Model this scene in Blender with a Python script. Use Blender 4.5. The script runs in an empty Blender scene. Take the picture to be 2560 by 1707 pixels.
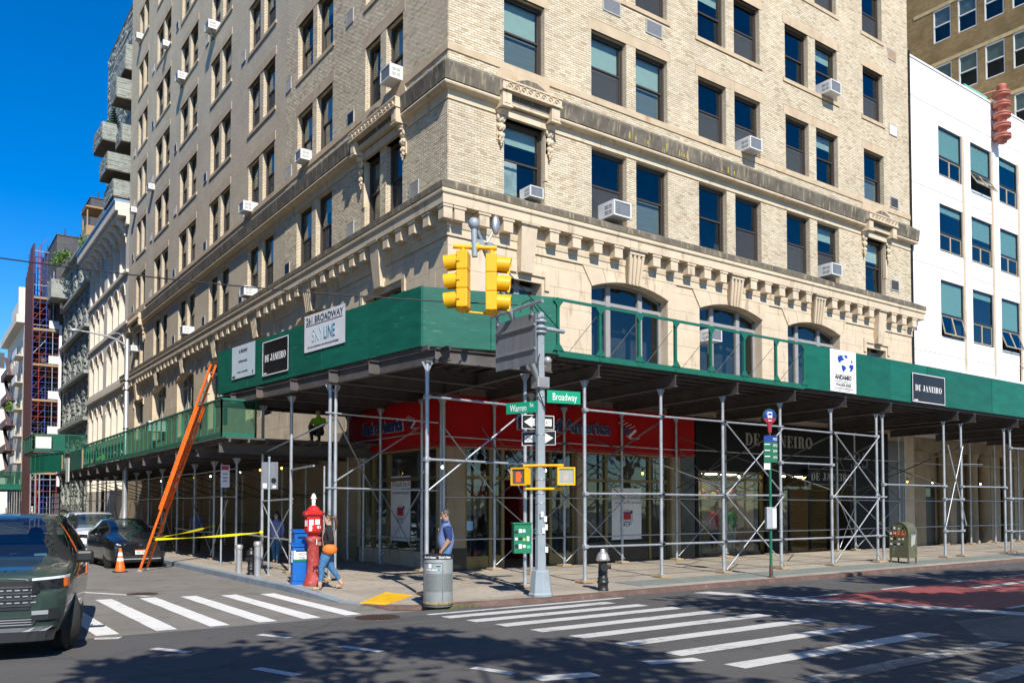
import bpy, bmesh, math, random
from mathutils import Vector, Matrix
rnd = random.Random(7)
R = math.radians
scene = bpy.context.scene
# ------------------------------------------------------------------ camera, sky, sun, exposure
PITCH, YAW = 1.938, 35.71
cam_d = bpy.data.cameras.new('camera')
cam_d.sensor_width = 36.0; cam_d.lens = 2098/2560*36.0
cam_d.shift_y = (1193.41-853.5)/2560
cam_d.clip_start = .1; cam_d.clip_end = 3000
cam = bpy.data.objects.new('camera', cam_d); scene.collection.objects.link(cam)
cam.location = (-12.502, -20.570, 2.0); cam.rotation_euler = (R(90+PITCH), 0, R(-YAW))
scene.camera = cam
SUN = Vector((.30, .975, -.93)).normalized()          # the way the light travels
elev = math.asin(-SUN.z); azim = math.atan2(-SUN.x, -SUN.y)
world = bpy.data.worlds.new('World'); scene.world = world; world.use_nodes = True
wn = world.node_tree; wn.nodes.clear()
sky = wn.nodes.new('ShaderNodeTexSky'); sky.sky_type = 'NISHITA'; sky.sun_disc = False
sky.sun_elevation = elev; sky.sun_rotation = azim; sky.altitude = 300; sky.air_density = 1.0; sky.dust_density = 0.0; sky.ozone_density = 4.0
bg = wn.nodes.new('ShaderNodeBackground'); bg.inputs['Strength'].default_value = .13
hs = wn.nodes.new('ShaderNodeHueSaturation'); hs.inputs['Saturation'].default_value = 1.45; hs.inputs['Hue'].default_value = .508
wo = wn.nodes.new('ShaderNodeOutputWorld')
wn.links.new(sky.outputs[0], hs.inputs['Color']); wn.links.new(hs.outputs[0], bg.inputs['Color']); wn.links.new(bg.outputs[0], wo.inputs['Surface'])
sun_d = bpy.data.lights.new('sun', 'SUN'); sun_d.energy = 5.0; sun_d.angle = R(.53); sun_d.color = (1, .945, .86)
sun = bpy.data.objects.new('sun', sun_d); scene.collection.objects.link(sun)
sun.rotation_euler = SUN.to_track_quat('-Z', 'Y').to_euler()
scene.view_settings.view_transform = 'Standard'; scene.view_settings.look = 'None'
scene.view_settings.exposure = .4; scene.view_settings.gamma = 1.0
# ------------------------------------------------------------------ helpers
COL = scene.collection
def lin(r, g, b):
    return tuple(((c/255/12.92) if c/255 <= .04045 else ((c/255+.055)/1.055)**2.4) for c in (r, g, b))
def tag(o, label=None, cat=None, group=None, kind=None):
    if label: o['label'] = label
    if cat: o['category'] = cat
    if group: o['group'] = group
    if kind: o['kind'] = kind
    return o
def empty(name, loc=(0,0,0), rz=0, parent=None):
    o = bpy.data.objects.new(name, None); COL.objects.link(o); o.empty_display_size = .2
    o.location = loc; o.rotation_euler = (0,0,rz); o.parent = parent
    return o
def thing(name, label, cat, loc=(0,0,0), rz=0, group=None):
    return tag(empty(name, loc, rz), label, cat, group)
def inst(name, mesh, parent=None, loc=(0,0,0), rz=0, sc=None):
    o = bpy.data.objects.new(name, mesh); COL.objects.link(o)
    o.location = loc; o.rotation_euler = (0,0,rz); o.parent = parent
    if sc: o.scale = sc
    return o
def copy_tree(o, parent=None):
    c = o.copy(); COL.objects.link(c); c.parent = parent
    for ch in list(o.children): copy_tree(ch, c)
    return c
class MB:
    def __init__(s): s.v = []; s.f = []; s.m = []; s.sm = []
    def add(s, vs, fs, mi=0, sm=False):
        b = len(s.v); s.v += [tuple(v) for v in vs]
        for f in fs: s.f.append([b+i for i in f]); s.m.append(mi); s.sm.append(sm)
        return s
    def box(s, x0, x1, y0, y1, z0, z1, mi=0):
        if x0 > x1: x0, x1 = x1, x0
        if y0 > y1: y0, y1 = y1, y0
        if z0 > z1: z0, z1 = z1, z0
        return s.add([(x0,y0,z0),(x1,y0,z0),(x1,y1,z0),(x0,y1,z0),(x0,y0,z1),(x1,y0,z1),(x1,y1,z1),(x0,y1,z1)],
            [(0,3,2,1),(4,5,6,7),(0,1,5,4),(1,2,6,5),(2,3,7,6),(3,0,4,7)], mi)
    def cbox(s, c, d, mi=0): return s.box(c[0]-d[0]/2, c[0]+d[0]/2, c[1]-d[1]/2, c[1]+d[1]/2, c[2]-d[2]/2, c[2]+d[2]/2, mi)
    def hexa(s, p, mi=0):
        return s.add(p, [(0,3,2,1),(4,5,6,7),(0,1,5,4),(1,2,6,5),(2,3,7,6),(3,0,4,7)], mi)
    def poly(s, pts, mi=0): return s.add(pts, [tuple(range(len(pts)))], mi)
    def prism(s, pts, vec, mi=0, smooth=False):
        n = len(pts); vec = Vector(vec); a = [Vector(p) for p in pts]; b = [p+vec for p in a]
        s.add(a+b, [tuple(range(n-1,-1,-1)), tuple(range(n,2*n))], mi)
        s.add(a+b, [(i,(i+1)%n,(i+1)%n+n,i+n) for i in range(n)], mi, smooth)
        return s
    def beam(s, p0, p1, w, h, mi=0, up=(0,0,1)):
        p0 = Vector(p0); p1 = Vector(p1); d = (p1-p0).normalized(); u = Vector(up)
        r = d.cross(u)
        if r.length < 1e-4: r = d.cross(Vector((1,0,0)))
        r.normalize(); u = r.cross(d); r = r*w/2; u = u*h/2
        return s.hexa([p0-r-u, p0+r-u, p1+r-u, p1-r-u, p0-r+u, p0+r+u, p1+r+u, p1-r+u], mi)
    def tube(s, p0, p1, r, n=8, r2=None, mi=0, caps=True):
        p0 = Vector(p0); p1 = Vector(p1); d = (p1-p0).normalized()
        a = d.orthogonal().normalized(); b = d.cross(a); r2 = r if r2 is None else r2
        vs = [p0+(a*math.cos(2*math.pi*i/n)+b*math.sin(2*math.pi*i/n))*r for i in range(n)]
        vs += [p1+(a*math.cos(2*math.pi*i/n)+b*math.sin(2*math.pi*i/n))*r2 for i in range(n)]
        s.add(vs, [(i,(i+1)%n,(i+1)%n+n,i+n) for i in range(n)], mi, True)
        if caps: s.add(vs, [tuple(range(n-1,-1,-1)), tuple(range(n,2*n))], mi)
        return s
    def path(s, pts, r, n=6, mi=0, radii=None):
        P = [Vector(p) for p in pts]; rings = []; a = None
        for i, p in enumerate(P):
            d = (P[min(i+1,len(P)-1)]-P[max(i-1,0)]).normalized()
            a = d.orthogonal().normalized() if a is None else (a-d*a.dot(d)).normalized()
            b = d.cross(a); rr = radii[i] if radii else r
            rings.append([p+(a*math.cos(2*math.pi*k/n)+b*math.sin(2*math.pi*k/n))*rr for k in range(n)])
        vs = [v for g in rings for v in g]
        fs = [(j*n+i, j*n+(i+1)%n, (j+1)*n+(i+1)%n, (j+1)*n+i) for j in range(len(P)-1) for i in range(n)]
        s.add(vs, fs, mi, True); s.add(vs, [tuple(range(n-1,-1,-1)), tuple(range((len(P)-1)*n, len(P)*n))], mi)
        return s
    def lathe(s, prof, n=16, c=(0,0,0), mi=0, a0=0.0, smooth=True):
        vs = [(c[0]+r*math.cos(a0+2*math.pi*i/n), c[1]+r*math.sin(a0+2*math.pi*i/n), c[2]+z) for r, z in prof for i in range(n)]
        fs = [(j*n+i, j*n+(i+1)%n, (j+1)*n+(i+1)%n, (j+1)*n+i) for j in range(len(prof)-1) for i in range(n)]
        s.add(vs, fs, mi, smooth); s.add(vs, [tuple(range(n-1,-1,-1)), tuple(range((len(prof)-1)*n, len(prof)*n))], mi)
        return s
    def ball(s, c, r, n=10, mi=0, sc=(1,1,1)):
        m = n//2; c = Vector(c); vs = []
        for j in range(1, m):
            t = math.pi*j/m
            vs += [c+Vector((r*sc[0]*math.sin(t)*math.cos(2*math.pi*i/n), r*sc[1]*math.sin(t)*math.sin(2*math.pi*i/n), r*sc[2]*math.cos(t))) for i in range(n)]
        k = len(vs); vs += [c+Vector((0,0,r*sc[2])), c-Vector((0,0,r*sc[2]))]
        fs = [((j+1)*n+i, (j+1)*n+(i+1)%n, j*n+(i+1)%n, j*n+i) for j in range(m-2) for i in range(n)]
        fs += [(i,(i+1)%n,k) for i in range(n)] + [((m-2)*n+(i+1)%n,(m-2)*n+i,k+1) for i in range(n)]
        return s.add(vs, fs, mi, True)
    def mesh(s, name, mats):
        me = bpy.data.meshes.new(name); me.from_pydata(s.v, [], s.f)
        for m in (mats if isinstance(mats, (list,tuple)) else [mats]): me.materials.append(m)
        me.polygons.foreach_set('material_index', s.m); me.polygons.foreach_set('use_smooth', s.sm)
        me.update(); return me
    def build(s, name, mats, parent=None, loc=(0,0,0), rz=0, bevel=0, **kw):
        o = inst(name, s.mesh(name, mats), parent, loc, rz)
        if bevel:
            b = o.modifiers.new('bevel', 'BEVEL'); b.width = bevel; b.segments = 2; b.limit_method = 'ANGLE'; b.angle_limit = R(40)
        return tag(o, **kw)
# ------------------------------------------------------------------ materials
def new_mat(name):
    m = bpy.data.materials.new(name); m.use_nodes = True
    nt = m.node_tree; return m, nt, nt.nodes['Principled BSDF']
def N(nt, t, **kw):
    n = nt.nodes.new(t)
    for k, v in kw.items():
        if k in n.inputs.keys(): n.inputs[k].default_value = v
        else: setattr(n, k, v)
    return n
def noise_on(nt, scale, vec, detail=4, rough=.6):
    n = N(nt, 'ShaderNodeTexNoise'); n.inputs['Scale'].default_value = scale; n.inputs['Detail'].default_value = detail; n.inputs['Roughness'].default_value = rough
    nt.links.new(vec, n.inputs['Vector']); return n.outputs['Fac']
def ramp(nt, fac, stops):
    r = N(nt, 'ShaderNodeValToRGB'); e = r.color_ramp.elements
    while len(e) < len(stops): e.new(.5)
    for i, (p, c) in enumerate(stops):
        e[i].position = p; e[i].color = (*c, 1) if len(c) == 3 else c
    nt.links.new(fac, r.inputs['Fac']); return r.outputs['Color']
def mix(nt, fac, a, b, mode='MIX'):
    m = N(nt, 'ShaderNodeMix', data_type='RGBA', blend_type=mode)
    for idx, v in ((0, fac), (6, a), (7, b)):
        if hasattr(v, 'is_output'): nt.links.new(v, m.inputs[idx])
        else: m.inputs[idx].default_value = (*v, 1) if isinstance(v, tuple) and len(v) == 3 else v
    return m.outputs[2]
def sc(c, k): return tuple(min(1, max(0, x*k)) for x in c)
def mat(name, col, rough=.6, metal=0.0, var=.12, scale=5, bump=0.0, bscale=60, spec=.5, coat=0.0, stain=None, world_co=False, rand=0.0, stretch=None, emit=None, alpha=None):
    """col: linear base colour. stain=(colour, low, high, scale, (sx,sy,sz)): patches of another colour with their own shape"""
    m, nt, b = new_mat(name)
    tc = N(nt, 'ShaderNodeNewGeometry').outputs['Position'] if world_co else N(nt, 'ShaderNodeTexCoord').outputs['Object']
    vec = tc
    if stretch:
        mp = N(nt, 'ShaderNodeMapping'); mp.inputs['Scale'].default_value = stretch; nt.links.new(tc, mp.inputs['Vector']); vec = mp.outputs[0]
    f = noise_on(nt, scale, vec)
    c = ramp(nt, f, [(.3, sc(col, 1-var)), (.7, sc(col, 1+var))])
    if rand:
        oi = N(nt, 'ShaderNodeObjectInfo'); c = mix(nt, 1.0, c, ramp(nt, oi.outputs['Random'], [(0, (1-rand,)*3), (1, (1+rand,)*3)]), 'MULTIPLY')
    if stain:
        sv = tc
        if len(stain) > 4:
            mp = N(nt, 'ShaderNodeMapping'); mp.inputs['Scale'].default_value = stain[4]; nt.links.new(tc, mp.inputs['Vector']); sv = mp.outputs[0]
        sf = noise_on(nt, stain[3], sv, 6, .65)
        c = mix(nt, ramp(nt, sf, [(stain[1], (0,0,0)), (stain[2], (1,1,1))]), c, stain[0])
    nt.links.new(c, b.inputs['Base Color'])
    b.inputs['Roughness'].default_value = rough; b.inputs['Metallic'].default_value = metal; b.inputs['Specular IOR Level'].default_value = spec
    if coat: b.inputs['Coat Weight'].default_value = coat; b.inputs['Coat Roughness'].default_value = .04
    if bump:
        bp = N(nt, 'ShaderNodeBump'); bp.inputs['Strength'].default_value = bump; bp.inputs['Distance'].default_value = .02
        nt.links.new(noise_on(nt, bscale, tc, 3), bp.inputs['Height']); nt.links.new(bp.outputs[0], b.inputs['Normal'])
    if emit: b.inputs['Emission Color'].default_value = (*emit[0], 1); b.inputs['Emission Strength'].default_value = emit[1]
    return m
def glass_mat(name, tint, refl, col=(.75,.9,1.0)):
    """thin pane: tinted see-through plus a fresnel-like mirror part"""
    m, nt, b = new_mat(name); nt.nodes.remove(b)
    out = nt.nodes['Material Output']
    t = N(nt, 'ShaderNodeBsdfTransparent'); t.inputs[0].default_value = (*tint, 1)
    g = N(nt, 'ShaderNodeBsdfGlossy'); g.inputs['Roughness'].default_value = .015; g.inputs[0].default_value = (*col, 1)
    geo = N(nt, 'ShaderNodeNewGeometry'); bp = N(nt, 'ShaderNodeBump'); bp.inputs['Strength'].default_value = .16; bp.inputs['Distance'].default_value = .05
    nt.links.new(noise_on(nt, 1.1, geo.outputs['Position'], 2), bp.inputs['Height']); nt.links.new(bp.outputs[0], g.inputs['Normal'])
    fr = N(nt, 'ShaderNodeLayerWeight'); fr.inputs['Blend'].default_value = .5
    pw = N(nt, 'ShaderNodeMath', operation='POWER'); pw.inputs[1].default_value = 4.0; nt.links.new(fr.outputs['Facing'], pw.inputs[0])
    mr = N(nt, 'ShaderNodeMapRange'); mr.inputs['To Min'].default_value = refl; mr.inputs['To Max'].default_value = .9
    nt.links.new(pw.outputs[0], mr.inputs['Value'])
    mx = N(nt, 'ShaderNodeMixShader'); nt.links.new(mr.outputs[0], mx.inputs[0]); nt.links.new(t.outputs[0], mx.inputs[1]); nt.links.new(g.outputs[0], mx.inputs[2])
    nt.links.new(mx.outputs[0], out.inputs['Surface']); return m
def brick_mat(name, c1, c2, mortar, bw=.225, bh=.0735, ms=.009, dirt=.25):
    m, nt, b = new_mat(name); geo = N(nt, 'ShaderNodeNewGeometry')
    sp = N(nt, 'ShaderNodeSeparateXYZ'); nt.links.new(geo.outputs['Position'], sp.inputs[0])
    ad = N(nt, 'ShaderNodeMath', operation='ADD'); nt.links.new(sp.outputs[0], ad.inputs[0]); nt.links.new(sp.outputs[1], ad.inputs[1])
    cb = N(nt, 'ShaderNodeCombineXYZ'); nt.links.new(ad.outputs[0], cb.inputs[0]); nt.links.new(sp.outputs[2], cb.inputs[1])
    t = N(nt, 'ShaderNodeTexBrick'); t.offset = .5; t.squash = 1
    t.inputs['Scale'].default_value = 1; t.inputs['Brick Width'].default_value = bw; t.inputs['Row Height'].default_value = bh; t.inputs['Mortar Size'].default_value = ms; t.inputs['Mortar Smooth'].default_value = .1
    t.inputs['Color1'].default_value = (*c1,1); t.inputs['Color2'].default_value = (*c2,1); t.inputs['Mortar'].default_value = (*mortar,1)
    nt.links.new(cb.outputs[0], t.inputs['Vector'])
    big = ramp(nt, noise_on(nt, .55, geo.outputs['Position'], 5), [(.3, (1-dirt,)*3), (.65, (1.05,)*3)])
    c = mix(nt, 1.0, t.outputs['Color'], big, 'MULTIPLY'); nt.links.new(c, b.inputs['Base Color'])
    b.inputs['Roughness'].default_value = .85; b.inputs['Specular IOR Level'].default_value = .2
    bp = N(nt, 'ShaderNodeBump'); bp.inputs['Strength'].default_value = .6; bp.inputs['Distance'].default_value = .01; bp.invert = True
    nt.links.new(t.outputs['Fac'], bp.inputs['Height']); nt.links.new(bp.outputs[0], b.inputs['Normal'])
    return m
def brick_geo_mat(name, cols, dirt=.2):
    m, nt, b = new_mat(name); geo = N(nt, 'ShaderNodeNewGeometry')
    at = N(nt, 'ShaderNodeAttribute'); at.attribute_name = 'tone'; oi = N(nt, 'ShaderNodeObjectInfo')
    ad = N(nt, 'ShaderNodeMath', operation='ADD'); nt.links.new(at.outputs['Fac'], ad.inputs[0]); nt.links.new(oi.outputs['Random'], ad.inputs[1])
    fr = N(nt, 'ShaderNodeMath', operation='FRACT'); nt.links.new(ad.outputs[0], fr.inputs[0])
    c = ramp(nt, fr.outputs[0], cols)
    big = ramp(nt, noise_on(nt, .55, geo.outputs['Position'], 5), [(.3, (1-dirt,)*3), (.65, (1.05,)*3)])
    c = mix(nt, 1.0, c, big, 'MULTIPLY')
    c = mix(nt, ramp(nt, noise_on(nt, 30, geo.outputs['Position'], 3), [(.35, (.25,)*3), (.7, (0,0,0))]), c, sc(cols[0][1], .6))
    nt.links.new(c, b.inputs['Base Color']); b.inputs['Roughness'].default_value = .85; b.inputs['Specular IOR Level'].default_value = .2
    bp = N(nt, 'ShaderNodeBump'); bp.inputs['Strength'].default_value = .25; bp.inputs['Distance'].default_value = .01
    nt.links.new(noise_on(nt, 60, geo.outputs['Position'], 2), bp.inputs['Height']); nt.links.new(bp.outputs[0], b.inputs['Normal'])
    return m
soot = (.075,.067,.055)
MT = dict(
 brickgeo = brick_geo_mat('cream_brick', [(0,(.48,.38,.25)),(.12,(.62,.52,.36)),(.6,(.69,.595,.435)),(1,(.75,.66,.50))], .15),
 brick = brick_mat('cream_brick_far', (.60,.50,.345), (.70,.60,.44), (.27,.22,.16), dirt=.10),
 mortar = mat('mortar', (.27,.21,.14), .95, world_co=True, scale=9),
 stone = mat('limestone', (.62,.505,.355), .8, var=.1, scale=1.3, bump=.15, bscale=40, spec=.25, world_co=True, stain=((.33,.245,.15), .56, .72, 2.2, (1.5,1.5,.35))),
 stone_base = mat('grimy_shaded_base_stone', (.36,.285,.19), .85, var=.14, scale=1.2, bump=.15, bscale=40, spec=.2, world_co=True, stain=((.20,.155,.10), .55, .75, 1.6, (1.5,1.5,.4))),  # darker limestone copy: shade under the shed and grime both put into the colour
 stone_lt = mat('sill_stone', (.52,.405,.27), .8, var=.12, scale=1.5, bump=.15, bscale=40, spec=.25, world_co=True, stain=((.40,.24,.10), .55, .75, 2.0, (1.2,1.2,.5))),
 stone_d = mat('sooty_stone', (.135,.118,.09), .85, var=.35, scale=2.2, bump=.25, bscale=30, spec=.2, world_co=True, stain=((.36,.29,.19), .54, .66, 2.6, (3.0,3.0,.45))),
 frame = mat('bronze_frame', (.055,.042,.034), .45, var=.1, spec=.5),
 frame_lt = mat('grey_frame', (.30,.29,.27), .5, var=.08),
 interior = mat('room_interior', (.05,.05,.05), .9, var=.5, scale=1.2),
 blind = mat('roller_blind', (.56,.64,.58), .8, var=.04),
 blind_w = mat('white_blind', (.72,.74,.70), .8, var=.05),
 venetian = mat('grey_slatted_blind', (.22,.23,.23), .7, var=.3, scale=3, stretch=(.2,.2,40)),
 pane = glass_mat('window_glass', (.80,.86,.85), .062, (.70,.74,.75)),
 pane_dk = glass_mat('shop_glass', (.80,.84,.83), .05),
 ac = mat('ac_white', (.70,.71,.70), .45, var=.06),
 ac_grille = mat('ac_grille', (.16,.17,.18), .6, var=.3, scale=25),
 dark = mat('near_black', (.012,.012,.012), .5, var=.2),
 blackpaint = mat('black_fascia', (.006,.006,.0065), .6, var=.2, spec=.25),
 red = mat('red_sign_panel', (.42,.004,.004), .65, var=.06, scale=2, spec=.2),
 navy = mat('navy_letter', (.012,.028,.14), .4, var=.05),
 white = mat('white_paint', (.80,.80,.78), .55, var=.05),
 bronze = mat('bronze_anodised', (.22,.165,.075), .38, .55, var=.1),
 granite = mat('black_granite', (.014,.014,.014), .25, var=.4, scale=60),
 green = mat('shed_green_plywood', (.006,.118,.078), .5, var=.18, scale=1.1, bump=.12, bscale=18, world_co=True, spec=.4, rand=.16, stretch=(1.2,1.2,5), stain=((.06,.24,.18), .60, .74, 2.2, (1.2,1.2,9))),
 green_l = mat('shed_green_steel', (.012,.13,.085), .45, var=.1),
 steel = mat('galvanised_steel', (.47,.50,.53), .42, .55, var=.18, scale=4, world_co=True, stain=((.30,.18,.10), .68, .8, 3.0)),
 beam = mat('dull_steel_beam', (.115,.105,.10), .6, .3, var=.25, scale=2, world_co=True, stain=((.16,.075,.04), .6, .75, 1.2)),
 deck = mat('corrugated_deck', (.075,.07,.066), .7, var=.25, scale=3),
 wood = mat('raw_lumber', (.36,.24,.13), .8, var=.25, scale=3, stretch=(1,1,9)),
 vent = mat('vent_grey', (.38,.37,.35), .5, var=.1),
 asphalt = None, )
# thin letters
def text_mesh(name, body, size, mats, extrude=.01, align='LEFT', bold=0.0, spacing=1.0, xs=1.0):
    cu = bpy.data.curves.new(name, 'FONT'); cu.body = body; cu.size = size; cu.extrude = extrude; cu.align_x = align; cu.offset = bold; cu.space_character = spacing; cu.resolution_u = 3
    o = bpy.data.objects.new(name, cu); COL.objects.link(o); bpy.context.view_layer.update()
    me = bpy.data.meshes.new_from_object(o.evaluated_get(bpy.context.evaluated_depsgraph_get())); me.name = name
    bpy.data.objects.remove(o); bpy.data.curves.remove(cu)
    for v in me.vertices: v.co = (v.co.x*xs, -v.co.z, v.co.y)      # letters stand up: local x right, z up, front at -y
    me.materials.clear(); me.materials.append(mats); return me
# high-contrast serif capitals for the shop name, made from polygons; unit height 1
def serif_letters(body, h, thick):
    mb = MB(); x = 0.0; S = .20; T = .05
    def rect(x0, x1, z0, z1): mb.box(x+x0*h, x+x1*h, -thick, 0, z0*h, z1*h)
    def para(a, b, c, d): mb.prism([(x+p[0]*h, -thick, p[1]*h) for p in (a, b, c, d)], (0, thick, 0))
    def arc(cx, cz, rx, rz, wx, a0, a1, n=10):
        for i in range(n):
            t0 = R(a0+(a1-a0)*i/n); t1 = R(a0+(a1-a0)*(i+1)/n); q = []
            for t, k in ((t0,1),(t1,1),(t1,0),(t0,0)):
                ir = (rx-wx if k == 0 else rx); iz = (rz-T*1.3 if k == 0 else rz)
                q.append((x+(cx+ir*math.cos(t))*h, -thick, (cz+iz*math.sin(t))*h))
            mb.prism(q, (0, thick, 0))
    for ch in body:
        if ch == ' ': x += .42*h; continue
        if ch == 'D': rect(0,.36,0,T); rect(0,.36,1-T,1); rect(.08,.08+S,T,1-T); arc(.36,.5,.36,.5,S,-90,90); w = .78
        elif ch == 'E': rect(0,.60,0,T); rect(0,.60,1-T,1); rect(.08,.08+S,T,1-T); rect(.28,.46,.47,.53); rect(.42,.47,.38,.62); rect(.55,.61,0,.27); rect(.55,.61,.73,1); w = .68
        elif ch == 'J': rect(.12,.60,1-T,1); rect(.30,.30+S,.2,1-T); arc(.24,.24,.26,.24,S,-90,0,6); arc(.24,.24,.22,.24,.10,180,270,6); mb.ball((x+.09*h,-thick/2,.22*h), .085*h, 8); w = .64
        elif ch == 'A': para((.06,T),(.10,T),(.36,1),(.32,1)); para((.50,T),(.72,T),(.44,1),(.26,1)); rect(.16,.55,.30,.35); rect(0,.20,0,T); rect(.42,.80,0,T); w = .82
        elif ch == 'N': rect(0,.2,0,T); rect(.09,.13,0,1); rect(.58,.62,0,1); rect(.5,.72,1-T,1); para((.50,0),(.62,0),(.26,1),(.02,1)); w = .76
        elif ch == 'I': rect(0,.36,0,T); rect(0,.36,1-T,1); rect(.08,.08+S,T,1-T); w = .42
        elif ch == 'R': rect(0,.36,0,T); rect(0,.4,1-T,1); rect(.08,.08+S,T,1-T); arc(.38,.74,.27,.26,S*.9,-90,90,8); para((.40,.5),(.56,.5),(.70,0),(.48,0)); rect(.46,.78,0,T); w = .80
        elif ch == 'O': arc(.38,.5,.38,.5,S,-88,88,12); arc(.38,.5,.38,.5,S,92,268,12); w = .82
        else: w = .4
        x += (w+.06)*h
    return mb, x
# ------------------------------------------------------------------ ground, roads, kerbs, pavement
def asphalt_mat(name, col, speck, bump=.5, patch=None):
    m, nt, b = new_mat(name); geo = N(nt, 'ShaderNodeNewGeometry').outputs['Position']
    c = ramp(nt, noise_on(nt, .5, geo, 6, .7), [(.3, sc(col, .82)), (.7, sc(col, 1.18))])
    c = mix(nt, ramp(nt, noise_on(nt, 70, geo, 2, .7), [(.52, (0,0,0)), (.68, (1,1,1))]), c, speck)
    mp = N(nt, 'ShaderNodeMapping'); mp.inputs['Scale'].default_value = (.12,1.6,1); nt.links.new(geo, mp.inputs['Vector'])
    c = mix(nt, ramp(nt, noise_on(nt, .9, mp.outputs[0], 5, .6), [(.54,(0,0,0)),(.70,(.6,)*3)]), c, sc(col, .62))
    c = mix(nt, ramp(nt, noise_on(nt, 1.9, geo, 3, .5), [(.63,(0,0,0)),(.70,(.5,)*3)]), c, sc(col, .5))
    v = N(nt, 'ShaderNodeTexVoronoi', feature='DISTANCE_TO_EDGE'); v.inputs['Scale'].default_value = .21
    nz = N(nt, 'ShaderNodeTexNoise'); nz.inputs['Scale'].default_value = 1.1; nt.links.new(geo, nz.inputs['Vector'])
    wv = N(nt, 'ShaderNodeMix', data_type='VECTOR'); wv.inputs[0].default_value = .35; nt.links.new(geo, wv.inputs[4]); nt.links.new(nz.outputs['Color'], wv.inputs[5]); nt.links.new(wv.outputs[1], v.inputs['Vector'])
    c = mix(nt, ramp(nt, v.outputs['Distance'], [(.002,(.5,)*3),(.006,(0,0,0))]), c, sc(col, .6))
    nt.links.new(c, b.inputs['Base Color']); b.inputs['Roughness'].default_value = .85; b.inputs['Specular IOR Level'].default_value = .3
    bp = N(nt, 'ShaderNodeBump'); bp.inputs['Strength'].default_value = bump; bp.inputs['Distance'].default_value = .012
    nt.links.new(noise_on(nt, 90, geo, 3), bp.inputs['Height']); nt.links.new(bp.outputs[0], b.inputs['Normal'])
    return m
def paint_mat(name, col, under, worn=(.60,.70), scale=9):
    m, nt, b = new_mat(name); geo = N(nt, 'ShaderNodeNewGeometry').outputs['Position']
    c = ramp(nt, noise_on(nt, 2.5, geo, 4), [(.3, sc(col, .88)), (.7, col)])
    wf = N(nt, 'ShaderNodeMath', operation='MULTIPLY_ADD'); wf.inputs[1].default_value = .45; nt.links.new(noise_on(nt, 1.1, geo, 4, .6), wf.inputs[0])
    wa = N(nt, 'ShaderNodeMath', operation='MULTIPLY_ADD'); wa.inputs[1].default_value = .62; nt.links.new(noise_on(nt, scale, geo, 8, .85), wa.inputs[0]); wf.inputs[2].default_value = -.035; nt.links.new(wf.outputs[0], wa.inputs[2])
    c = mix(nt, ramp(nt, wa.outputs[0], [(worn[0]-.02, (0,0,0)), (worn[1]-.04, (1,1,1))]), c, under)
    nt.links.new(c, b.inputs['Base Color']); b.inputs['Roughness'].default_value = .7
    bp = N(nt, 'ShaderNodeBump'); bp.inputs['Strength'].default_value = .3; bp.inputs['Distance'].default_value = .01
    nt.links.new(noise_on(nt, 90, geo, 2), bp.inputs['Height']); nt.links.new(bp.outputs[0], b.inputs['Normal'])
    return m
MT['asphalt'] = asphalt_mat('asphalt_dark', (.082,.079,.076), (.18,.17,.16))
MT['asphalt_old'] = asphalt_mat('asphalt_worn', (.175,.163,.143), (.35,.33,.29))
MT['asphalt_patch'] = asphalt_mat('asphalt_bleached', (.17,.155,.125), (.30,.28,.24))
MT['paint'] = paint_mat('road_paint', (.74,.73,.69), (.16,.15,.135), (.57,.70))
MT['paint2'] = paint_mat('road_paint_soft', (.56,.55,.52), (.09,.088,.085), (.55,.70))
MT['paint_worn'] = paint_mat('road_paint_worn', (.50,.50,.46), (.15,.14,.12), (.44,.58), 6)
MT['redlane'] = paint_mat('red_bus_lane_paint', (.27,.065,.06), (.11,.06,.055), (.58,.75), 12)
MT['concrete'] = mat('pavement_concrete', (.34,.30,.245), .9, var=.13, scale=1.6, bump=.25, bscale=70, spec=.2, world_co=True, rand=.10, stain=((.16,.145,.12), .60, .70, 5.0))
MT['joint'] = mat('pavement_joint', (.10,.09,.075), .95, var=.2)
MT['kerb_blue'] = mat('kerb_steel_grey', (.27,.325,.37), .6, .2, var=.2, scale=2, bump=.2, bscale=20, world_co=True, stain=((.20,.15,.11), .6, .72, 2.0))
MT['kerb_brown'] = mat('kerb_rusty_steel', (.17,.105,.085), .7, .2, var=.3, scale=3, bump=.3, bscale=25, world_co=True, stain=((.32,.25,.20), .62, .75, 3.0))
MB().poly([(-1500,-1500,-.06),(1500,-1500,-.06),(1500,1500,-.06),(-1500,1500,-.06)]).build('ground', MT['asphalt_old'], kind='structure', label='wide ground under the streets')
def grid_sheet(x0, x1, y0, y1, z, n=1):
    return MB().poly([(x0,y0,z),(x1,y0,z),(x1,y1,z),(x0,y1,z)])
broadway = grid_sheet(-120, 160, -21.5, -6.45, 0).build('broadway_road', MT['asphalt'], kind='structure', label='dark asphalt avenue in the foreground')
warren = grid_sheet(-16, -5.0, -6.45, 260, 0).build('side_street_road', MT['asphalt_old'], kind='structure', label='worn grey side street running back at the left')
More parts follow.
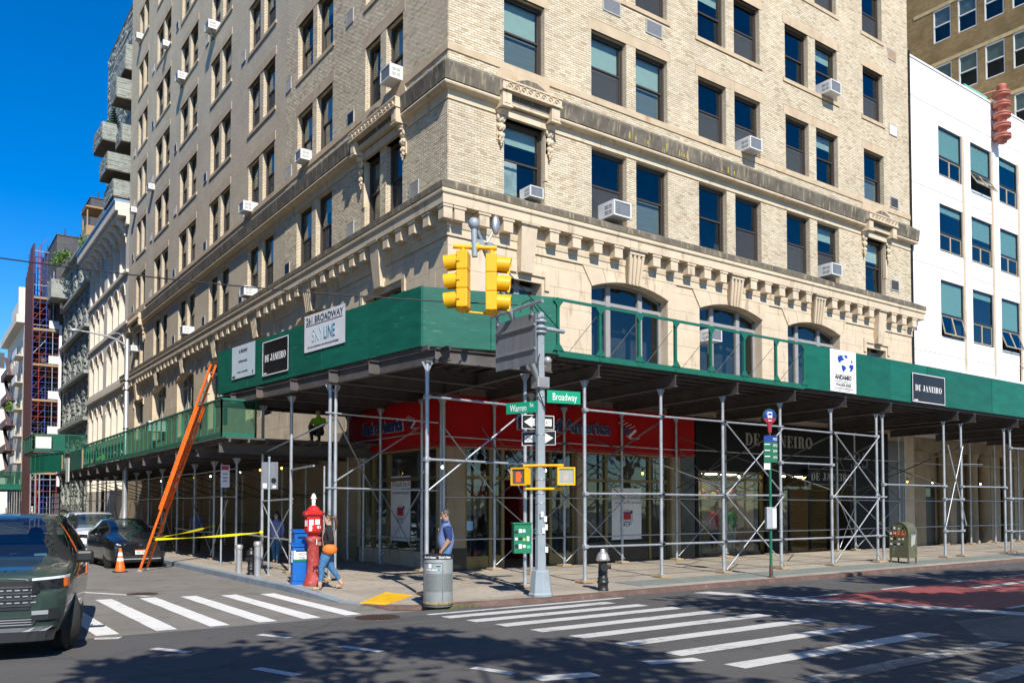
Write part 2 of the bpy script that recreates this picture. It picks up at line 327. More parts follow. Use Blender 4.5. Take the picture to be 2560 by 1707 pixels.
# --- pavement outline (outer kerb face): along the side street, round the corner, along the avenue
KERB = [(-5.3,150),(-5.3,60),(-5.3,30),(-5.3,12),(-5.3,-1.6),(-5.31,-3.3),(-5.24,-4.3),(-5.08,-5.0),(-4.8,-5.52),(-4.42,-5.95),(-3.9,-6.28),(-3.3,-6.53),(-2.5,-6.72),(-1.5,-6.77),(6,-6.77),(16,-6.77),(40,-6.77),(150,-6.77)]
def zs(x, y):
    z = .15
    if y < -5.2: z = .15-.05*min(1, (-5.2-y)/1.5)
    d = math.hypot(x+4.95, y+5.1)
    if d < 2.4: k = max(0, min(1, (d-.9)/1.5)); z = .03+(z-.03)*k
    return z
def offset_poly(P, d):
    out = []
    for i, p in enumerate(P):
        a = Vector(P[max(i-1,0)]); b = Vector(P[min(i+1,len(P)-1)]); t = (b-a).normalized(); n = Vector((-t.y, t.x))
        out.append((p[0]+n.x*d, p[1]+n.y*d))
    return out
INN = offset_poly(KERB, .17)
def kerb(i0, i1, m, name, label):
    mb = MB()
    for i in range(i0, i1):
        a, b, c, d = KERB[i], KERB[i+1], INN[i+1], INN[i]
        za, zb = zs(*d)+.004, zs(*c)+.004; e = .018
        mb.hexa([(*a,-.05),(*b,-.05),(*c,-.05),(*d,-.05),(*a,za-e),(*b,zb-e),(*c,zb),(*d,za)])
        mb.sm[-6:] = [False]*6
    return mb.build(name, m, kind='structure', label=label)
kerb(0, 7, MT['kerb_blue'], 'kerb_side_street', 'steel grey kerb along the side street')
kerb(7, len(KERB)-1, MT['kerb_brown'], 'kerb_avenue', 'rusty brown steel faced kerb along the avenue')
base = MB()
corner_poly = [(0,0),(-5.13,0)]+INN[4:13]+[(0,-6.6)]
base.poly([(x,y,-.03) for x,y in corner_poly]); base.poly([(0,-6.6,.04),(150,-6.6,.04),(150,.4,.04),(0,.4,.04)]); base.poly([(-5.13,0,.1),(.4,0,.1),(.4,150,.1),(-5.13,150,.1)])
pavement = base.build('pavement', MT['joint'], kind='structure', label='concrete slab pavement around the corner building')
def clip_poly(sub, clip):
    def inside(p, a, b): return (b[0]-a[0])*(p[1]-a[1])-(b[1]-a[1])*(p[0]-a[0]) >= -1e-9
    def inter(p, q, a, b):
        A = b[1]-a[1]; B = a[0]-b[0]; C = A*a[0]+B*a[1]; d = A*(q[0]-p[0])+B*(q[1]-p[1])
        t = (C-A*p[0]-B*p[1])/d; return (p[0]+t*(q[0]-p[0]), p[1]+t*(q[1]-p[1]))
    out = sub
    for i in range(len(clip)):
        a, b = clip[i], clip[(i+1)%len(clip)]; inp = out; out = []
        for j in range(len(inp)):
            p, q = inp[j-1], inp[j]
            if inside(q, a, b):
                if not inside(p, a, b): out.append(inter(p, q, a, b))
                out.append(q)
            elif inside(p, a, b): out.append(inter(p, q, a, b))
        if not out: return []
    return out
def slab(pts):
    g = .006; cx = sum(p[0] for p in pts)/len(pts); cy = sum(p[1] for p in pts)/len(pts)
    q = [(cx+(p[0]-cx)*(1-g*2/1.5), cy+(p[1]-cy)*(1-g*2/1.5)) for p in pts]
    dz = rnd.uniform(-.004,.004); top = [(x,y,zs(x,y)+dz) for x,y in q]
    mb = MB(); n = len(q); bot = [(x,y,z-.2) for x,y,z in top]
    mb.add(top+bot, [tuple(range(n))]+[(i,i+n,(i+1)%n+n,(i+1)%n) for i in range(n)])
    mb.build('paving_slab', MT['concrete'], pavement)
S = 1.53
cp = corner_poly[:]; area = sum(cp[i-1][0]*cp[i][1]-cp[i][0]*cp[i-1][1] for i in range(len(cp)))
if area < 0: cp.reverse()
for i in range(-4, 0):
    for j in range(-5, 0):
        q = clip_poly([(i*S,j*S),((i+1)*S,j*S),((i+1)*S,(j+1)*S),(i*S,(j+1)*S)], cp)
        if len(q) > 2: slab(q)
for i in range(0, 26):
    for y0, y1 in ((-1.53,0.3),(-3.06,-1.53),(-4.59,-3.06),(-5.35,-4.59),(-6.6,-6.25)):
        if i < 1 and y0 < -4.6:
            if y0 < -6: continue
            y0 = -6.6
        slab([(i*S,y0),((i+1)*S,y0),((i+1)*S,y1),(i*S,y1)])
    if i >= 1:
        o = MB().hexa([(i*S+.01,-6.245,-.1),((i+1)*S-.01,-6.245,-.1),((i+1)*S-.01,-5.355,-.1),(i*S+.01,-5.355,-.1),(i*S+.01,-6.245,zs(9,-6.245)+.004),((i+1)*S-.01,-6.245,zs(9,-6.245)+.004),((i+1)*S-.01,-5.355,zs(9,-5.355)+.004),(i*S+.01,-5.355,zs(9,-5.355)+.004)]).build('tread_plate', None, pavement)
        o.data.materials[0] = MT.setdefault('tread', mat('tread_plate_grey_green', (.20,.225,.20), .7, .1, var=.2, scale=30, bump=.9, bscale=28, world_co=True, stain=((.30,.28,.22), .55, .72, 2.0)))
for i in range(0, 30):
    for x0, x1 in ((-1.53,.3),(-3.06,-1.53),(-4.59,-3.06),(-5.13,-4.59)):
        slab([(x0,i*S),(x1,i*S),(x1,(i+1)*S),(x0,(i+1)*S)])
# --- painted markings
def mark(name, pts, m, parent, z=.006):
    return MB().poly([(x,y,z) for x,y in pts]).build(name, m, parent)
def stripe_x(x0, x1, y0, y1, m, parent, z=.006, name='crosswalk_stripe'):
    n = 8; a = []; b = []
    for i in range(n+1):
        t = i/n; a.append((x0+(x1-x0)*t+rnd.uniform(-.006,.006), y0+rnd.uniform(-.008,.008)) if abs(x1-x0) > abs(y1-y0) else (x0+rnd.uniform(-.008,.008), y0+(y1-y0)*t))
        b.append((x0+(x1-x0)*t+rnd.uniform(-.006,.006), y1+rnd.uniform(-.008,.008)) if abs(x1-x0) > abs(y1-y0) else (x1+rnd.uniform(-.008,.008), y0+(y1-y0)*t))
    mb = MB(); mb.add([(*p,z) for p in a+b], [(i,i+1,n+2+i,n+1+i) for i in range(n)]); mb.build(name, m, parent)
for x0, yt in ((-10.12,-.6),(-9.24,-.82),(-8.40,-1.02),(-7.58,-1.2),(-6.78,-1.45),(-5.98,-1.7)):
    stripe_x(x0, x0+.33, yt, -6.28, MT['paint'], warren)
for k, y in enumerate((-6.98,-7.42,-8.1,-8.83,-9.66,-10.52,-11.44,-12.42,-13.47,-14.55,-15.65)):
    if k == 0: stripe_x(-4.7, .2, y, y-.16, MT['paint2'], broadway)
    else: stripe_x(-4.75+min(.65, k*.11), -.9+min(1.45, .25*k), y, y-.33, MT['paint2'] if k < 9 else MT['paint_worn'], broadway)
for q in [(-7.74,-8.2,-8.03,-7.61),(-7.18,-10.1,-7.45,-9.36),(-8.73,-11.0,-8.98,-10.26),(-9.35,-8.62,-9.67,-8.0),(-6.6,-12.4,-6.79,-11.8)]:
    a_ = Vector((q[2],q[3])); b_ = Vector((q[0],q[1])); n_ = (b_-a_).normalized(); n_ = Vector((n_.y,-n_.x))*.075; mark('lane_dash', [tuple(a_-n_),tuple(b_-n_),tuple(b_+n_),tuple(a_+n_)], MT['paint2'], broadway)
mark('lane_dash', [(-4.85,-12.95),(-4.1,-13.17),(-4.06,-12.92),(-4.81,-12.7)], MT['paint2'], broadway)
mark('lane_dash', [(-6.6,-12.93),(-5.85,-13.12),(-5.8,-12.85),(-6.55,-12.65)], MT['paint2'], broadway)
mark('lane_dash', [(-10.2,-6.68),(-9.9,-6.8),(-9.8,-6.6),(-10.18,-6.48)], MT['paint2'], broadway)
mark('stop_line', [(2.2,-7.25),(2.75,-7.25),(4.75,-13.9),(4.2,-13.9)], MT['paint2'], broadway)
mark('bus_lane', [(3.45,-9.42),(70,-9.42),(70,-12.72),(4.35,-12.72)], MT['redlane'], broadway, .004)
for i in range(12): stripe_x(3.4+i*3.1, 4.9+i*3.1, -9.40, -9.28, MT['paint2'], broadway, name='lane_dash')
stripe_x(5.0, 60, -12.75, -12.90, MT['paint2'], broadway, name='lane_line')
for i in range(4): stripe_x(8.6+i*7, 12.5+i*7, -10.3, -10.55, MT['paint2'], broadway, .008, name='lane_letter_bar'); stripe_x(9.6+i*7, 12.9+i*7, -11.2, -11.45, MT['paint2'], broadway, .008, name='lane_letter_bar')
mark('asphalt_patch', [(.6,-14.4),(2.3,-13.15),(6.4,-13.6),(9,-15.5),(6,-17.5),(1.6,-16.0)], MT['asphalt_patch'], broadway, .003)
mark('asphalt_patch', [(-14,4.5),(-9.3,2.6),(-8.55,1.3),(-10.5,1.35),(-14,1.0)], MT['asphalt_patch'], warren, .003)
arc = [(-10.5,3.2),(-9.6,1.6),(-8.95,.6),(-8.45,-.3),(-8.2,-.72)]
for i in range(4):
    (x0,y0),(x1,y1) = arc[i], arc[i+1]; mark('edge_line', [(x0,y0),(x0+.13,y0+.03),(x1+.13,y1+.03),(x1,y1)], MT['paint'], warren)
# --- manhole covers, ramp plate
def manhole(x, y, r, label):
    t = thing('manhole_cover', label, 'manhole', (x,y,0), group=None)
    rm = MT.setdefault('iron', mat('rusty_cast_iron', (.075,.05,.038), .65, .5, var=.3, scale=8, bump=.3, bscale=30, stain=((.16,.07,.035), .55, .7, 6)))
    MB().lathe([(r,-.02),(r,.010),(r-.05,.012),(r-.055,.004),(.01,.004)], 28).build('ring', rm, t)
    mb = MB()
    for k in range(1, 5):
        rr = (r-.07)*k/4.6
        for i in range(6*k): a = 2*math.pi*i/(6*k); mb.cbox((rr*math.cos(a), rr*math.sin(a), .008), (.035,.035,.008))
    mb.build('tread_studs', rm, t, kind='stuff')
manhole(-5.62, -6.86, .40, 'round rusty manhole cover in the avenue below the pavement corner')
manhole(-8.15, -.12, .33, 'thin looking manhole cover in the side street above the crosswalk')
manhole(4.6, -15.4, .36, 'manhole cover in the bleached asphalt patch at the right edge')
t = thing('tactile_paving', 'bright yellow tactile plate with domes in the corner kerb ramp', 'tactile plate', (0,0,0))
ty = mat('tactile_yellow', (.72,.40,.008), .6, var=.15, scale=6, stain=((.42,.24,.02), .6, .75, 9))
P4 = [Vector((-5.02,-4.88)), Vector((-4.72,-5.42)), Vector((-3.62,-4.58)), Vector((-3.9,-3.82))]
mb = MB(); mb.prism([(p.x,p.y,zs(p.x,p.y)-.01) for p in P4], (0,0,.022)); mb.build('plate', ty, t)
mb = MB()
for i in range(22):
    for j in range(12):
        u, v = (i+.5)/22, (j+.5)/12; p = (P4[0]*(1-u)+P4[3]*u)*(1-v)+(P4[1]*(1-u)+P4[2]*u)*v; z = zs(p.x,p.y)+.010
        mb.lathe([(.020,0),(.014,.012)], 6, (p.x,p.y,z))
mb.build('domes', ty, t, kind='stuff')
# ------------------------------------------------------------------ the corner building
XR, YL = 25.1, 43.9
bld = thing('office_building', 'tall cream brick corner building with carved stone cornices', 'building')
ROWS = [(11.44,13.8),(15.5,17.74),(19.2,21.46),(22.98,25.2),(26.62,28.82),(30.35,32.55),(34.25,36.4),(37.95,40.1)]
CR = [(1.98,3.54),(5.5,7.06),(7.52,9.06),(10.67,12.2),(12.69,14.22),(15.82,17.35),(17.86,19.4),(21.36,22.93)]
CL = [(2.75,3.89),(4.32,5.45),(8.22,9.71),(10.14,11.66),(14.36,15.85),(16.30,17.77),(20.53,22.03),(22.44,23.89),(26.56,28.10),(28.47,30.03),(32.61,34.15),(34.49,36.07),(38.69,39.87),(40.23,41.37)]
ZB, ZT = 11.40, 43.0
NR = 5                                              # storeys modelled with windows on the avenue front
def front(side, u, y, z):                           # u along the front, y inwards
    return (u, y, z) if side == 'R' else (y, u, z)
def wall_cells(side, us, zr, holes, y, m, parent, name, depth=.34, rev=None):
    """flat wall with openings plus the reveals of each opening"""
    ue = sorted({us[0], us[1], *[h[0] for h in holes], *[h[1] for h in holes]}); ze = sorted({zr[0], zr[1], *[h[2] for h in holes], *[h[3] for h in holes]})
    mb = MB()
    def q(pts, mi):
        pts = [front(side, *p) for p in pts]
        mb.poly(pts if side == 'R' else pts[::-1], mi)
    for i in range(len(ue)-1):
        run = None
        for j in range(len(ze)-1):
            uc, zc = (ue[i]+ue[i+1])/2, (ze[j]+ze[j+1])/2
            solid = us[0] <= uc <= us[1] and zr[0] <= zc <= zr[1] and not any(h[0] < uc < h[1] and h[2] < zc < h[3] for h in holes)
            if solid: run = run or ze[j]
            if run is not None and (not solid or j == len(ze)-2):
                zt = ze[j+1] if solid else ze[j]
                q([(ue[i],y,run),(ue[i+1],y,run),(ue[i+1],y,zt),(ue[i],y,zt)], 0); run = None
    for u0, u1, z0, z1 in holes:
        d = y+depth
        q([(u0,y,z0),(u0,y,z1),(u0,d,z1),(u0,d,z0)][::-1], 1); q([(u1,y,z0),(u1,y,z1),(u1,d,z1),(u1,d,z0)], 1)
        q([(u0,y,z1),(u1,y,z1),(u1,d,z1),(u0,d,z1)], 1); q([(u0,y,z0),(u1,y,z0),(u1,d,z0),(u0,d,z0)][::-1], 1)
    return mb.build(name, [m, rev or m], parent)
holesR = [(a,b,*ROWS[k]) for k in range(NR) for a,b in CR]
holesL = [(a,b,*ROWS[k]) for k in range(len(ROWS)) for a,b in CL]
wR = wall_cells('R', (0,XR), (ZB,ZT), holesR, 0, MT['mortar'], bld, 'brick_wall', .30, MT['brick'])
wL = wall_cells('L', (0,YL), (ZB,ZT), holesL, 0, MT['brick'], bld, 'brick_wall', .30, MT['brick'])
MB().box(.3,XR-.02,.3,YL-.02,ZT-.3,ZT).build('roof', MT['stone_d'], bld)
MB().box(XR-.35,XR-.002,.003,YL,0,ZT).build('party_wall', MT['brick'], bld); MB().box(.003,XR-.35,YL-.35,YL-.001,0,ZT).build('party_wall', MT['brick'], bld)
# room interiors: a dark inner shell with floors
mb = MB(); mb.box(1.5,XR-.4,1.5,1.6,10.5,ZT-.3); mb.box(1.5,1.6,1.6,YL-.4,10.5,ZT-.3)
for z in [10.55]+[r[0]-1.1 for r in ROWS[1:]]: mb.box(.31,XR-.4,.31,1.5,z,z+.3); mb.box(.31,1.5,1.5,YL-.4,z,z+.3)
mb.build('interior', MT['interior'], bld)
# --- bricks: laid one by one in running bond on the avenue front and the near part of the side front
BH, BL = .0735, .225
def bricks(side, us, zr, holes, single=None):
    mb = MB(); tone = []; singles = []
    n = int((zr[1]-zr[0])/BH)
    for k in range(n):
        z0 = zr[0]+k*BH; zc = z0+BH/2
        if callable(us): ua, ub = us(zc)
        else: ua, ub = us
        cuts = sorted((h[0],h[1]) for h in holes if h[2]-.01 < zc < h[3]+.01)
        iv = []; c = ua
        for h0, h1 in cuts:
            if h0 > c: iv.append((c, min(h0,ub)))
            c = max(c, h1)
        if c < ub: iv.append((c, ub))
        off = (k%2)*BL/2
        for a, b in iv:
            if b-a < .02: continue
            i = math.floor((a-off)/BL)
            while off+i*BL < b:
                x0 = max(a, off+i*BL); x1 = min(b, off+(i+1)*BL); i += 1
                if x1-x0 < .03: continue
                full = x1-x0 > BL-.002
                if single and full and len(singles) < 300 and single(x0, z0): singles.append((x0, z0)); continue
                d = .014+rnd.uniform(-.004,.003); g = .0045
                p = [(x0+g,0,z0+g),(x1-g,0,z0+g),(x1-g,0,z0+BH-g),(x0+g,0,z0+BH-g)]; e = .003
                f = [(x0+g+e,-d,z0+g+e),(x1-g-e,-d,z0+g+e),(x1-g-e,-d,z0+BH-g-e),(x0+g+e,-d,z0+BH-g-e)]
                fs = [(4,5,6,7),(0,1,5,4),(1,2,6,5),(2,3,7,6),(3,0,4,7)]
                if side == 'L': fs = [t[::-1] for t in fs]
                mb.add([front(side,*v) for v in p+f], fs); tone += [rnd.random()]*5
    me = mb.mesh('bricks', MT['brickgeo']); at = me.attributes.new('tone', 'FLOAT', 'FACE'); at.data.foreach_set('value', tone)
    o = inst('bricks', me, bld); tag(o, kind='stuff')
    if singles:
        g = .0045; e = .003; d = .014; q = MB()
        q.add([(g,0,g),(BL-g,0,g),(BL-g,0,BH-g),(g,0,BH-g),(g+e,-d,g+e),(BL-g-e,-d,g+e),(BL-g-e,-d,BH-g-e),(g+e,-d,BH-g-e)], [(4,5,6,7),(0,1,5,4),(1,2,6,5),(2,3,7,6),(3,0,4,7)])
        me = q.mesh('brick', MT['brickgeo'])
        for x0, z0 in singles: inst('brick', me, bld, (x0, rnd.uniform(-.002,.003), z0))
bands = [(-1,99,13.82,14.95),(-1,99,15.26,15.49)]
lint = [];
PR = [(1.98,3.54),(5.5,9.06),(10.67,14.22),(15.82,19.4),(21.36,22.93)]
PL = [(2.75,5.45),(8.22,11.66),(14.36,17.77),(20.53,23.89),(26.56,30.03),(32.61,36.07),(38.69,41.37)]
def band_boxes(pairs, rows):
    out = []
    for k, (z0, z1) in enumerate(rows):
        if k == 0: continue
        for a, b in pairs:
            out.append((a-.14, b+.14, z1, z1+.37))
            if k > 1: out.append((a-.14, b+.14, z0-.15, z0))
    return out
LR, LL = band_boxes(PR, ROWS[:NR]), band_boxes(PL, ROWS)
bricks('R', (0,XR), (11.44, 27.0), holesR+bands+LR, lambda x, z: x < 1.98 and z < 13.8)
bricks('L', lambda z: (0, 13.0), (11.44, 22.0), holesL+bands+LL)
for side, boxes in (('R',LR),('L',LL)):
    for a, b, z0, z1 in boxes:
        nm = 'lintel' if z1-z0 > .3 else 'window_sill'; pj = .022 if nm == 'lintel' else .05
        if nm == 'lintel' and b-a > 2:
            c = (a+b)/2; segs = [(a,c-.004),(c+.004,b)]
        else: segs = [(a,b)]
        for s0, s1 in segs:
            mb = MB(); p, q = front(side,s0,-pj,z0), front(side,s1,.06,z1); mb.box(p[0],q[0],p[1],q[1],p[2],q[2]); mb.build(nm, MT['stone_lt'], bld)
# --- running courses and cornices (mitred round the corner)
def course(name, prof, mats, idx, parent=None, ends=.25):
    mb = MB(); rows = []
    for p, z in prof: rows.append([(XR+min(p,.45),ends,z),(XR+min(p,.45),-p,z),(-p,-p,z),(-p,YL+p*.6,z),(ends,YL+p*.6,z)])
    for i in range(len(prof)-1):
        for k in range(4): mb.add([rows[i][k],rows[i][k+1],rows[i+1][k+1],rows[i+1][k]], [(0,1,2,3)], idx[i])
    return mb.build(name, mats, parent or bld)
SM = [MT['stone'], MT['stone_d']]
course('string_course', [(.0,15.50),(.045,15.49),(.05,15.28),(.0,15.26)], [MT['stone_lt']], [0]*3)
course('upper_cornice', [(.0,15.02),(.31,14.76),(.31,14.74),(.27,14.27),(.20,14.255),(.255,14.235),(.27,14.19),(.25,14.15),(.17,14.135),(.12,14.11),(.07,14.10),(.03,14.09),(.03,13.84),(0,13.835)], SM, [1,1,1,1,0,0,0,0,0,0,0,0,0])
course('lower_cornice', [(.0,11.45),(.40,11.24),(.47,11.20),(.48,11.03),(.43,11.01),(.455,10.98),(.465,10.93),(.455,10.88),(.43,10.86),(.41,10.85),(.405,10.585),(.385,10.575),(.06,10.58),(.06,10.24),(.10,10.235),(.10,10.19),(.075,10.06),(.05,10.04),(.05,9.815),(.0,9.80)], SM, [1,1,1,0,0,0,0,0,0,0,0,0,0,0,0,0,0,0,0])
def modillion(side, u):
    mb = MB()
    for a, b, y, z0, z1 in ((-.175,.175,-.36,10.175,10.50),(-.215,.215,-.385,10.50,10.575)):
        p, q = front(side,u+a,y,z0), front(side,u+b,-.05,z1); mb.box(p[0],q[0],p[1],q[1],p[2],q[2])
    mb.build('modillion', MT['stone'], bld, bevel=.008)
KR = [2.76,7.28,12.44,17.6,22.14]; KL = [4.1,9.94,16.07,22.2,28.3,34.3,40.0]
def spread(K, end):
    out = []; pts = K
    for a, b in zip(pts[:-1], pts[1:]):
        n = max(1, round((b-a)/.86)); out += [a+(b-a)*i/n for i in range(1, n)]
    u = K[0]-.86
    while u > .1: out.append(u); u -= .86
    u = K[-1]+.86
    while u < end-.2: out.append(u); u += .86
    return out
for u in spread(KR, XR): modillion('R', u)
for u in spread(KL, YL): modillion('L', u)
modc = MB(); modc.box(-.36,-.06,-.36,-.06,10.175,10.5); modc.box(-.385,-.06,-.385,-.06,10.5,10.575); modc.build('modillion', MT['stone'], bld, bevel=.008)
def pts_front(side, P): return [front(side,*p) for p in P]
def keystone(side, u, zb, zt=10.64, flut=True, w0=.27, w1=.35):
    mb = MB(); d0, d1 = -.20, -.34
    def wedge(a0, a1, b0, b1, y0, y1, z0=zb, z1=zt-.1):
        mb.hexa(pts_front(side, [(u+a0,y0,z0),(u+a1,y0,z0),(u+a1,0,z0),(u+a0,0,z0),(u+b0,y1,z1),(u+b1,y1,z1),(u+b1,0,z1),(u+b0,0,z1)]))
    if flut:
        wedge(-w0,w0,-w1,w1,d0+.06,d1+.06)
        for k in range(4):
            a = -w0+2*w0*(k*2)/7; b = -w1+2*w1*(k*2)/7; wedge(a, a+2*w0/7, b, b+2*w1/7, d0, d1)
        wedge(-w1*.98,w1*.98,-w1,w1,d1,d1,zt-.22,zt-.1)
    else: wedge(-w0,w0,-w1,w1,d0,d1)
    mb.hexa(pts_front(side, [(u-w1-.05,d1-.06,zt-.1),(u+w1+.05,d1-.06,zt-.1),(u+w1+.05,0,zt-.1),(u-w1-.05,0,zt-.1),(u-w1-.07,d1-.08,zt-.02),(u+w1+.07,d1-.08,zt-.02),(u+w1+.07,0,zt-.02),(u-w1-.07,0,zt-.02)]))
    mb.build('keystone', MT['stone'], bld)
AR = [(5.48,9.02),(10.66,14.2),(15.82,19.38)]; AL = [(8.2,11.68),(14.34,17.79),(20.5,23.9),(26.55,30.05),(32.6,36.1)]
SZ, CZ = 9.18, 9.50
def arc_z(u, c, hw):
    rad = (hw*hw+(CZ-SZ)**2)/(2*(CZ-SZ)); return CZ-rad+math.sqrt(max(0, rad*rad-(u-c)**2))
def voussoirs(side, a, b):
    c = (a+b)/2; hw = (b-a)/2; zf = 6.4
    for s in (-1,1):
        us = [.27,.70,1.15,hw]
        for i in range(3):
            g = .006; u0, u1 = us[i]+g, us[i+1]-(g if i < 2 else 0)
            inn = [(u0+(u1-u0)*k/3) for k in range(4)]; zt = 9.80
            lo = [(c+s*u, arc_z(c+u, c, hw)) for u in inn]
            def up(u): z = arc_z(c+u, c, hw); return c+s*u*(zt-zf)/(z-zf)
            poly = lo+[(up(u1), zt), (up(u0), zt)]
            y0 = -.045-rnd.uniform(0,.006); P = [front(side,p[0],y0,p[1]) for p in poly]
            v = Vector(front(side,0,.5,0)); MB().prism(P if (s>0) == (side=='R') else P[::-1], v).build('voussoir', MT['stone'], bld)
    keystone(side, c, 9.44)
for a, b in AR: voussoirs('R', a, b)
for a, b in AL: voussoirs('L', a, b)
SWR = [(1.97,3.42),(21.4,22.9)]; SWL = [(2.8,5.4),(38.75,41.3)]
for side, K in (('R',SWR),('L',SWL)):
    for a, b in K:
        c = (a+b)/2; keystone(side, c+.02, 9.13, flut=False, w0=.24, w1=.30)
        for s in (-1,1):            # eared architrave
            mb = MB(); e0, e1 = (a-.28, c-.26) if s < 0 else (c+.30, b+.28)
            p, q = front(side,e0,-.06,9.13), front(side,e1,.1,9.32); mb.box(p[0],q[0],p[1],q[1],p[2],q[2])
            x0, x1 = (a-.28,a-.1) if s < 0 else (b+.1,b+.28); p, q = front(side,x0,-.058,8.72), front(side,x1,.1,9.129); mb.box(p[0],q[0],p[1],q[1],p[2],q[2])
            mb.build('architrave', MT['stone'], bld)
# --- ashlar wall of the arcade storey and ground storey
ah = [(a,b,5.95,SZ) for a,b in AR]+[(a,b,6.2,9.12) for a,b in SWR]; al = [(a,b,5.95,SZ) for a,b in AL]+[(a,b,6.2,9.12) for a,b in SWL]
def arch_holes(hs): return [(a,b,z0,(CZ+.35 if z1 == SZ else z1)) for a,b,z0,z1 in hs]
wall_cells('R', (0,XR), (5.2,9.9), arch_holes(ah), .03, MT['stone'], bld, 'arcade_wall', .42)
wall_cells('L', (0,YL), (0,9.9), arch_holes(al)+[(.62,5.85,.62,3.9)], .03, MT['stone'], bld, 'arcade_wall', .42)
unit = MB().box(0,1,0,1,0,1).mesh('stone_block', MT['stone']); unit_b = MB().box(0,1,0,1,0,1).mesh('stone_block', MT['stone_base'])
def ashlar(side, us, zr, hs, h=.62, w=1.25, unit=unit):
    z = zr[0]; k = 0
    while z < zr[1]-.05:
        z1 = min(z+h, zr[1]); cuts = sorted((q[0],q[1]) for q in hs if q[2]-.02 < (z+z1)/2 < q[3]); iv = []; c = us[0]
        for a, b in cuts:
            if a > c: iv.append((c,a))
            c = max(c,b)
        if c < us[1]: iv.append((c,us[1]))
        for a, b in iv:
            n = max(1, round((b-a)/w)); st = (k%2)*.5/n if n > 1 else 0
            ed = sorted({0.0, *[(i/n+st) for i in range(n) if 0 < i/n+st < 1], 1.0})
            for e0, e1 in zip(ed[:-1], ed[1:]):
                u0, u1 = a+(b-a)*e0+.004, a+(b-a)*e1-.004
                if u1-u0 < .05: continue
                d = rnd.uniform(.0,.005); p = front(side,u0,-d,z+.004); s = front(side,u1-u0,.05,z1-z-.008)
                inst('stone_block', unit, bld, p, 0, s)
        z = z1; k += 1
ashlar('R', (0,XR), (5.2,9.79), arch_holes(ah)); ashlar('L', (0,YL), (4.0,9.79), arch_holes(al))
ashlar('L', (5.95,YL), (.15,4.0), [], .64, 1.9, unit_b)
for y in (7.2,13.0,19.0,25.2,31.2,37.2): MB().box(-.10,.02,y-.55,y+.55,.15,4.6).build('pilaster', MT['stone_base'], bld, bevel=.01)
# corner guard and gutter pipe at the party line
MB().box(XR-.02,XR+.05,-.10,-.02,8.2,23.3).build('downpipe', MT['dark'], bld)
# --- aedicule ornaments round the two end windows under the upper cornice
def drop(side, u, zt):
    mb = MB()
    def bx(a,b,y0,y1,z0,z1): p, q = front(side,u+a,y0,z0), front(side,u+b,y1,z1); mb.box(p[0],q[0],p[1],q[1],p[2],q[2])
    bx(-.16,.16,-.42,0,zt-.42,zt); bx(-.12,.12,-.435,-.42,zt-.36,zt-.06); bx(-.19,.19,-.44,0,zt-.46,zt-.42)
    def lobe(du, dz, r, sx=1, sz=1.2):
        c = front(side,u+du,-.10,zt-dz); mb.ball(c, r, 8, sc=(1,1,sz))
    c = front(side,u,-.13,zt-.72); mb.lathe([(.17,.24),(.17,.2),(.12,.17),(.13,.1)], 10, c)
    for k in range(3):
        z = .66+k*.26; w = .115-k*.014
        for s in (-1,0,1): lobe(s*w*.85, z+abs(s)*.03, w*.62, 1, 1.5)
        for s in (-.5,.5): lobe(s*w, z+.11, w*.5, 1, 1.3)
        lobe(0, z+.05, w*.8, 1, 1.4)
    lobe(0,1.44,.05); lobe(-.05,1.36,.05); lobe(.05,1.36,.05); lobe(0,1.52,.03)
    bx(-.13,.13,-.05,0,zt-1.35,zt-.46)
    mb.build('carved_drop', MT['stone'], bld)
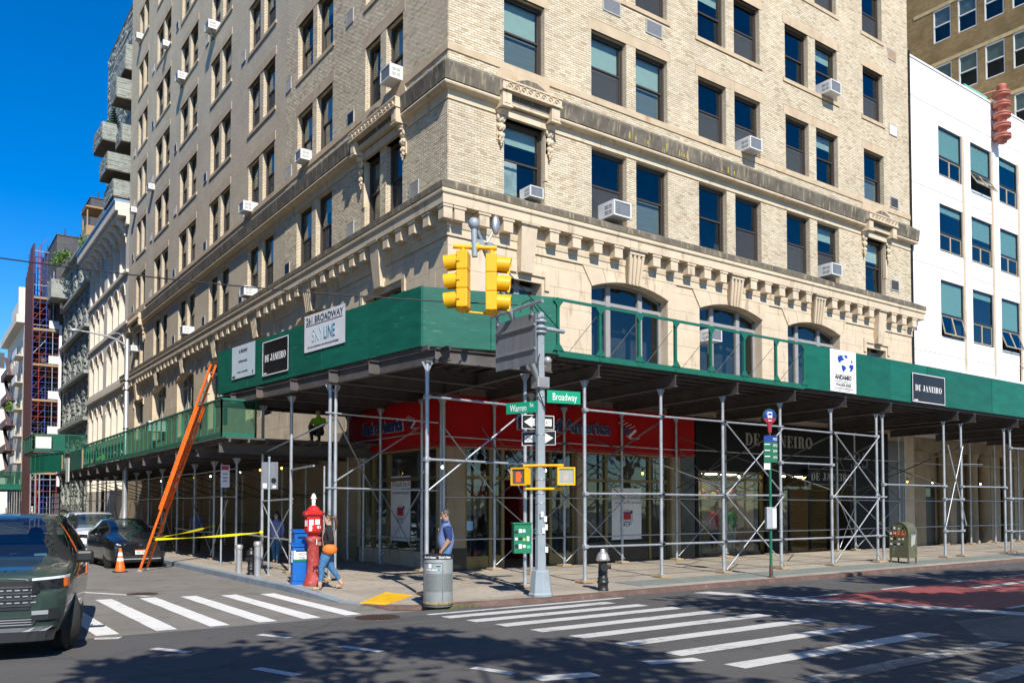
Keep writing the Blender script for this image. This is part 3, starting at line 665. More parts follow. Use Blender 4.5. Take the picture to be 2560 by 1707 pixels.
def aedicule(side, a, b):
    def B(nm, u0,u1,y0,y1,z0,z1,m=MT['stone']):
        p, q = front(side,u0,y0,z0), front(side,u1,y1,z1); MB().box(p[0],q[0],p[1],q[1],p[2],q[2]).build(nm, m, bld)
    c = (a+b)/2; w0, w1 = a-.33, b+.30
    mb = MB(); P = [(w0-.02,14.42),(w1+.04,14.42),(w1+.04,14.74),(w0-.02,14.74)]; mb.prism([front(side,p[0],-.46,p[1]) for p in P], Vector(front(side,0,.4,0)))
    for z in (14.42,14.69): p, q = front(side,w0-.04,-.49,z), front(side,w1+.06,-.46,z+.05); mb.box(p[0],q[0],p[1],q[1],p[2],q[2])
    mb.build('carved_panel', MT['stone'], bld)
    # running scroll carving
    mb = MB(); n = max(5, round((w1-w0)/.26))
    for i in range(n):
        cu = w0+.1+(w1-w0-.14)*(i+.5)/n
        for k in range(9):
            t0, t1 = k*.75, (k+1)*.75; r0, r1 = .095-.009*k, .095-.009*(k+1)
            mb.beam(front(side,cu+r0*math.cos(t0),-.475,14.58+r0*math.sin(t0)), front(side,cu+r1*math.cos(t1),-.475,14.58+r1*math.sin(t1)), .024, .03, 0, front(side,0,1,0))
        mb.beam(front(side,cu-.12,-.475,14.51), front(side,cu-.07,-.475,14.64), .02, .03, 0, front(side,0,1,0))
    mb.build('scroll_carving', MT['stone'], bld)
    hw = min(.85,(w1-w0)/3); mb = MB(); P = [(c-hw,14.74),(c+hw,14.74),(c+hw*.8,14.82),(c+hw*.25,14.97),(c-hw*.25,14.97),(c-hw*.8,14.82)]
    mb.prism([front(side,p[0],-.40,p[1]) for p in P], Vector(front(side,0,.4,0))); mb.build('crest', MT['stone_d'], bld)
    mb = MB(); P = [(w0,14.9),(w1,14.9),(w1-.14,15.27),(w0+.14,15.27)]; mb.prism([front(side,p[0],-.06,p[1]) for p in P], Vector(front(side,0,.06,0))); mb.build('apron', MT['stone_lt'], bld)
    B('soffit_panel', a-.1,b+.1,-.26,0,14.10,14.42); B('head', a-.12,b+.12,-.12,.25,13.80,14.05); B('jamb', b-.01,b+.10,-.05,.1,12.2,13.8)
    drop(side, a-.16, 14.40); drop(side, b+.14, 14.40)
aedicule('R', *CR[0]); aedicule('R', *CR[7]); aedicule('L', 2.75, 5.45); aedicule('L', 38.69, 41.37)
# --- windows
def net_like(name, col, k):
    m, nt, b = new_mat(name); out = nt.nodes['Material Output']; tr = N(nt, 'ShaderNodeBsdfTransparent'); b.inputs['Base Color'].default_value = (*col,1); b.inputs['Roughness'].default_value = .8; mx = N(nt, 'ShaderNodeMixShader'); mx.inputs[0].default_value = k
    nt.links.new(tr.outputs[0], mx.inputs[1]); nt.links.new(b.outputs[0], mx.inputs[2]); nt.links.new(mx.outputs[0], out.inputs['Surface']); return m
def window_meshes(w, h):
    f = MB(); d0, d1 = .17, .30; t = .07
    f.box(0,t,d0,d1,0,h); f.box(w-t,w,d0,d1,0,h); f.box(t,w-t,d0,d1,h-t,h); f.box(t,w-t,d0,d1,0,.06)
    f.box(t,t+.045,d0+.04,d1-.02,.06,h-t); f.box(w-t-.045,w-t,d0+.04,d1-.02,.06,h-t)
    m = h*.5
    f.box(t+.045,w-t-.045,d0+.035,d0+.085,m-.025,m+.03); f.box(t+.045,w-t-.045,d0+.075,d0+.12,.06,.14); f.box(t+.045,w-t-.045,d0+.02,d0+.06,h-t-.06,h-t)
    up = MB().box(t+.045,w-t-.045,d0+.05,d0+.056,m+.03,h-t-.06); lo = MB().box(t+.045,w-t-.045,d0+.09,d0+.096,.14,m-.025)
    return f.mesh('window', MT['frame']), up.mesh('pane', MT['pane']), lo.mesh('pane', MT['pane'])
WM = {}; WS = {}
MT['screen'] = net_like('grey_insect_screen', (.06,.065,.07), .42)
def add_window(side, a, b, z0, z1, blind):
    key = (round(b-a,2), round(z1-z0,2))
    if key not in WM:
        w, h = b-a, z1-z0; WM[key] = (*window_meshes(w,h), {k: MB().box(.12,w-.12,.34,.35,z,h-.08).mesh('blind', MT['blind' if k < 3 else 'blind_w']) for k, z in ((1,h*.55),(2,h*.74),(3,h*.62),(4,h*.12))}, MB().box(.12,w-.12,.34,.35,.15,h*.5).mesh('slatted_blind', MT['venetian']), h)
    fm, up, lo, bl, ven, h = WM[key]
    o = inst('window', fm, bld, (a,0,z0) if side == 'R' else (0,b,z0), 0 if side == 'R' else -math.pi/2)
    inst('pane', up, o); inst('pane', lo, o)
    if rnd.random() < .6: inst('insect_screen', WS.setdefault(key, MB().box(.12,b-a-.12,.235,.237,.13,(z1-z0)*.5-.03).mesh('insect_screen', MT['screen'])), o)
    if blind in bl: inst('blind', bl[blind], o)
    if blind in (1,5): inst('slatted_blind', ven, o)
    return o
BLR = {0:[2,0,5,0,0,5,2,3],1:[1,1,1,5,5,5,2,5],2:[1,1,3,2,5,0,2,5],3:[4,5,3,2,5,5,1,0],4:[0,1,3,5,2,1,0,3]}
for k in range(NR):
    for i, (a, b) in enumerate(CR): add_window('R', a, b, *ROWS[k], BLR[k][i])
for k in range(len(ROWS)):
    for i, (a, b) in enumerate(CL): add_window('L', a, b, *ROWS[k], rnd.choice([0,0,3,2,5,1]))
# arched windows: grey-brown frame with two mullions, a transom and panes
def arch_window(side, a, b, arched=True):
    w = b-a; h0 = 5.97 if arched else 6.2; zt = SZ if arched else 9.12; c = (a+b)/2; hw = w/2; y = .36; fm = MB(); t = .09
    o = empty('window', (0,0,0), 0, bld)
    def B(mb, u0,u1,z0,z1,yy=y,d=.09): p, q = front(side,u0,yy,z0), front(side,u1,yy+d,z1); mb.box(p[0],q[0],p[1],q[1],p[2],q[2])
    tz = 8.80
    top = lambda u: (arc_z(u,c,hw) if arched else zt)
    B(fm,a,a+t,h0,zt); B(fm,b-t,b,h0,zt)
    ms = [a+w*.29, a+w*.71] if arched else [c]
    for m in ms: B(fm,m-.10,m+.10,h0,top(m)-.02,y-.03,.13)
    B(fm,a+t,b-t,tz-.07,tz+.05,y-.015)
    n = 12
    for i in range(n):
        u0, u1 = a+w*i/n, a+w*(i+1)/n; za, zb = top(u0), top(u1)
        fm.hexa(pts_front(side,[(u0,y,za-.10),(u1,y,zb-.10),(u1,y+.09,zb-.10),(u0,y+.09,za-.10),(u0,y,za+.02),(u1,y,zb+.02),(u1,y+.09,zb+.02),(u0,y+.09,za+.02)]))
    fm.build('window_frame', MT['frame_lt'], o)
    ed = [a+t]+ms+[b-t]
    for i in range(len(ed)-1):
        u0, u1 = ed[i]+(.10 if i else 0), ed[i+1]-(.10 if i < len(ed)-2 else 0)
        p, q = front(side,u0,y+.045,h0+.05), front(side,u1,y+.052,tz-.07); MB().box(p[0],q[0],p[1],q[1],p[2],q[2]).build('pane', MT['pane'], o)
        k = 4; P = [(u0,tz+.05),(u1,tz+.05)]+[(u1+(u0-u1)*j/k, top(u1+(u0-u1)*j/k)-.10) for j in range(k+1)]
        MB().prism([front(side,p[0],y+.045,p[1]) for p in P], Vector(front(side,0,.007,0))).build('pane', MT['pane'], o)
for a, b in AR: arch_window('R', a, b)
for a, b in AL: arch_window('L', a, b)
for a, b in SWR: arch_window('R', a, b, False)
for a, b in SWL: arch_window('L', a, b, False)
# intrados of the arches (underside stones)
for side, A in (('R',AR),('L',AL)):
    for a, b in A:
        c, hw = (a+b)/2, (b-a)/2; mb = MB(); n = 9
        for i in range(n):
            u0, u1 = a+(b-a)*i/n, a+(b-a)*(i+1)/n; z0, z1 = arc_z(u0,c,hw), arc_z(u1,c,hw)
            mb.hexa(pts_front(side,[(u0+.004,.0,z0),(u1-.004,.0,z1),(u1-.004,.44,z1),(u0+.004,.44,z0),(u0+.004,.0,10.0),(u1-.004,.0,10.0),(u1-.004,.44,10.0),(u0+.004,.44,10.0)]))
        mb.build('arch_soffit', MT['stone'], bld)
# inner shell of the arcade storey
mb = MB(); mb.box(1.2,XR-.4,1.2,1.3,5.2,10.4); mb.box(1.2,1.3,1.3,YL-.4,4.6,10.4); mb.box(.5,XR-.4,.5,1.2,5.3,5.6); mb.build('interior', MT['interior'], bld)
# --- vent grilles through the walls
VL = [(1.95,2),(6.55,1),(6.65,2),(12.5,1),(12.6,2),(1.9,0),(12.6,0),(18.6,0),(18.5,1),(24.7,0),(24.6,1),(24.7,2),(31.0,1),(30.9,2),(31.0,3),(37.0,1),(37.0,2),(36.9,4),(37.0,5),(42.4,2),(42.3,3),(42.4,4),(36.9,3),(42.3,1),(6.5,0),(30.9,0),(30.9,5),(24.6,4),(18.5,3)]
vg = MB(); vg.box(0,.04,-.03,.0,0,.5); vg.box(.66,.70,-.03,0,0,.5); vg.box(.04,.66,-.03,0,0,.04); vg.box(.04,.66,-.03,0,.46,.5)
vgm = vg.mesh('vent_frame', MT['vent']); vb = MB().box(.04,.66,-.022,-.016,.04,.46).mesh('vent_back', MT['dark']); vs_ = MB()
for k in range(7): vs_.box(.09+k*.082,.115+k*.082,-.028,-.022,.04,.46)
vsm = vs_.mesh('vent_slats', MT['vent'])
for y, k in VL:
    o = inst('vent', vgm, bld, (0-.015, y+.35, ROWS[k][0]-.02 if k != 0 else 11.5), -math.pi/2, (.82,1,1.0)); inst('vent_back', vb, o)
    if rnd.random() < .6: inst('vent_slats', vsm, o)
for x, z, c in ((6.0,18.55,'ac_grille'),(8.0,18.45,'ac_grille'),(23.4,15.55,'interior'),(23.4,18.9,'white'),(23.35,11.75,'interior'),(23.4,22.4,'wood')):
    o = inst('vent', vgm, bld, (x,-.015,z), 0, (1.15 if x < 10 else .95,1,1)); MB().box(.04,.66,-.024,-.012,.04,.46).build('vent_back', MT[c], o)

ym = mat('yellow_drip', (.62,.50,.02), .6)
for x, h in ((6.95,.22),(7.22,.12),(7.8,.13),(8.72,.26),(9.36,.2),(9.47,.14),(9.6,.12),(9.75,.24),(11.95,.2),(12.3,.13),(11.6,.08)): MB().box(x-.012,x+.012,-.300,-.262,14.33+.02*(h<.15),14.35+h).build('paint_drip', ym, bld)
# ------------------------------------------------------------------ ground floor shops
def lamp_mat(name, col, st): return mat(name, col, .5, var=0, emit=(col, st))
MT['lamp_w'] = lamp_mat('lit_tube', (1,.95,.85), 3.0); MT['lamp_s'] = lamp_mat('lit_shop_strip', (1,.80,.52), 16.0); MT['bulb_o'] = lamp_mat('lit_amber_bulb', (1,.5,.08), 5.0); MT['bulb_w'] = lamp_mat('lit_white_bulb', (1,.97,.9), 6.0); MT['bulb_r'] = lamp_mat('lit_red_bulb', (1,.03,.02), 4.0)
MT['shopfloor'] = mat('shop_floor', (.16,.14,.12), .35, var=.1); MT['shopwall'] = mat('shop_wall', (.34,.30,.24), .8, var=.1); MT['shelf'] = mat('shop_shelf', (.50,.42,.30), .6, var=.1); MT['inred'] = mat('interior_red', (.22,.012,.012), .6, var=.1)
def part(nm, x0, x1, y0, y1, z0, z1, m, parent=bld, bevel=0): return MB().box(x0,x1,y0,y1,z0,z1).build(nm, MT[m] if isinstance(m, str) else m, parent, bevel=bevel)
# shells
part('shop_floor', .1,XR-.4,.1,9,.10,.155,'shopfloor'); part('shop_ceiling', .1,XR-.4,.45,9,4.6,4.7,'shopwall'); part('shop_wall', .1,XR-.4,8.4,8.5,.15,4.6,'shopwall')
part('shop_wall', 10.0,10.2,.1,8.4,.15,4.6,'shopwall'); part('shop_wall', 4.9,5.1,3.2,8.4,.15,4.6,'inred'); part('fascia_wall', 0,XR,.03,.10,3.72,5.2,'stone'); part('spandrel', .03,.09,0,5.9,3.72,5.2,'stone')
for x in (2.2,4.4,6.6,8.8): part('ceiling_light', x,x+.9,1.2,1.5,4.56,4.60,'lamp_w')
# bank front on the avenue
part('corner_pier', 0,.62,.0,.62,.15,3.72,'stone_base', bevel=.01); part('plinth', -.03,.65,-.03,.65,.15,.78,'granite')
def glazing(side, ue, zsill, ztop, tr, y=.14, base='bronze', door=None):
    def B(nm, u0, u1, y0, y1, z0, z1, m, par):
        p, q = front(side,u0,y0,z0), front(side,u1,y1,z1); return part(nm, p[0],q[0],p[1],q[1],p[2],q[2],m,par)
    root = empty('shopfront', (0,0,0), 0, bld)
    for u in ue: B('mullion', u-.055,u+.055,y-.04,y+.12,.15,ztop,'bronze',root)
    for a, b in zip(ue[:-1], ue[1:]):
        a += .055; b -= .055; isd = door and door[0] < (a+b)/2 < door[1]
        B('head_rail', a,b,y-.03,y+.1,ztop-.06,ztop,'bronze',root); B('transom', a,b,y-.03,y+.1,tr-.05,tr+.05,'bronze',root)
        if isd: B('pane', a,b,y+.03,y+.036,tr+.05,ztop-.06,'pane_dk',root); continue
        B('base_panel', a,b,y-.02,y+.1,.15,zsill,base,root)
        B('pane', a,b,y+.03,y+.036,zsill,tr-.05,'pane_dk',root); B('pane', a,b,y+.03,y+.036,tr+.05,ztop-.06,'pane_dk',root)
    return root
glazing('R', [.68,1.58,2.02,3.85,4.80], .52, 3.74, 2.84, door=(2.02,3.85))
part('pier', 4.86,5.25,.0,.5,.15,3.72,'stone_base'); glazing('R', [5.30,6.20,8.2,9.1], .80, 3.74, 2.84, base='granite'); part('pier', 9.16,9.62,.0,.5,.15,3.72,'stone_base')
part('pier', 9.62,10.34,-.02,.6,.15,5.2,'granite')
glazing('L', [.75,1.45,3.9,5.0,5.8], .62, 3.74, 2.84, base='granite')
for x in (2.3,3.2): part('cash_machine', x,x+.55,2.9,3.4,.15,1.7,'dark'); 
part('machine_panel', 2.1,4.4,3.4,3.5,.15,3.2,'shopwall'); part('machine_header', 2.1,4.4,3.36,3.40,2.3,2.7,'inred'); part('screen', 2.4,2.75,2.88,2.90,1.2,1.5,lamp_mat('screen_blue',(.12,.25,.5),.5)); part('screen', 3.3,3.65,2.88,2.90,1.2,1.5,lamp_mat('screen_blue2',(.12,.25,.5),.5))
part('open_door', 2.05,2.09,.2,1.05,.17,2.75,'bronze')
# red fascia with the bank's name
fs = thing('bank_fascia_sign', 'long red fascia sign with blue bank name wrapping the corner', 'sign', (0,0,0))
L = [(9.95,-.35),(-.35,-.35),(-.35,5.95),(-.02,5.95),(-.02,-.02),(9.95,-.02)]
MB().prism([(x,y,3.73) for x,y in L][::-1], (0,0,1.43)).build('sign_box', MT['red'], fs)
mb = MB(); mb.box(-.37,9.97,-.37,-.35,3.73,3.80); mb.box(-.37,-.35,-.35,5.97,3.73,3.80); mb.box(-.36,9.96,-.36,-.35,5.08,5.16); mb.box(-.36,-.35,-.35,5.96,5.08,5.16); mb.build('sign_trim', mat('red_trim', (.30,.005,.005), .4), fs)
tm = text_mesh('letters', 'Bank of America', .56, MT['navy'], .03, 'LEFT', .012); wdt = max(v.co.x for v in tm.vertices)
for v in tm.vertices: v.co.x *= 3.72/wdt
tw = text_mesh('letter_halo', 'Bank of America', .56, mat('letter_white_edge', (.55,.5,.55), .5), .018, 'LEFT', .026); wdt2 = max(v.co.x for v in tw.vertices)
for v in tw.vertices: v.co.x *= 3.76/wdt2
inst('letters', tm, fs, (2.2,-.39,4.30)); inst('letter_halo', tw, fs, (2.18,-.37,4.30))
inst('letters', tm, fs, (-.39,4.72,4.30), -math.pi/2, (.74,1,1)); inst('letter_halo', tw, fs, (-.37,4.735,4.30), -math.pi/2, (.74,1,1))
def flag(parent, M4):
    for k in range(3):
        mb = MB(); o = k*.20; mb.prism([(0+o,-.02,.0-.04*k),(.30+o,-.02,.22-.04*k),(.38+o,-.02,.17-.04*k),(.08+o,-.02,-.05-.04*k)], (0,.02,0)); ob = mb.build('flag_stripe', MT['navy'] if k < 2 else MT['white'], parent); ob.matrix_local = M4
    for k in range(4):
        mb = MB(); o = k*.16; mb.beam((-.05+o,-.015,.30-.05*k), (.22+o,-.015,.40-.05*k), .018, .01, 0, (0,1,0)); mb.beam((.3+o*.8,-.015,-.08-.04*k), (.52+o*.8,-.015,-.2+.02*k), .018, .01, 0, (0,1,0)); ob = mb.build('flag_line', MT['white'], parent); ob.matrix_local = M4
flag(fs, Matrix.Translation((6.35,-.36,4.40))); flag(fs, Matrix.Translation((-.36,1.75,4.42)) @ Matrix.Rotation(-math.pi/2, 4, 'Z') @ Matrix.Scale(.7, 4))
# window posters
def poster(name, label, w, h, loc, rz, lines, cart):
    t = thing(name, label, 'poster', loc, rz)
    MB().box(0,w,-.004,0,0,h).build('sheet', MT['white'], t)
    for txt, sz, x, z, m in lines: inst('lettering', text_mesh('lettering', txt, sz, m, .001), t, (x,-.006,z))
    gy = mat('poster_grey', (.55,.55,.56), .7); rd = mat('poster_red', (.50,.02,.03), .6); cx = w/2
    mb = MB(); mb.prism([(cx+.30*math.cos(i*math.pi/12),-.0055,cart+.30*math.sin(i*math.pi/12)) for i in range(24)], (0,.001,0)); mb.build('disc', gy, t)
    MB().box(cx-.19,cx+.19,-.0075,-.006,cart-.05,cart+.16).build('card', rd, t)
    mb = MB(); mb.box(cx-.21,cx+.23,-.008,-.007,cart+.16,cart+.20); mb.box(cx-.17,cx+.17,-.008,-.007,cart-.16,cart-.14)
    for s in (-.12,.12): mb.prism([(cx+s+.035*math.cos(i*math.pi/5),-.008,cart-.22+.035*math.sin(i*math.pi/5)) for i in range(10)], (0,.001,0))
    mb.prism([(cx+.22+.06*math.cos(i*math.pi/6),-.0085,cart+.2+.06*math.sin(i*math.pi/6)) for i in range(12)], (0,.001,0)); mb.build('cart', MT['navy'], t)
gt = mat('poster_grey_ink', (.09,.09,.11), .7); rt = mat('poster_red_ink', (.45,.02,.03), .7)
poster('window_poster', 'white online shopping poster with red cart in bank window on the avenue', 1.36, 1.72, (6.48,.16,.88), 0, [('Online shopping',.20,.08,1.40,gt),('earns you',.125,.14,1.20,gt),('3%',.14,.66,1.20,rt),('cash back',.125,.86,1.20,gt)], .72)
poster('window_poster', 'white cash back poster with red cart in bank window on the side street', 1.30, 2.05, (.16,3.75,.90), -math.pi/2, [('3%',.26,.06,1.72,rt),('cash back',.24,.34,1.72,gt),('on online shopping',.14,.12,1.48,gt)], .85)
# clothes shop
part('shop_fascia', 10.34,22.85,-.06,.10,3.28,5.2,'blackpaint'); part('shop_pier', 14.35,15.3,-.04,.6,.15,3.28,'blackpaint'); part('shop_pier', 10.34,10.5,-.04,.3,.15,3.28,'blackpaint'); part('shop_pier', 19.9,22.85,-.03,.5,.15,3.28,'blackpaint'); part('grey_panel', 22.9,24.12,-.03,.4,.15,4.9, mat('grey_cladding', (.13,.135,.14), .4, var=.05)); part('end_pier', 24.15,XR,-.01,.5,.15,5.2,'stone')
glazing('R', [10.52,14.33], .30, 3.26, 3.0, base='granite'); part('shop_step', 15.3,19.9,-.0,.2,.15,.17,'granite')
for x in (15.4,17.1,18.5,19.8): part('door_frame', x-.05,x+.05,.9,1.0,.15,2.7,'dark')
part('door_pane', 15.45,17.05,.95,.956,.2,2.65,'pane_dk'); part('door_pane', 18.55,19.75,.95,.956,.2,2.65,'pane_dk'); part('transom_panel', 15.3,19.9,.9,1.0,2.7,3.28,'pane_dk'); part('shop_wall', 15.32,15.36,1.0,6,.15,4.6,'shopwall')
lpale = mat('letter_pale', (.34,.33,.30), .5); tot = serif_letters('DE JANEIRO', .46, .03)[1]; sx = 4.24/tot; xx = 13.05
for ch in 'DE JANEIRO':
    lt = serif_letters(ch, .46, .03)
    if ch != ' ': inst('letter', lt[0].mesh('letter', lpale), bld, (xx,-.062,4.30), 0, (sx,1,1))
    xx += lt[1]*sx
hs_ = thing('hanging_sign', 'black hanging shop sign with pale serif lettering above the shop door', 'sign', (16.65,-.22,2.87))
MB().box(0,3.26,-.05,.05,0,.63).build('board', MT['blackpaint'], hs_); mb = MB(); mb.box(0,3.26,-.056,-.05,0,.02); mb.box(0,3.26,-.056,-.05,.61,.63); mb.box(.1,.14,-.01,.01,.63,.9); mb.box(3.1,3.14,-.01,.01,.63,.9); mb.build('board_edge', MT['frame_lt'], hs_)
lt = serif_letters('DE JANEIRO', .30, .01); MB_ = lt[0]; inst('letters', MB_.mesh('letters', mat('letter_cream', (.45,.44,.40), .5)), hs_, (.20,-.05,.17), 0, (2.86/lt[1],1,1))
inst('house_number', text_mesh('house_number', '25', 1.0, mat('number_grey', (.06,.06,.063), .4), .02), bld, (20.1,-.065,3.62), 0, (1.2,1,1))
# goods in the shop: shelves, clothes on dummies
for z in (.9,1.35,1.8,2.25): part('shelf', 12.4,14.2,2.2,2.6,z,z+.03,'shelf')
part('shelf_back', 12.4,14.2,2.6,2.65,.2,3.0,'shelf')
for x in (15.8,16.5,17.3,18.8): part('clothes_rail', x,x+.5,3.2,3.5,.8,1.9, mat('garment_%d' % int(x*10), rnd.choice([(.10,.16,.02),(.30,.16,.05),(.05,.05,.06),(.02,.10,.10)]), .9, var=.3, scale=8))
for x in (10.9,12.0,13.1,16.2,17.6,19.0): part('ceiling_light', x,x+.6,.9,1.15,3.2,3.24,'lamp_s'); part('ceiling_light', x,x+.6,2.4,2.6,4.4,4.44,'lamp_s')
cols = [(.5,.05,.02),(.6,.4,.02),(.45,.10,.12)]
for i in range(9):
    t = MB(); t.ball((0,0,0), .11, 8, sc=(1.2,.8,.9)); o = t.build('goods', mat('goods_%d' % i, cols[i%3], .6), bld, (11.6+.28*i,1.2,2.35+.1*((i*7)%3)))
# neighbour's shaded entrance at the right end
ent = thing('entrance_building', 'shaded tan stone entrance with round columns under the shed at far right', 'building')
def ep(*a, **k): return part(*a, parent=ent, **k)
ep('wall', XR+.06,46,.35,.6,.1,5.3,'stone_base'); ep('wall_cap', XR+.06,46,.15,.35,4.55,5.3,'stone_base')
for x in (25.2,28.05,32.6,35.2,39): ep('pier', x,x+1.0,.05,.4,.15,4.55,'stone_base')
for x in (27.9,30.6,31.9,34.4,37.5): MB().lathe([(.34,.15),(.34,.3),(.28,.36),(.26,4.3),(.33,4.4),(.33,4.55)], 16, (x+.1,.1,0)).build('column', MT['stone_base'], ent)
for x in (26.35,29.2,33.2,36.4):
    ep('doorway', x,x+1.15,.30,.36,.15,2.9,'dark'); ep('door_leaf', x+.08,x+1.07,.28,.30,.15,2.4, mat('door_%d' % int(x*10), (.03,.028,.025), .4)); ep('fanlight', x+.05,x+1.10,.285,.30,2.45,2.85, mat('fanlight_%d' % int(x*10), (.25,.10,.02), .5) if x == 29.2 else 'pane_dk')
# ------------------------------------------------------------------ the green sidewalk sheds
def net_mat():
    m, nt, b = new_mat('green_netting'); out = nt.nodes['Material Output']; tr = N(nt, 'ShaderNodeBsdfTransparent'); tr.inputs[0].default_value = (.62,.78,.70,1)
    b.inputs['Base Color'].default_value = (.02,.12,.08,1); b.inputs['Roughness'].default_value = .8; mx = N(nt, 'ShaderNodeMixShader'); mx.inputs[0].default_value = .26
    nt.links.new(tr.outputs[0], mx.inputs[1]); nt.links.new(b.outputs[0], mx.inputs[2]); nt.links.new(mx.outputs[0], out.inputs['Surface']); return m
MT['net'] = net_mat()
shed = thing('sidewalk_shed', 'green plywood sidewalk shed on steel pipe posts wrapping the street corner', 'scaffold')
PX = [-1.0,.80,3.42,5.85,8.40,10.95,13.50,13.86,17.85,19.1,22.5,23.0,26.4,28.9,31.4,34]
YO, YI = -4.98, -.42
def tube_part(nm, p0, p1, r, par, m='steel', n=10): return MB().tube(p0, p1, r, n).build(nm, MT[m], par)
def post(x, y, z1, par, z0=.15, r=.045):
    o = tube_part('post', (x,y,z0+.07), (x,y,z1), r, par)
    mb = MB(); mb.box(x-.09,x+.09,y-.09,y+.09,z0+.06,z0+.075); mb.tube((x,y,z0+.07),(x,y,z0+.2),.03,8); mb.build('base_plate', MT['steel'], o)
    MB().box(x-.17,x+.17,y-.16,y+.16,z0,z0+.06).build('sole_block', MT['wood'], o, bevel=.01)
    mb = MB(); mb.box(x-.08,x+.08,y-.08,y+.08,z1-.012,z1)
    for s in (-1,1): mb.prism([(x+s*.04,y-.006,z1-.2),(x+s*.14,y-.006,z1-.012),(x+s*.04,y-.006,z1-.012)], (0,.012,0))
    mb.build('post_head', MT['steel'], o)
    if rnd.random() < .35: MB().tube((x,y,z0+.3+rnd.random()),(x,y,z0+1.0+rnd.random()*.9),r+.003,10).build('paint_smear', MT['steel'], o)
    return o
def coupler(x, y, z, par): MB().cbox((x,y,z), (.13,.13,.09)).build('coupler', MT['steel'], par, bevel=.015)
for i, x in enumerate(PX):
    post(x, YO-.1, 5.05, shed, zs(x,-5.1)-.0); 
    if i not in (7,): post(x+.55, YI, 5.05, shed)
def pipe(p0, p1, par, r=.026, m='steel'): return tube_part('pipe', p0, p1, r, par, m, 8)
ROWY = YO-.1
for i in range(len(PX)-1):
    a, b = PX[i], PX[i+1]
    if b-a < .6:
        for z in (1.02,2.30): pipe((a-.1,ROWY-.06,z),(b+.12,ROWY-.06,z), shed)
        continue
    lv = {0:[],1:[4.33,2.30,1.02],2:[4.33,2.30,1.02],3:[4.33,2.30,1.02],4:[4.30,3.28,1.02],5:[4.30,2.30,1.02],6:[2.95,],7:[2.72],8:[2.25,1.1],9:[2.72],10:[2.2,1.05]}.get(i,[4.3,2.3,1.0])
    for z in lv:
        pipe((a-.06,ROWY-.06,z),(b+.06,ROWY-.06,z+rnd.uniform(-.02,.02)), shed); coupler(a,ROWY-.03,z,shed); coupler(b,ROWY-.03,z,shed)
    if i in (3,5,10,12): 
        for z0, z1 in ((2.30,4.28),(.25,2.28)):
            pipe((a,ROWY-.10,z0),(b,ROWY-.10,z1), shed, .019); pipe((a,ROWY-.13,z1),(b,ROWY-.13,z0), shed, .019)
    # back row
    a2, b2 = a+.55, b+.55
    for z in (1.05,2.25,3.95): pipe((a2,YI-.06,z),(b2,YI-.06,z+rnd.uniform(-.03,.03)), shed, .021)
    if i in (1,2,4,6,8,9):
        pipe((a2,YI-.09,2.25),(b2,YI-.09,3.95), shed, .017, 'beam'); pipe((a2,YI-.11,3.95),(b2,YI-.11,2.25), shed, .017, 'beam')
        pipe((a2,YI-.09,.3),(b2,YI-.09,2.2), shed, .017); pipe((a2,YI-.11,2.2),(b2,YI-.11,.3), shed, .017)
    if i in (1,2,4,5,7,9): pipe((a,ROWY,4.2),(a2,YI,2.6), shed, .022, 'beam')
    if i in (2,4,6,8): pipe((b,ROWY,2.5),(a2,YI,4.4), shed, .022, 'beam')
pipe((17.75,ROWY-.1,1.3),(19.05,ROWY-.1,4.2), shed, .02); pipe((19.15,ROWY-.13,1.3),(17.9,ROWY-.13,4.2), shed, .02)
# corner posts and pipes
CP = [(-3.66,-5.2),(-3.95,-.85),(-3.80,-.85),(-3.9,1.9),(-3.8,4.5)]
for x, y in CP: post(x, y, 5.05, shed)
for x, y in ((-.5,3.2),(-.45,5.7),(-.6,.4),(-.45,-.55),(1.2,-2.4)): post(x, y, 5.05, shed)
for z, r in ((4.30,.026),(2.98,.026)): pipe((-3.66,-5.26,z),(-1.0,ROWY-.06,z-.02), shed, r); coupler(-3.66,-5.2,z,shed)
for z in (4.33,2.45): pipe((-4.1,-.92,z),(-.6,-.5,z-.02), shed, .024)
for z in (4.1,2.5,1.05): pipe((-.5,3.2,z),(-.45,5.7,z), shed, .02); pipe((-.6,.4,z),(-.5,3.2,z), shed, .02)
pipe((-3.85,-.9,4.3),(-.5,3.2,2.0), shed, .022); pipe((-3.85,-.9,2.6),(-.6,.4,4.3), shed, .022); pipe((-.5,3.2,.3),(-.6,.4,2.5), shed, .018); pipe((-.5,3.2,2.5),(-.6,.4,.3), shed, .018)
pipe((-3.8,-.9,4.2),(-3.8,4.5,3.6), shed, .024); pipe((-3.85,1.9,2.2),(-3.8,4.5,2.15), shed, .024); pipe((-3.8,4.5,.3),(-3.85,1.9,2.1), shed, .018); pipe((-3.85,1.9,.3),(-3.8,4.5,2.1), shed, .018)
pipe((-3.9,1.9,1.06),(-3.8,6.9,1.12), shed, .026); pipe((-4.35,-.8,3.0),(-3.9,1.9,3.0), shed, .024); tube_part('pipe', (-4.05,-.75,.3), (-4.05,-.75,3.0), .024, shed)
pipe((-1.0,ROWY,2.2),(.9,YI,4.3), shed, .022); pipe((-3.66,-5.2,2.3),(-1.0,-5.1,4.2), shed, .02); pipe((-.45,-.55,4.2),(1.3,YI,2.4), shed, .022)
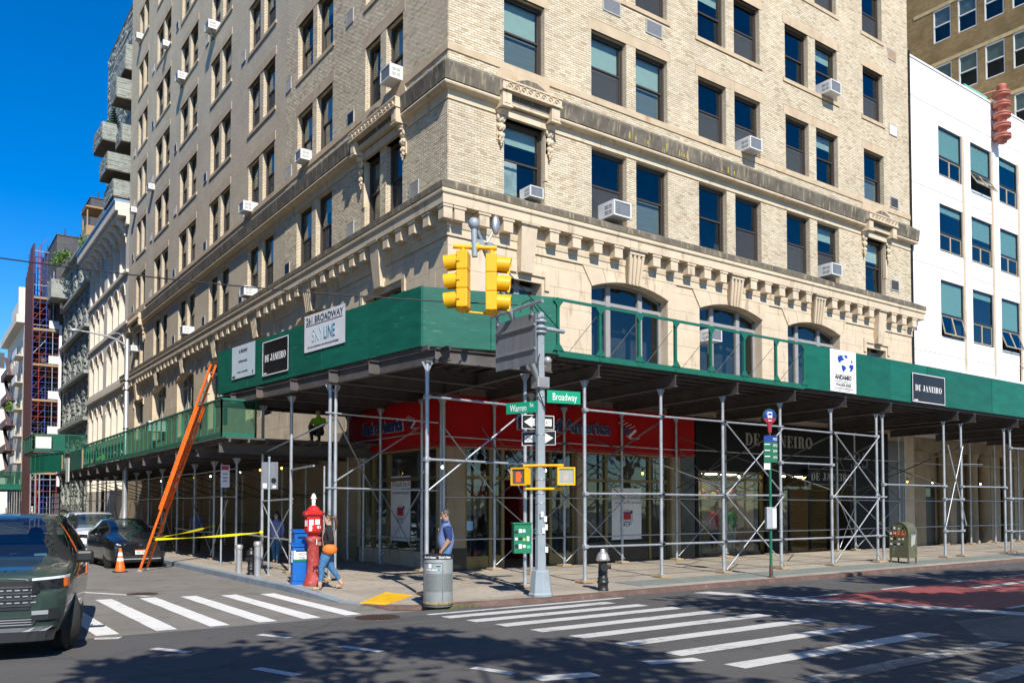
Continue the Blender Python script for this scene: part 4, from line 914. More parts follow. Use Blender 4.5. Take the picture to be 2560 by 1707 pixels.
# steel beams under the deck
def ibeam(p0, p1, par, h=.30, w=.13, nm='beam'):
    p0, p1 = Vector(p0), Vector(p1); u = Vector((0,0,h/2)); mb = MB()
    mb.beam(p0, p1, .014, h-.03); mb.beam(p0+u-Vector((0,0,.008)), p1+u-Vector((0,0,.008)), w, .016); mb.beam(p0-u+Vector((0,0,.008)), p1-u+Vector((0,0,.008)), w, .016)
    return mb.build(nm, MT['beam'], par)
for i, x in enumerate(PX):
    if i in (7,11): continue
    ibeam((x,-5.62,5.21),(x+.45,-.12,5.21), shed)
for k in range(12): MB().box(-.4,40,-5.55+.47*k,-5.49+.47*k,5.37,5.47).build('joist', MT['beam'], shed)
ibeam((-3.32,-5.55,5.21),(-4.78,5.95,5.21), shed); ibeam((-3.5,-5.25,5.19),(-.6,-5.55,5.19), shed)
for y in (-2.9,-1.1,.9,2.9,4.6,5.75): ibeam((-3.52-.112*(y+4.73)-.22,y-.1,5.20),(-.12,y+.25,5.20), shed)
for k in range(9): MB().beam((-4.55+.5*k,5.9,5.42), (-3.45+.5*k,-4.9-.05*k,5.42), .06, .10).build('joist', MT['beam'], shed)
MB().prism([(-.53,-5.62,5.47),(40,-5.62,5.47),(40,-.05,5.47),(-.05,-.05,5.47),(-.05,5.95,5.47),(-4.68,5.95,5.47),(-3.5,-4.70,5.47)], (0,0,.05)).build('deck', MT['deck'], shed)
# parapet: plywood panels
def panel_run(p0, p1, z0, z1, par, w=2.35, m='green'):
    p0, p1 = Vector(p0), Vector(p1); Lg = (p1-p0).length; n = max(1, round(Lg/w)); d = (p1-p0)/n
    for i in range(n):
        a = p0+d*i+d.normalized()*.006; b = p0+d*(i+1)-d.normalized()*.006; off = rnd.uniform(-.006,.006); nrm = Vector((d.y,-d.x)).normalized()
        q = MB(); q.beam((*(a+nrm*off),(z0+z1)/2), (*(b+nrm*off),(z0+z1)/2), .02, z1-z0); pp = q.build('plywood_panel', MT[m], par)
        for t in (.03,.5,.97):
            for zz in (.06,.5,.94): pt = a+(b-a)*t-nrm*0; sgn = 1 if (nrm.x*-12+nrm.y*-20) > 0 else -1; c_ = pt+nrm*(sgn*.011+off); MB().cbox((c_.x,c_.y,z0+(z1-z0)*zz), (.014,.014,.014)).build('screw', MT['beam'], pp)
        for t in (.02,.98): pt = a+(b-a)*t; MB().box(pt.x-nrm.x*.05-.03,pt.x-nrm.x*.05+.03,pt.y-nrm.y*.05-.03,pt.y-nrm.y*.05+.03,z0,z1-.05).build('stud', MT['wood'], par)
panel_run((-3.52,-4.73), (-.55,-5.67), 5.47, 6.77, shed, 1.55); panel_run((-4.72,6.0), (-3.53,-4.72), 5.47, 6.78, shed, 2.15); panel_run((8.80,-5.66), (41,-5.66), 5.46, 6.77, shed)
MB().beam((-3.525,-4.735,6.12),(-3.535,-4.745,6.12),.05,1.32).build('corner_strip', MT['green'], shed)
rail = [-.50,.78,2.07,3.36,4.70,6.05,7.45,8.76]
for x in rail:
    MB().box(x-.035,x+.035,-5.70,-5.63,5.45,6.77).build('rail_post', MT['green_l'], shed)
    mb = MB()
    for z, s in ((6.72,-1),(5.55,1)): mb.prism([(x-.16,-5.71,z),(x+.16,-5.71,z),(x,-5.71,z+s*.2)], (0,.01,0))
    mb.build('gusset', MT['green_l'], shed)
for a, b in zip(rail[:-1], rail[1:]):
    MB().box(a,b,-5.69,-5.64,6.71,6.77).build('top_rail', MT['green_l'], shed); MB().box(a,b,-5.69,-5.62,5.42,5.56).build('bottom_rail', MT['green_l'], shed); pipe((a+.55,-5.3,5.55),(b-.06,-5.62,6.5), shed, .008, 'beam')
    MB().box(a+.1,b-.1,-5.40,-5.25,5.53,5.57).build('plank', MT['wood'], shed); MB().box(a+.2,a+.5,-5.60,-5.50,5.53,5.58).build('plank', MT['wood'], shed)
def bulb(x, y, z, par, m): 
    o = MB().ball((x,y,z), .036, 8, sc=(1,1,1.2)).build('bulb', MT[m], par); MB().tube((x,y,z+.05),(x,y,z+.14),.025,6).build('bulb_socket', MT['dark'], o)
for x, m in ((-1.9,'bulb_w'),(1.3,'bulb_w'),(4.9,'bulb_o'),(9.2,'bulb_w'),(12.6,'bulb_o'),(19.3,'bulb_o'),(21.2,'bulb_w'),(25.2,'bulb_w')): bulb(x, -2.9, 2.95, shed, m)
mb = MB()
for a, b in ((-4,0),(0,6),(6,12),(12,18),(18,26)): mb.path([(a+(b-a)*t,-2.9,3.10-.04*math.sin(math.pi*t)) for t in (0,.25,.5,.75,1)], .006, 4)
mb.build('light_cable', MT['dark'], shed)
pipe((19.1,ROWY,3.55),(20.1,ROWY-.3,3.55), shed, .012)
# ------ lower shed along the side street
low = thing('sidewalk_shed', 'lower sidewalk shed with green netted railing along the side street', 'scaffold')
LY = [4.2+2.45*k for k in range(14)]
for y in LY:
    if y > 4.5: post(-3.9, y, 3.55, low, r=.042)
    post(-.45, y+.3, 3.55, low, r=.042); ibeam((-5.2,y,3.70),(-.1,y,3.70), low, .28)
for k in range(9): MB().box(-5.1+.55*k,-5.04+.55*k,3.6,38,3.84,3.93).build('joist', MT['beam'], low)
MB().box(-5.18,-.08,3.6,38,3.93,3.98).build('deck', MT['deck'], low)
for k, (a, b) in enumerate(zip(LY[1:-1], LY[2:])):
    for z in ((1.1,2.3,3.2) if k%3 else (2.3,3.2)): pipe((-3.96,a,z),(-3.96,b,z+rnd.uniform(-.04,.04)), low, .022)
    for z in (1.2,2.4): pipe((-.5,a+.3,z),(-.5,b+.3,z), low, .018, 'beam')
    if k%2: pipe((-3.99,a,.4),(-3.99,b,2.2), low, .018)
    if k%3 == 0: pipe((-4.0,b,.3),(-4.0,a+.6,2.2), low, .018)
    pipe((-3.9,a,3.1),(-.5,b,2.3), low, .02, 'beam')
def net_rail(pts, z0, z1, par, step=.72):
    for (x0,y0),(x1,y1) in zip(pts[:-1], pts[1:]):
        Lg = math.hypot(x1-x0,y1-y0); n = max(1, round(Lg/step)); mb = MB()
        for i in range(n+1):
            t = i/n; x, y = x0+(x1-x0)*t, y0+(y1-y0)*t; MB().box(x-.02,x+.02,y-.025,y+.025,z0,z1).build('rail_post', MT['green_l'], par)
        MB().beam((x0,y0,z1),(x1,y1,z1),.05,.06).build('top_rail', MT['green_l'], par); MB().beam((x0,y0,z0+.06),(x1,y1,z0+.06),.05,.14).build('toe_board', MT['green_l'], par)
        MB().beam((x0+.03,y0,(z0+z1)/2),(x1+.03,y1,(z0+z1)/2),.006,z1-z0-.05).build('netting', MT['net'], par)
net_rail([(-5.2,3.98),(-5.2,27.5)], 4.0, 5.1, low); net_rail([(-5.2,3.98),(-4.2,3.98)], 4.0, 5.1, low)
panel_run((-5.22,32.0), (-5.22,28.0), 3.95, 5.0, low, 2.0); net_rail([(-5.5,32),(-6.6,37.0)], 3.95, 5.0, low); panel_run((-6.62,37.2),(-5.6,32.2), 3.95, 4.9, low, 2.6)
MB().box(-5.6,-5.56,29.6,30.6,3.3,4.55).build('notice_sheet', MT['ac'], low)
# higher deck further along
net_rail([(-6.0,47.0),(-6.0,41.5)], 5.6, 6.68, low, 1.1); net_rail([(-6.0,41.5),(-3.0,41.5)], 5.6, 6.68, low, .9); MB().box(-6.0,-.6,41.5,47,5.48,5.6).build('deck', MT['deck'], low); MB().box(-5.9,-5.0,41.44,41.46,5.75,6.5).build('white_sheet', MT['ac'], low); MB().box(-4.9,-4.2,41.44,41.46,5.6,6.66).build('plywood_panel', MT['green'], low)
for y in (41.8,44,46.7): post(-5.6, y, 5.48, low, .15)
for y, m, x in ((6.4,'bulb_o',-2.5),(8.2,'bulb_o',-2.6),(11,'bulb_w',-2.4),(9.8,'bulb_r',-3.4),(15.5,'bulb_w',-2.2),(18,'bulb_o',-2.2),(21,'bulb_o',-2.1),(24,'bulb_w',-2.2)): bulb(x, y, 3.25, low, m)
mb = MB(); mb.path([(-2.5+.02*k,4+1.5*k,3.42-.05*(k%2)) for k in range(16)], .006, 4); mb.build('light_cable', MT['dark'], low)
# far shed at the end of the street
far = thing('sidewalk_shed', 'small distant green shed deck beyond the hoist tower', 'scaffold')
MB().box(-7.5,-.5,92,110,3.9,4.4).build('deck', MT['green'], far); net_rail([(-7.5,110),(-7.5,92),(-.6,92)], 4.4,6.0, far, 2.2)
for y in (92.4,96,100,104,108): tube_part('post', (-7,y,0), (-7,y,3.9), .06, far); tube_part('post', (-1,y,0), (-1,y,3.9), .06, far)
# ------------------------------------------------------------------ neighbouring buildings
MT['stucco'] = mat('white_stucco', (.80,.78,.74), .85, var=.04, scale=1.5, bump=.12, bscale=30, spec=.2, world_co=True, stain=((.52,.46,.38), .60, .78, 1.8, (2.2,2.2,.22)))
MT['mint'] = mat('mint_blind', (.34,.52,.44), .8, var=.03); MT['tanframe'] = mat('tan_sash', (.42,.33,.21), .6, var=.1); MT['blackframe'] = mat('black_window_frame', (.02,.024,.026), .4)
wb = thing('white_building', 'plain white stucco building with mint blinds right of the brick corner building', 'building')
WX = [(27.85,30.1),(30.9,33.17),(33.94,36.18),(36.98,39.2),(40.0,42.2)]; WZ = [(10.2,12.96),(14.37,16.69),(18.08,20.52)]
def wall_y(us, zr, holes, y, m, parent, depth):
    return wall_cells('R', us, zr, holes, y, m, parent, 'wall', depth)
wall_y((25.16,43), (5.2,23.13), [(a,b,*z) for a,b in WX for z in WZ], .02, MT['stucco'], wb, .14)
for a, b in WX:
    for z0, z1 in WZ: pass
    MB().box(b+.0,b+.16,.012,.03,8.7,20.6).build('pilaster_strip', MT['stone_lt'], wb); MB().box(b+.16,b+.80,-.03,.03,8.7,20.52).build('pier', MT['stucco'], wb)
MB().box(25.16,43,-.02,.6,23.13,23.22).build('coping', MT['stucco'], wb); MB().box(30.6,33.0,.05,.4,23.22,23.42).build('copper_flashing', mat('verdigris', (.16,.42,.33), .7, var=.3, scale=9), wb)
MB().box(25.16,43,.3,20,22.8,23.12).build('roof', MT['stucco'], wb); MB().box(25.3,43,1.3,1.4,5.3,22.8).build('interior', MT['interior'], wb); MB().box(25.16,43,-.10,.03,8.35,8.66).build('ledge', MT['stucco'], wb)
for i, (a, b) in enumerate(WX[:4]):
    for k, (z0, z1) in enumerate(WZ):
        o = empty('window', (0,0,0), 0, wb); w = b-a; zm = z0+(z1-z0)*.40; f = MB(); t = .07
        for q in ((a,a+t,z0,z1),(b-t,b,z0,z1),(a+t,b-t,z1-t,z1),(a+t,b-t,z0,z0+t),(a+t,b-t,zm-.05,zm+.05)): f.box(q[0],q[1],.06,.15,q[2],q[3])
        f.build('frame', MT['blackframe'], o); MB().box(a+t,b-t,.10,.106,zm+.05,z1-t).build('pane', MT['pane'], o)
        if (i+k)%3 != 1: MB().box(a+t,b-t,.135,.145,zm+.05+(.0 if (i*k)%2 == 0 else .3),z1-t).build('blind', MT['mint'], o)
        else: MB().box(a+t,b-t,.135,.145,z1-t-.3,z1-t).build('blind', MT['mint'], o)
        tilt = {(0,0):.22,(2,0):.35,(1,2):.55}.get((i,k),0)
        for c0, c1 in ((a+t,(a+b)/2),((a+b)/2,b-t)):
            s = MB(); g = .05; h = zm-.05-z0-t
            for q in ((c0,c0+g,0,h),(c1-g,c1,0,h),(c0+g,c1-g,0,g),(c0+g,c1-g,h-g,h)): s.box(q[0],q[1],-.02,.02,q[2]-h,q[3]-h)
            so = s.build('casement', MT['tanframe'], o, (0,.10,z0+t+h)); so.rotation_euler = (-tilt,0,0)
            MB().box(c0+g,c1-g,-.003,.003,g-h,-g).build('pane', MT['pane'], so)
for z in (9.3,13.5,17.2,21.3): MB().box(25.2,43,.008,.0215,z,z+.018).build('wall_joint', MT['stone_lt'], wb)
tp = thing('standpipe', 'terracotta red ribbed pipe stack hanging at the top of the white wall', 'pipe', (33.55,-.42,20.9))
tm_ = mat('terracotta_paint', (.42,.13,.085), .55, var=.12, scale=5)
prof = [(.10,0),(.20,.02),(.22,.25)]; 
mb = MB(); mb.lathe([(.12,0),(.22,.05),(.22,2.95),(.24,3.0),(.24,3.1),(.05,3.1)], 18); mb.build('core', tm_, tp)
for k in range(5): MB().lathe([(.22,.22+k*.56),(.42,.25+k*.56),(.42,.33+k*.56),(.36,.34+k*.56),(.36,.37+k*.56),(.42,.38+k*.56),(.42,.46+k*.56),(.22,.5+k*.56)], 20).build('collar', tm_, tp); 
for k in range(5): MB().box(-.10,.10,.1,.44,.28+k*.56,.42+k*.56).build('bracket', tm_, tp)
MB().beam((-.2,.2,2.85),(-1.1,1.2,2.55),.05,.05).build('stay', tm_, tp)
aw = thing('flag_arm', 'thin bare steel awning arm on the white wall', 'pole', (36.0,0,9.4)); MB().tube((0,-.02,.2),(1.1,-1.4,.9),.025,6).build('arm', MT['stone_lt'], aw); MB().tube((.1,-.02,1.4),(0.0,-.02,-.9),.03,6).build('wall_bar', MT['iron'], aw)
# tan brick building behind
MT['tanbrick'] = brick_mat('tan_brick', (.30,.205,.088), (.41,.30,.145), (.15,.11,.06), .24, .085, .011, .35)
tb = thing('tan_brick_building', 'tan brick building side with white sash windows behind the white building', 'building')
TY = [(6.88,8.05),(5.22,6.42),(3.56,4.74),(1.89,3.06)]; TZ = [(25.5,27.73),(29.34,31.57),(33.17,35.4),(37.0,39.2)]
def wall_x(X, us, zr, holes, m, parent, depth, name='wall'):
    o = wall_cells('L', us, zr, holes, 0, m, parent, name, depth); o.location.x = X; return o
wall_x(43.2, (.6,30), (0,46), [(a,b,*z) for a,b in TY for z in TZ], MT['tanbrick'], tb, .12)
MB().box(43.2,60,.6,.62,0,46).build('front_wall', MT['tanbrick'], tb); MB().box(43.9,44,1.2,29,20,45).build('interior', MT['interior'], tb)
fw = mat('white_sash', (.74,.74,.72), .5, var=.04); bf = mat('buff_soldier_course', (.50,.39,.20), .85, var=.2, scale=4, world_co=True)
tf = MB(); w, h = 1.18, 2.23; t = .07
for q in ((0,t,0,h),(w-t,w,0,h),(t,w-t,h-t,h),(t,w-t,0,t),(t,w-t,h/2-.03,h/2+.03)): tf.box(q[0],q[1],.02,.12,q[2],q[3])
tfm = tf.mesh('window', fw); tpm = MB().box(t,w-t,.08,.086,t,h-t).mesh('pane', MT['pane']); tbm = MB().box(t,w-t,.12,.125,h*.52,h-t).mesh('blind', mat('grey_blind', (.30,.33,.33), .8))
for a, b in TY:
    for z0, z1 in TZ:
        o = inst('window', tfm, tb, (43.2,b,z0), -math.pi/2, ((b-a)/w,1,(z1-z0)/h)); inst('pane', tpm, o); inst('blind', tbm, o)
for z0, z1 in TZ: MB().box(43.17,43.21,1.2,9.4,z1+.03,z1+.26).build('brick_band', bf, tb)
# --- left side: cream arcaded building
MT['cream'] = mat('cream_stucco', (.68,.61,.50), .85, var=.07, scale=1.2, bump=.1, bscale=25, world_co=True, stain=((.36,.31,.24), .62, .76, 1.2, (1.5,1.5,.4)))
cb = thing('arcaded_building', 'cream building with rows of tall round arched windows beyond the corner building', 'building')
CY = [(45.14,47.2),(47.55,49.5),(49.85,51.9),(53.3,55.15),(55.5,57.3),(57.67,59.6)]; CZ_ = [(19.25,22.2),(15.5,18.35),(11.4,14.5),(7.1,10.18),(3.2,6.2)]
hol = [(a,b,*z) for a,b in CY for z in CZ_]
wall_x(0.02, (44,60.2), (0,23.5), hol, MT['cream'], cb, .75)
for a, b in CY:
    for z0, z1 in CZ_:
        c, r = (a+b)/2, (b-a)/2; mb = MB(); sp = z1-r; n = 10
        arcp = [(c+r*math.cos(math.pi*i/n), sp+r*math.sin(math.pi*i/n)) for i in range(n+1)]
        for s, rng in ((1, range(0,n//2)), (-1, range(n//2,n))):
            cor = (c+s*r, z1)
            for i in rng:
                p, q = arcp[i], arcp[i+1]; mb.add([(.02,cor[0],cor[1]),(.02,p[0],p[1]),(.02,q[0],q[1])], [(2,1,0)])
                mb.add([(.02,p[0],p[1]),(.02,q[0],q[1]),(.75,q[0],q[1]),(.75,p[0],p[1])], [(0,1,2,3)])
        mb.build('arch', MT['cream'], cb)
        o = MB().box(.70,.78,a,b,z0,z1).build('window', MT['frame'], cb); MB().box(.66,.70,a+.12,b-.12,z0+.1,z1-.3).build('pane', MT['pane'], o)
        mr = MB()
        for i in range(n):
            p, q = arcp[i], arcp[i+1]; k = 1.10; P = [(c+(p[0]-c)*k, sp+(p[1]-sp)*k), (c+(q[0]-c)*k, sp+(q[1]-sp)*k)]
            mr.hexa([(-.03,p[0],p[1]),(-.03,q[0],q[1]),(.03,q[0],q[1]),(.03,p[0],p[1]),(-.03,*P[0]),(-.03,*P[1]),(.03,*P[1]),(.03,*P[0])])
        mr.build('archivolt', MT['cream'], cb)
for z, p, h in ((19.0,.16,.22),(15.25,.12,.16),(11.0,.2,.32),(6.75,.15,.2)): MB().box(-p,.03,44,60.2,z-h,z).build('band', MT['cream'], cb)
MB().box(-.95,.05,44,60.6,23.1,23.75).build('cornice', MT['cream'], cb); MB().box(-.75,.05,44,60.4,22.8,23.1).build('cornice', MT['cream'], cb); MB().box(-1.02,.05,44,60.7,23.75,23.95).build('gutter', mat('zinc_blue', (.20,.30,.42), .5, .4), cb); MB().box(-.2,.04,44,60.3,22.25,22.8).build('frieze', MT['cream'], cb)
for k in range(9):
    y = 45.2+k*1.85; mb = MB(); P = [(-.75,22.8),(0,22.8),(0,21.7),(-.12,21.7),(-.2,22.0),(-.45,22.3),(-.68,22.5)]; mb.prism([(p[0],y-.16,p[1]) for p in P], (0,.32,0)); mb.build('bracket', MT['cream'], cb)
MB().box(.1,20,44.02,60,23.4,23.9).build('roof', MT['stone_d'], cb)
# --- slate clad building and slate balconies
MT['slate'] = mat('rough_slate', (.29,.31,.275), .75, var=.28, scale=3.0, bump=.6, bscale=14, world_co=True, stain=((.36,.35,.28), .55, .68, 2.2))
MT['slate_d'] = mat('dark_slate_back', (.05,.055,.055), .9, var=.3, world_co=True)
def slate_face(mb, axis, fixed, us, zr, holes, out, hmin=.10, hmax=.26, lmin=.3, lmax=1.3, dr=(.02,.11)):
    z = zr[0]
    while z < zr[1]-.02:
        h = min(rnd.uniform(hmin,hmax), zr[1]-z); u = us[0]
        while u < us[1]-.02:
            l = min(rnd.uniform(lmin,lmax), us[1]-u); uc, zc = u+l/2, z+h/2; d = rnd.uniform(*dr)
            if not any(q[0]-.05 < uc < q[1]+.05 and q[2] < zc < q[3] for q in holes):
                if axis == 'x': mb.box(fixed, fixed+out*d, u+.01, u+l-.01, z+.008, z+h-.008)
                else: mb.box(u+.01, u+l-.01, fixed, fixed+out*d, z+.008, z+h-.008)
            u += l
        z += h
sb = thing('slate_building', 'rough grey slate clad building in deep horizontal courses along the side street', 'building')
SY = [(60.9,62.6),(64.0,65.6),(67.0,68.6),(70.2,71.9),(73.2,74.8)]; SZ_ = [(22.3,25.0),(18.3,21.2),(14.2,17.2),(10.2,13.2),(6.2,9.0),(2.2,5.0)]
sh = [(a,b,*z) for a,b in SY for z in SZ_]
wall_x(.12, (60.25,75.6), (0,26), sh, MT['slate'], sb, .8)
mb = MB(); slate_face(mb, 'x', .12, (60.25,75.6), (.2,26), sh, -1); mb.build('slate_courses', MT['slate'], sb, kind='stuff')
for z in (5.5,9.5,13.6,17.7,21.6,25.4): MB().box(-.35,.1,60.25,75.6,z,z+.28).build('slate_ledge', MT['slate'], sb)
MB().box(.9,1.0,60.3,75.5,0,26).build('interior', MT['slate_d'], sb); MB().box(.1,15,60.3,75.5,25.9,26.1).build('roof', MT['slate_d'], sb)
for a, b, z0, z1 in sh: MB().box(.62,.70,a,b,z0,z1).build('pane', MT['pane'], sb)
bt = thing('slate_tower', 'slate clad upper storeys with jutting slate balconies against the sky', 'building')
MB().box(.9,12,44.05,58,23.9,41).build('tower_wall', MT['slate_d'], bt); mb = MB(); slate_face(mb, 'x', .9, (44.1,58), (24,40.5), [(46,49,27.5,30.5),(51,54,27.5,30.5),(45,47,33,35.5)], -1); slate_face(mb, 'y', 44.06, (.9,6), (36,41), [], -1); mb.build('slate_courses', MT['slate'], bt, kind='stuff')
conc = mat('balcony_soffit_concrete', (.20,.165,.12), .9, var=.15, scale=2)
for x0, y0, y1, z0, z1 in ((-1.5,46.2,49.8,28.9,30.2),(-1.4,44.6,47.6,26.2,27.45),(-1.05,44.2,47.8,24.2,25.4),(-.95,44.1,45.9,31.4,32.8),(-.55,44.1,46.4,28.3,29.5),(-.4,44.1,49,33.6,35.4)):
    o = empty('balcony', (0,0,0), 0, bt); s = MB(); slate_face(s, 'x', x0, (y0,y1), (z0,z1), [], -1, .07, .16, .3, 1.2, (.01,.045)); slate_face(s, 'y', y0, (x0,1.0), (z0,z1), [], -1, .07, .14, .3, 1.2, (.01,.045))
    s.build('slate_cladding', MT['slate'], o, kind='stuff'); MB().box(x0,1.0,y0,y1,z0-.06,z0+.05).build('soffit', conc, o); c2 = MB(); c2.box(x0,x0+.1,y0,y1,z0,z1); c2.box(x0,1.0,y0,y0+.1,z0,z1); c2.build('parapet', MT['slate_d'], o)
# --- dark brick bulkheads on roofs
MT['dkbrick'] = brick_mat('dark_grey_brick', (.10,.10,.105), (.14,.14,.145), (.07,.07,.07), .3, .1, .012, .2)
for nm, x0, x1, y0, y1, z0, z1, lab in (('stair_bulkhead',-.4,5,78,90,24,30.4,'dark grey brick rooftop block behind the hoist tower'),('stair_bulkhead',2.8,4.1,78.5,84,24,35.2,'slim dark brick rooftop shaft beside the slate balconies')):
    t = thing(nm, lab, 'rooftop block'); MB().box(x0,x1,y0,y1,0,z1).build('wall', MT['dkbrick'], t); MB().box(x0-.06,x1+.06,y0-.06,y1,z1,z1+.12).build('coping', MT['dkbrick'], t); MB().tube((x0+.8,y0+.5,z1),(x0+.8,y0+.5,z1+.9),.05,6).build('vent_pipe', MT['iron'], t)
t = thing('roof_pergola', 'weathered timber roof planter frame above the slate building', 'pergola', (0,0,0)); MB().box(-.15,1.2,61.5,64,26.1,27.0).build('planter', MT['wood'], t)
for y in (61.6,63.9): MB().box(-.1,.0,y,y+.1,27,28.6).build('post', MT['wood'], t)
MB().box(-.2,1.2,61.4,64.2,28.6,28.75).build('top', MT['wood'], t); MB().box(-1.5,.1,72.5,75.2,22.6,24.4).build('slate_box', MT['slate'], t)
# --- hoist tower: blue and red scaffold with brown netting on the street side
ht = thing('hoist_tower', 'tall construction hoist of blue and red tubes with brown netted side', 'scaffold tower')
cblue = mat('hoist_blue', (.03,.055,.22), .5, var=.2); cred = mat('hoist_red', (.24,.03,.025), .5, var=.2); cgrey = MT['steel']
nt_ = mat('brown_red_netting', (.115,.035,.028), .85, var=.35, scale=1.6, stretch=(1,3,.15), stain=((.30,.06,.035), .60, .68, 1.0, (2,3,.2)))
for k in range(7): MB().box(-2.72,-2.66,76+k,76.97+k,.3,28.6-.35*k*(k>2)).build('net_panel', nt_, ht)
for i, x in enumerate((-2.62,-2.05,-1.45,-.85,-.3)):
    for y in (76.1,78.4,80.7): MB().tube((x,y,0),(x,y,28.6 if x < -1 else 26),.05,6).build('standard', (cblue,cred,cblue,cgrey,cred)[i], ht)
for k in range(14): x = -2.5+2.2*rnd.random(); z = 3+22*rnd.random(); MB().box(x,x+.3+.5*rnd.random(),76.5+3*rnd.random(),80,z,z+.3+.8*rnd.random()).build('debris_sheet', rnd.choice([MT['wood'],MT['dark'],MT['ac'],MT['beam']]), ht)
for k in range(48):
    z = .6+k*.58
    for y in (76.08,78.4): MB().tube((-2.66,y,z),(-.2 if z < 26 else -1.3,y,z+rnd.uniform(-.06,.06)),.035,5).build('ledger', rnd.choice([cblue,cblue,cgrey,cred]), ht)
    if k%2: MB().tube((-2.6,76.12,z),(-1.4,76.12,z+1.5),.03,5).build('brace', rnd.choice([cblue,cgrey,cred]), ht)
for z in (5.2,9.0,12.6,16.2,19.8,23): MB().box(-2.6,-.2,76,81,z,z+.2).build('platform', MT['wood'], ht); MB().box(-1.2,-.3,76.05,76.08,z+.3,z+1.1).build('sheet', MT['ac'], ht)
MB().box(-.30,-.05,75.85,76.0,4,20.5).build('white_rail', MT['white'], ht); MB().box(-2.4,-.5,82,82.1,2,24).build('back_net', mat('dark_blue_net', (.015,.018,.06), .8, var=.4, scale=2), ht)
# --- far buildings
bb = thing('far_building', 'distant pale beige building with brown fire escapes at far left', 'building')
wall_x(0, (112,136), (0,28), [(a,a+1.3,z,z+2.1) for a in (113.5,117,120.5,124,127.5,131) for z in (4.5,8.2,11.9,15.6,19.3,23)], MT['cream'], bb, .3); MB().box(.35,.4,112,136,0,28).build('interior', MT['interior'], bb)
MB().box(0,12,111.9,112,0,28).build('side_wall', MT['cream'], bb); MB().box(-1.0,.1,111.7,136,27.2,28.3).build('cornice', MT['cream'], bb); MB().box(-.2,6,118,128,28.3,31.5).build('penthouse', MT['cream'], bb); MB().box(-.2,.6,118,119,31.5,33.5).build('chimney', MT['cream'], bb)
rb = mat('brown_iron', (.10,.055,.05), .7)
for z in (6.4,10.1,13.8,17.5,21.2):
    MB().box(-1.2,0,122,132,z,z+.1).build('fire_escape_landing', rb, bb); MB().box(-1.2,-1.15,122,132,z+.1,z+1.0).build('fire_escape_rail', rb, bb); MB().beam((-.7,123,z+.1),(-.7,130,z+3.7),.5,.08).build('fire_escape_stair', rb, bb)
for z in (8.0,11.7,15.4,19.1,22.8): MB().box(-.9,0,112.5,118,z-.1,z).build('balcony_slab', MT['cream'], bb); MB().box(-.9,-.85,112.5,118,z,z+.9).build('balcony_rail', MT['ac'], bb)
eb = thing('end_building', 'pale blank building closing the end of the side street', 'building')
MB().box(-70,6.9,220,240,0,27).build('lower_wall', MT['cream'], eb); MB().box(-70,7.4,219.4,220,26.4,27.4).build('cornice', MT['cream'], eb); MB().box(-70,6.7,221,240,27,36).build('upper_wall', MT['stucco'], eb); MB().box(-70,6.2,221.5,240,36,40).build('dark_top', MT['dkbrick'], eb)
for k in range(6): MB().box(-6+k*2,-5+k*2,220.9,221,36.6,37.8).build('window', MT['pane'], eb)

# --- buildings on the other side of the side street (left of the view; they shade and are mirrored in the glass)
ob = thing('opposite_building', 'tall tan building on the other side of the side street', 'building')
oh = [(a,a+1.5,z,z+2.2) for a in [1+3.1*k for k in range(38)] for z in (5.5,9.3,13,16.8,20.6)]
wo_ = wall_cells('L', (-2.5,120), (0,25), oh, 0, MT['tanbrick'], ob, 'wall', .25); wo_.scale = (-1,1,1); wo_.location.x = -18.5
MB().box(-19.2,-19.1,-2.4,119,0,25).build('window_panes', MT['pane'], ob); MB().box(-34,-19.5,-2.5,120,0,24.9).build('interior', MT['interior'], ob); MB().box(-34,-18.5,-2.52,-2.5,0,25).build('end_wall', MT['tanbrick'], ob); MB().box(-18.9,-17.9,-2.9,120,24.5,25.4).build('cornice', MT['stone'], ob)
MB().box(-18.5,-15.6,-6.2,150,-.03,.14).build('far_pavement', MT['concrete'], kind='structure', label='pavement on the other side of the side street')
# ------------------------------------------------------------------ air conditioners (things in the windows)
acf = MB(); acf.box(0,.04,-.44,-.40,0,.42); acf.box(.60,.64,-.44,-.40,0,.42); acf.box(.04,.60,-.44,-.40,0,.035); acf.box(.04,.60,-.44,-.40,.385,.42)
AC_M = dict(case=MB().box(0,.64,-.40,.25,0,.42).mesh('casing', MT['ac']), frame=acf.mesh('front_frame', MT['ac']), grille=MB().box(.04,.60,-.425,-.402,.035,.385).mesh('coil_grille', MT['ac_grille']))
sl = MB()
for k in range(2):
    for j in range(2): [(sl.box(-.006,.0,-.36+.15*k,-.23+.15*k,.08+.15*j+.028*q,.09+.15*j+.028*q), sl.box(.64,.646,-.36+.15*k,-.23+.15*k,.08+.15*j+.028*q,.09+.15*j+.028*q)) for q in range(4)]
AC_M['side'] = sl.mesh('side_louvres', MT['vent']); AC_M['brace'] = MB().beam((.1,-.3,-.01),(.1,.0,-.28),.03,.03).beam((.54,-.3,-.01),(.54,.0,-.28),.03,.03).mesh('support_bracket', MT['iron'])
def air_con(side, u, z, label, s=1.0, brace=False):
    t = thing('air_conditioner', label, 'air conditioner', (u,0,z) if side == 'R' else (0,u,z), 0 if side == 'R' else -math.pi/2, 'window air conditioners on the corner building'); t.scale = (s,s,s)
    for nm, k in (('casing','case'),('front_frame','frame'),('coil_grille','grille'),('side_louvres','side')): tag(inst(nm, AC_M[k], t), kind='stuff' if k == 'side' else None)
    if brace: inst('support_bracket', AC_M['brace'], t)
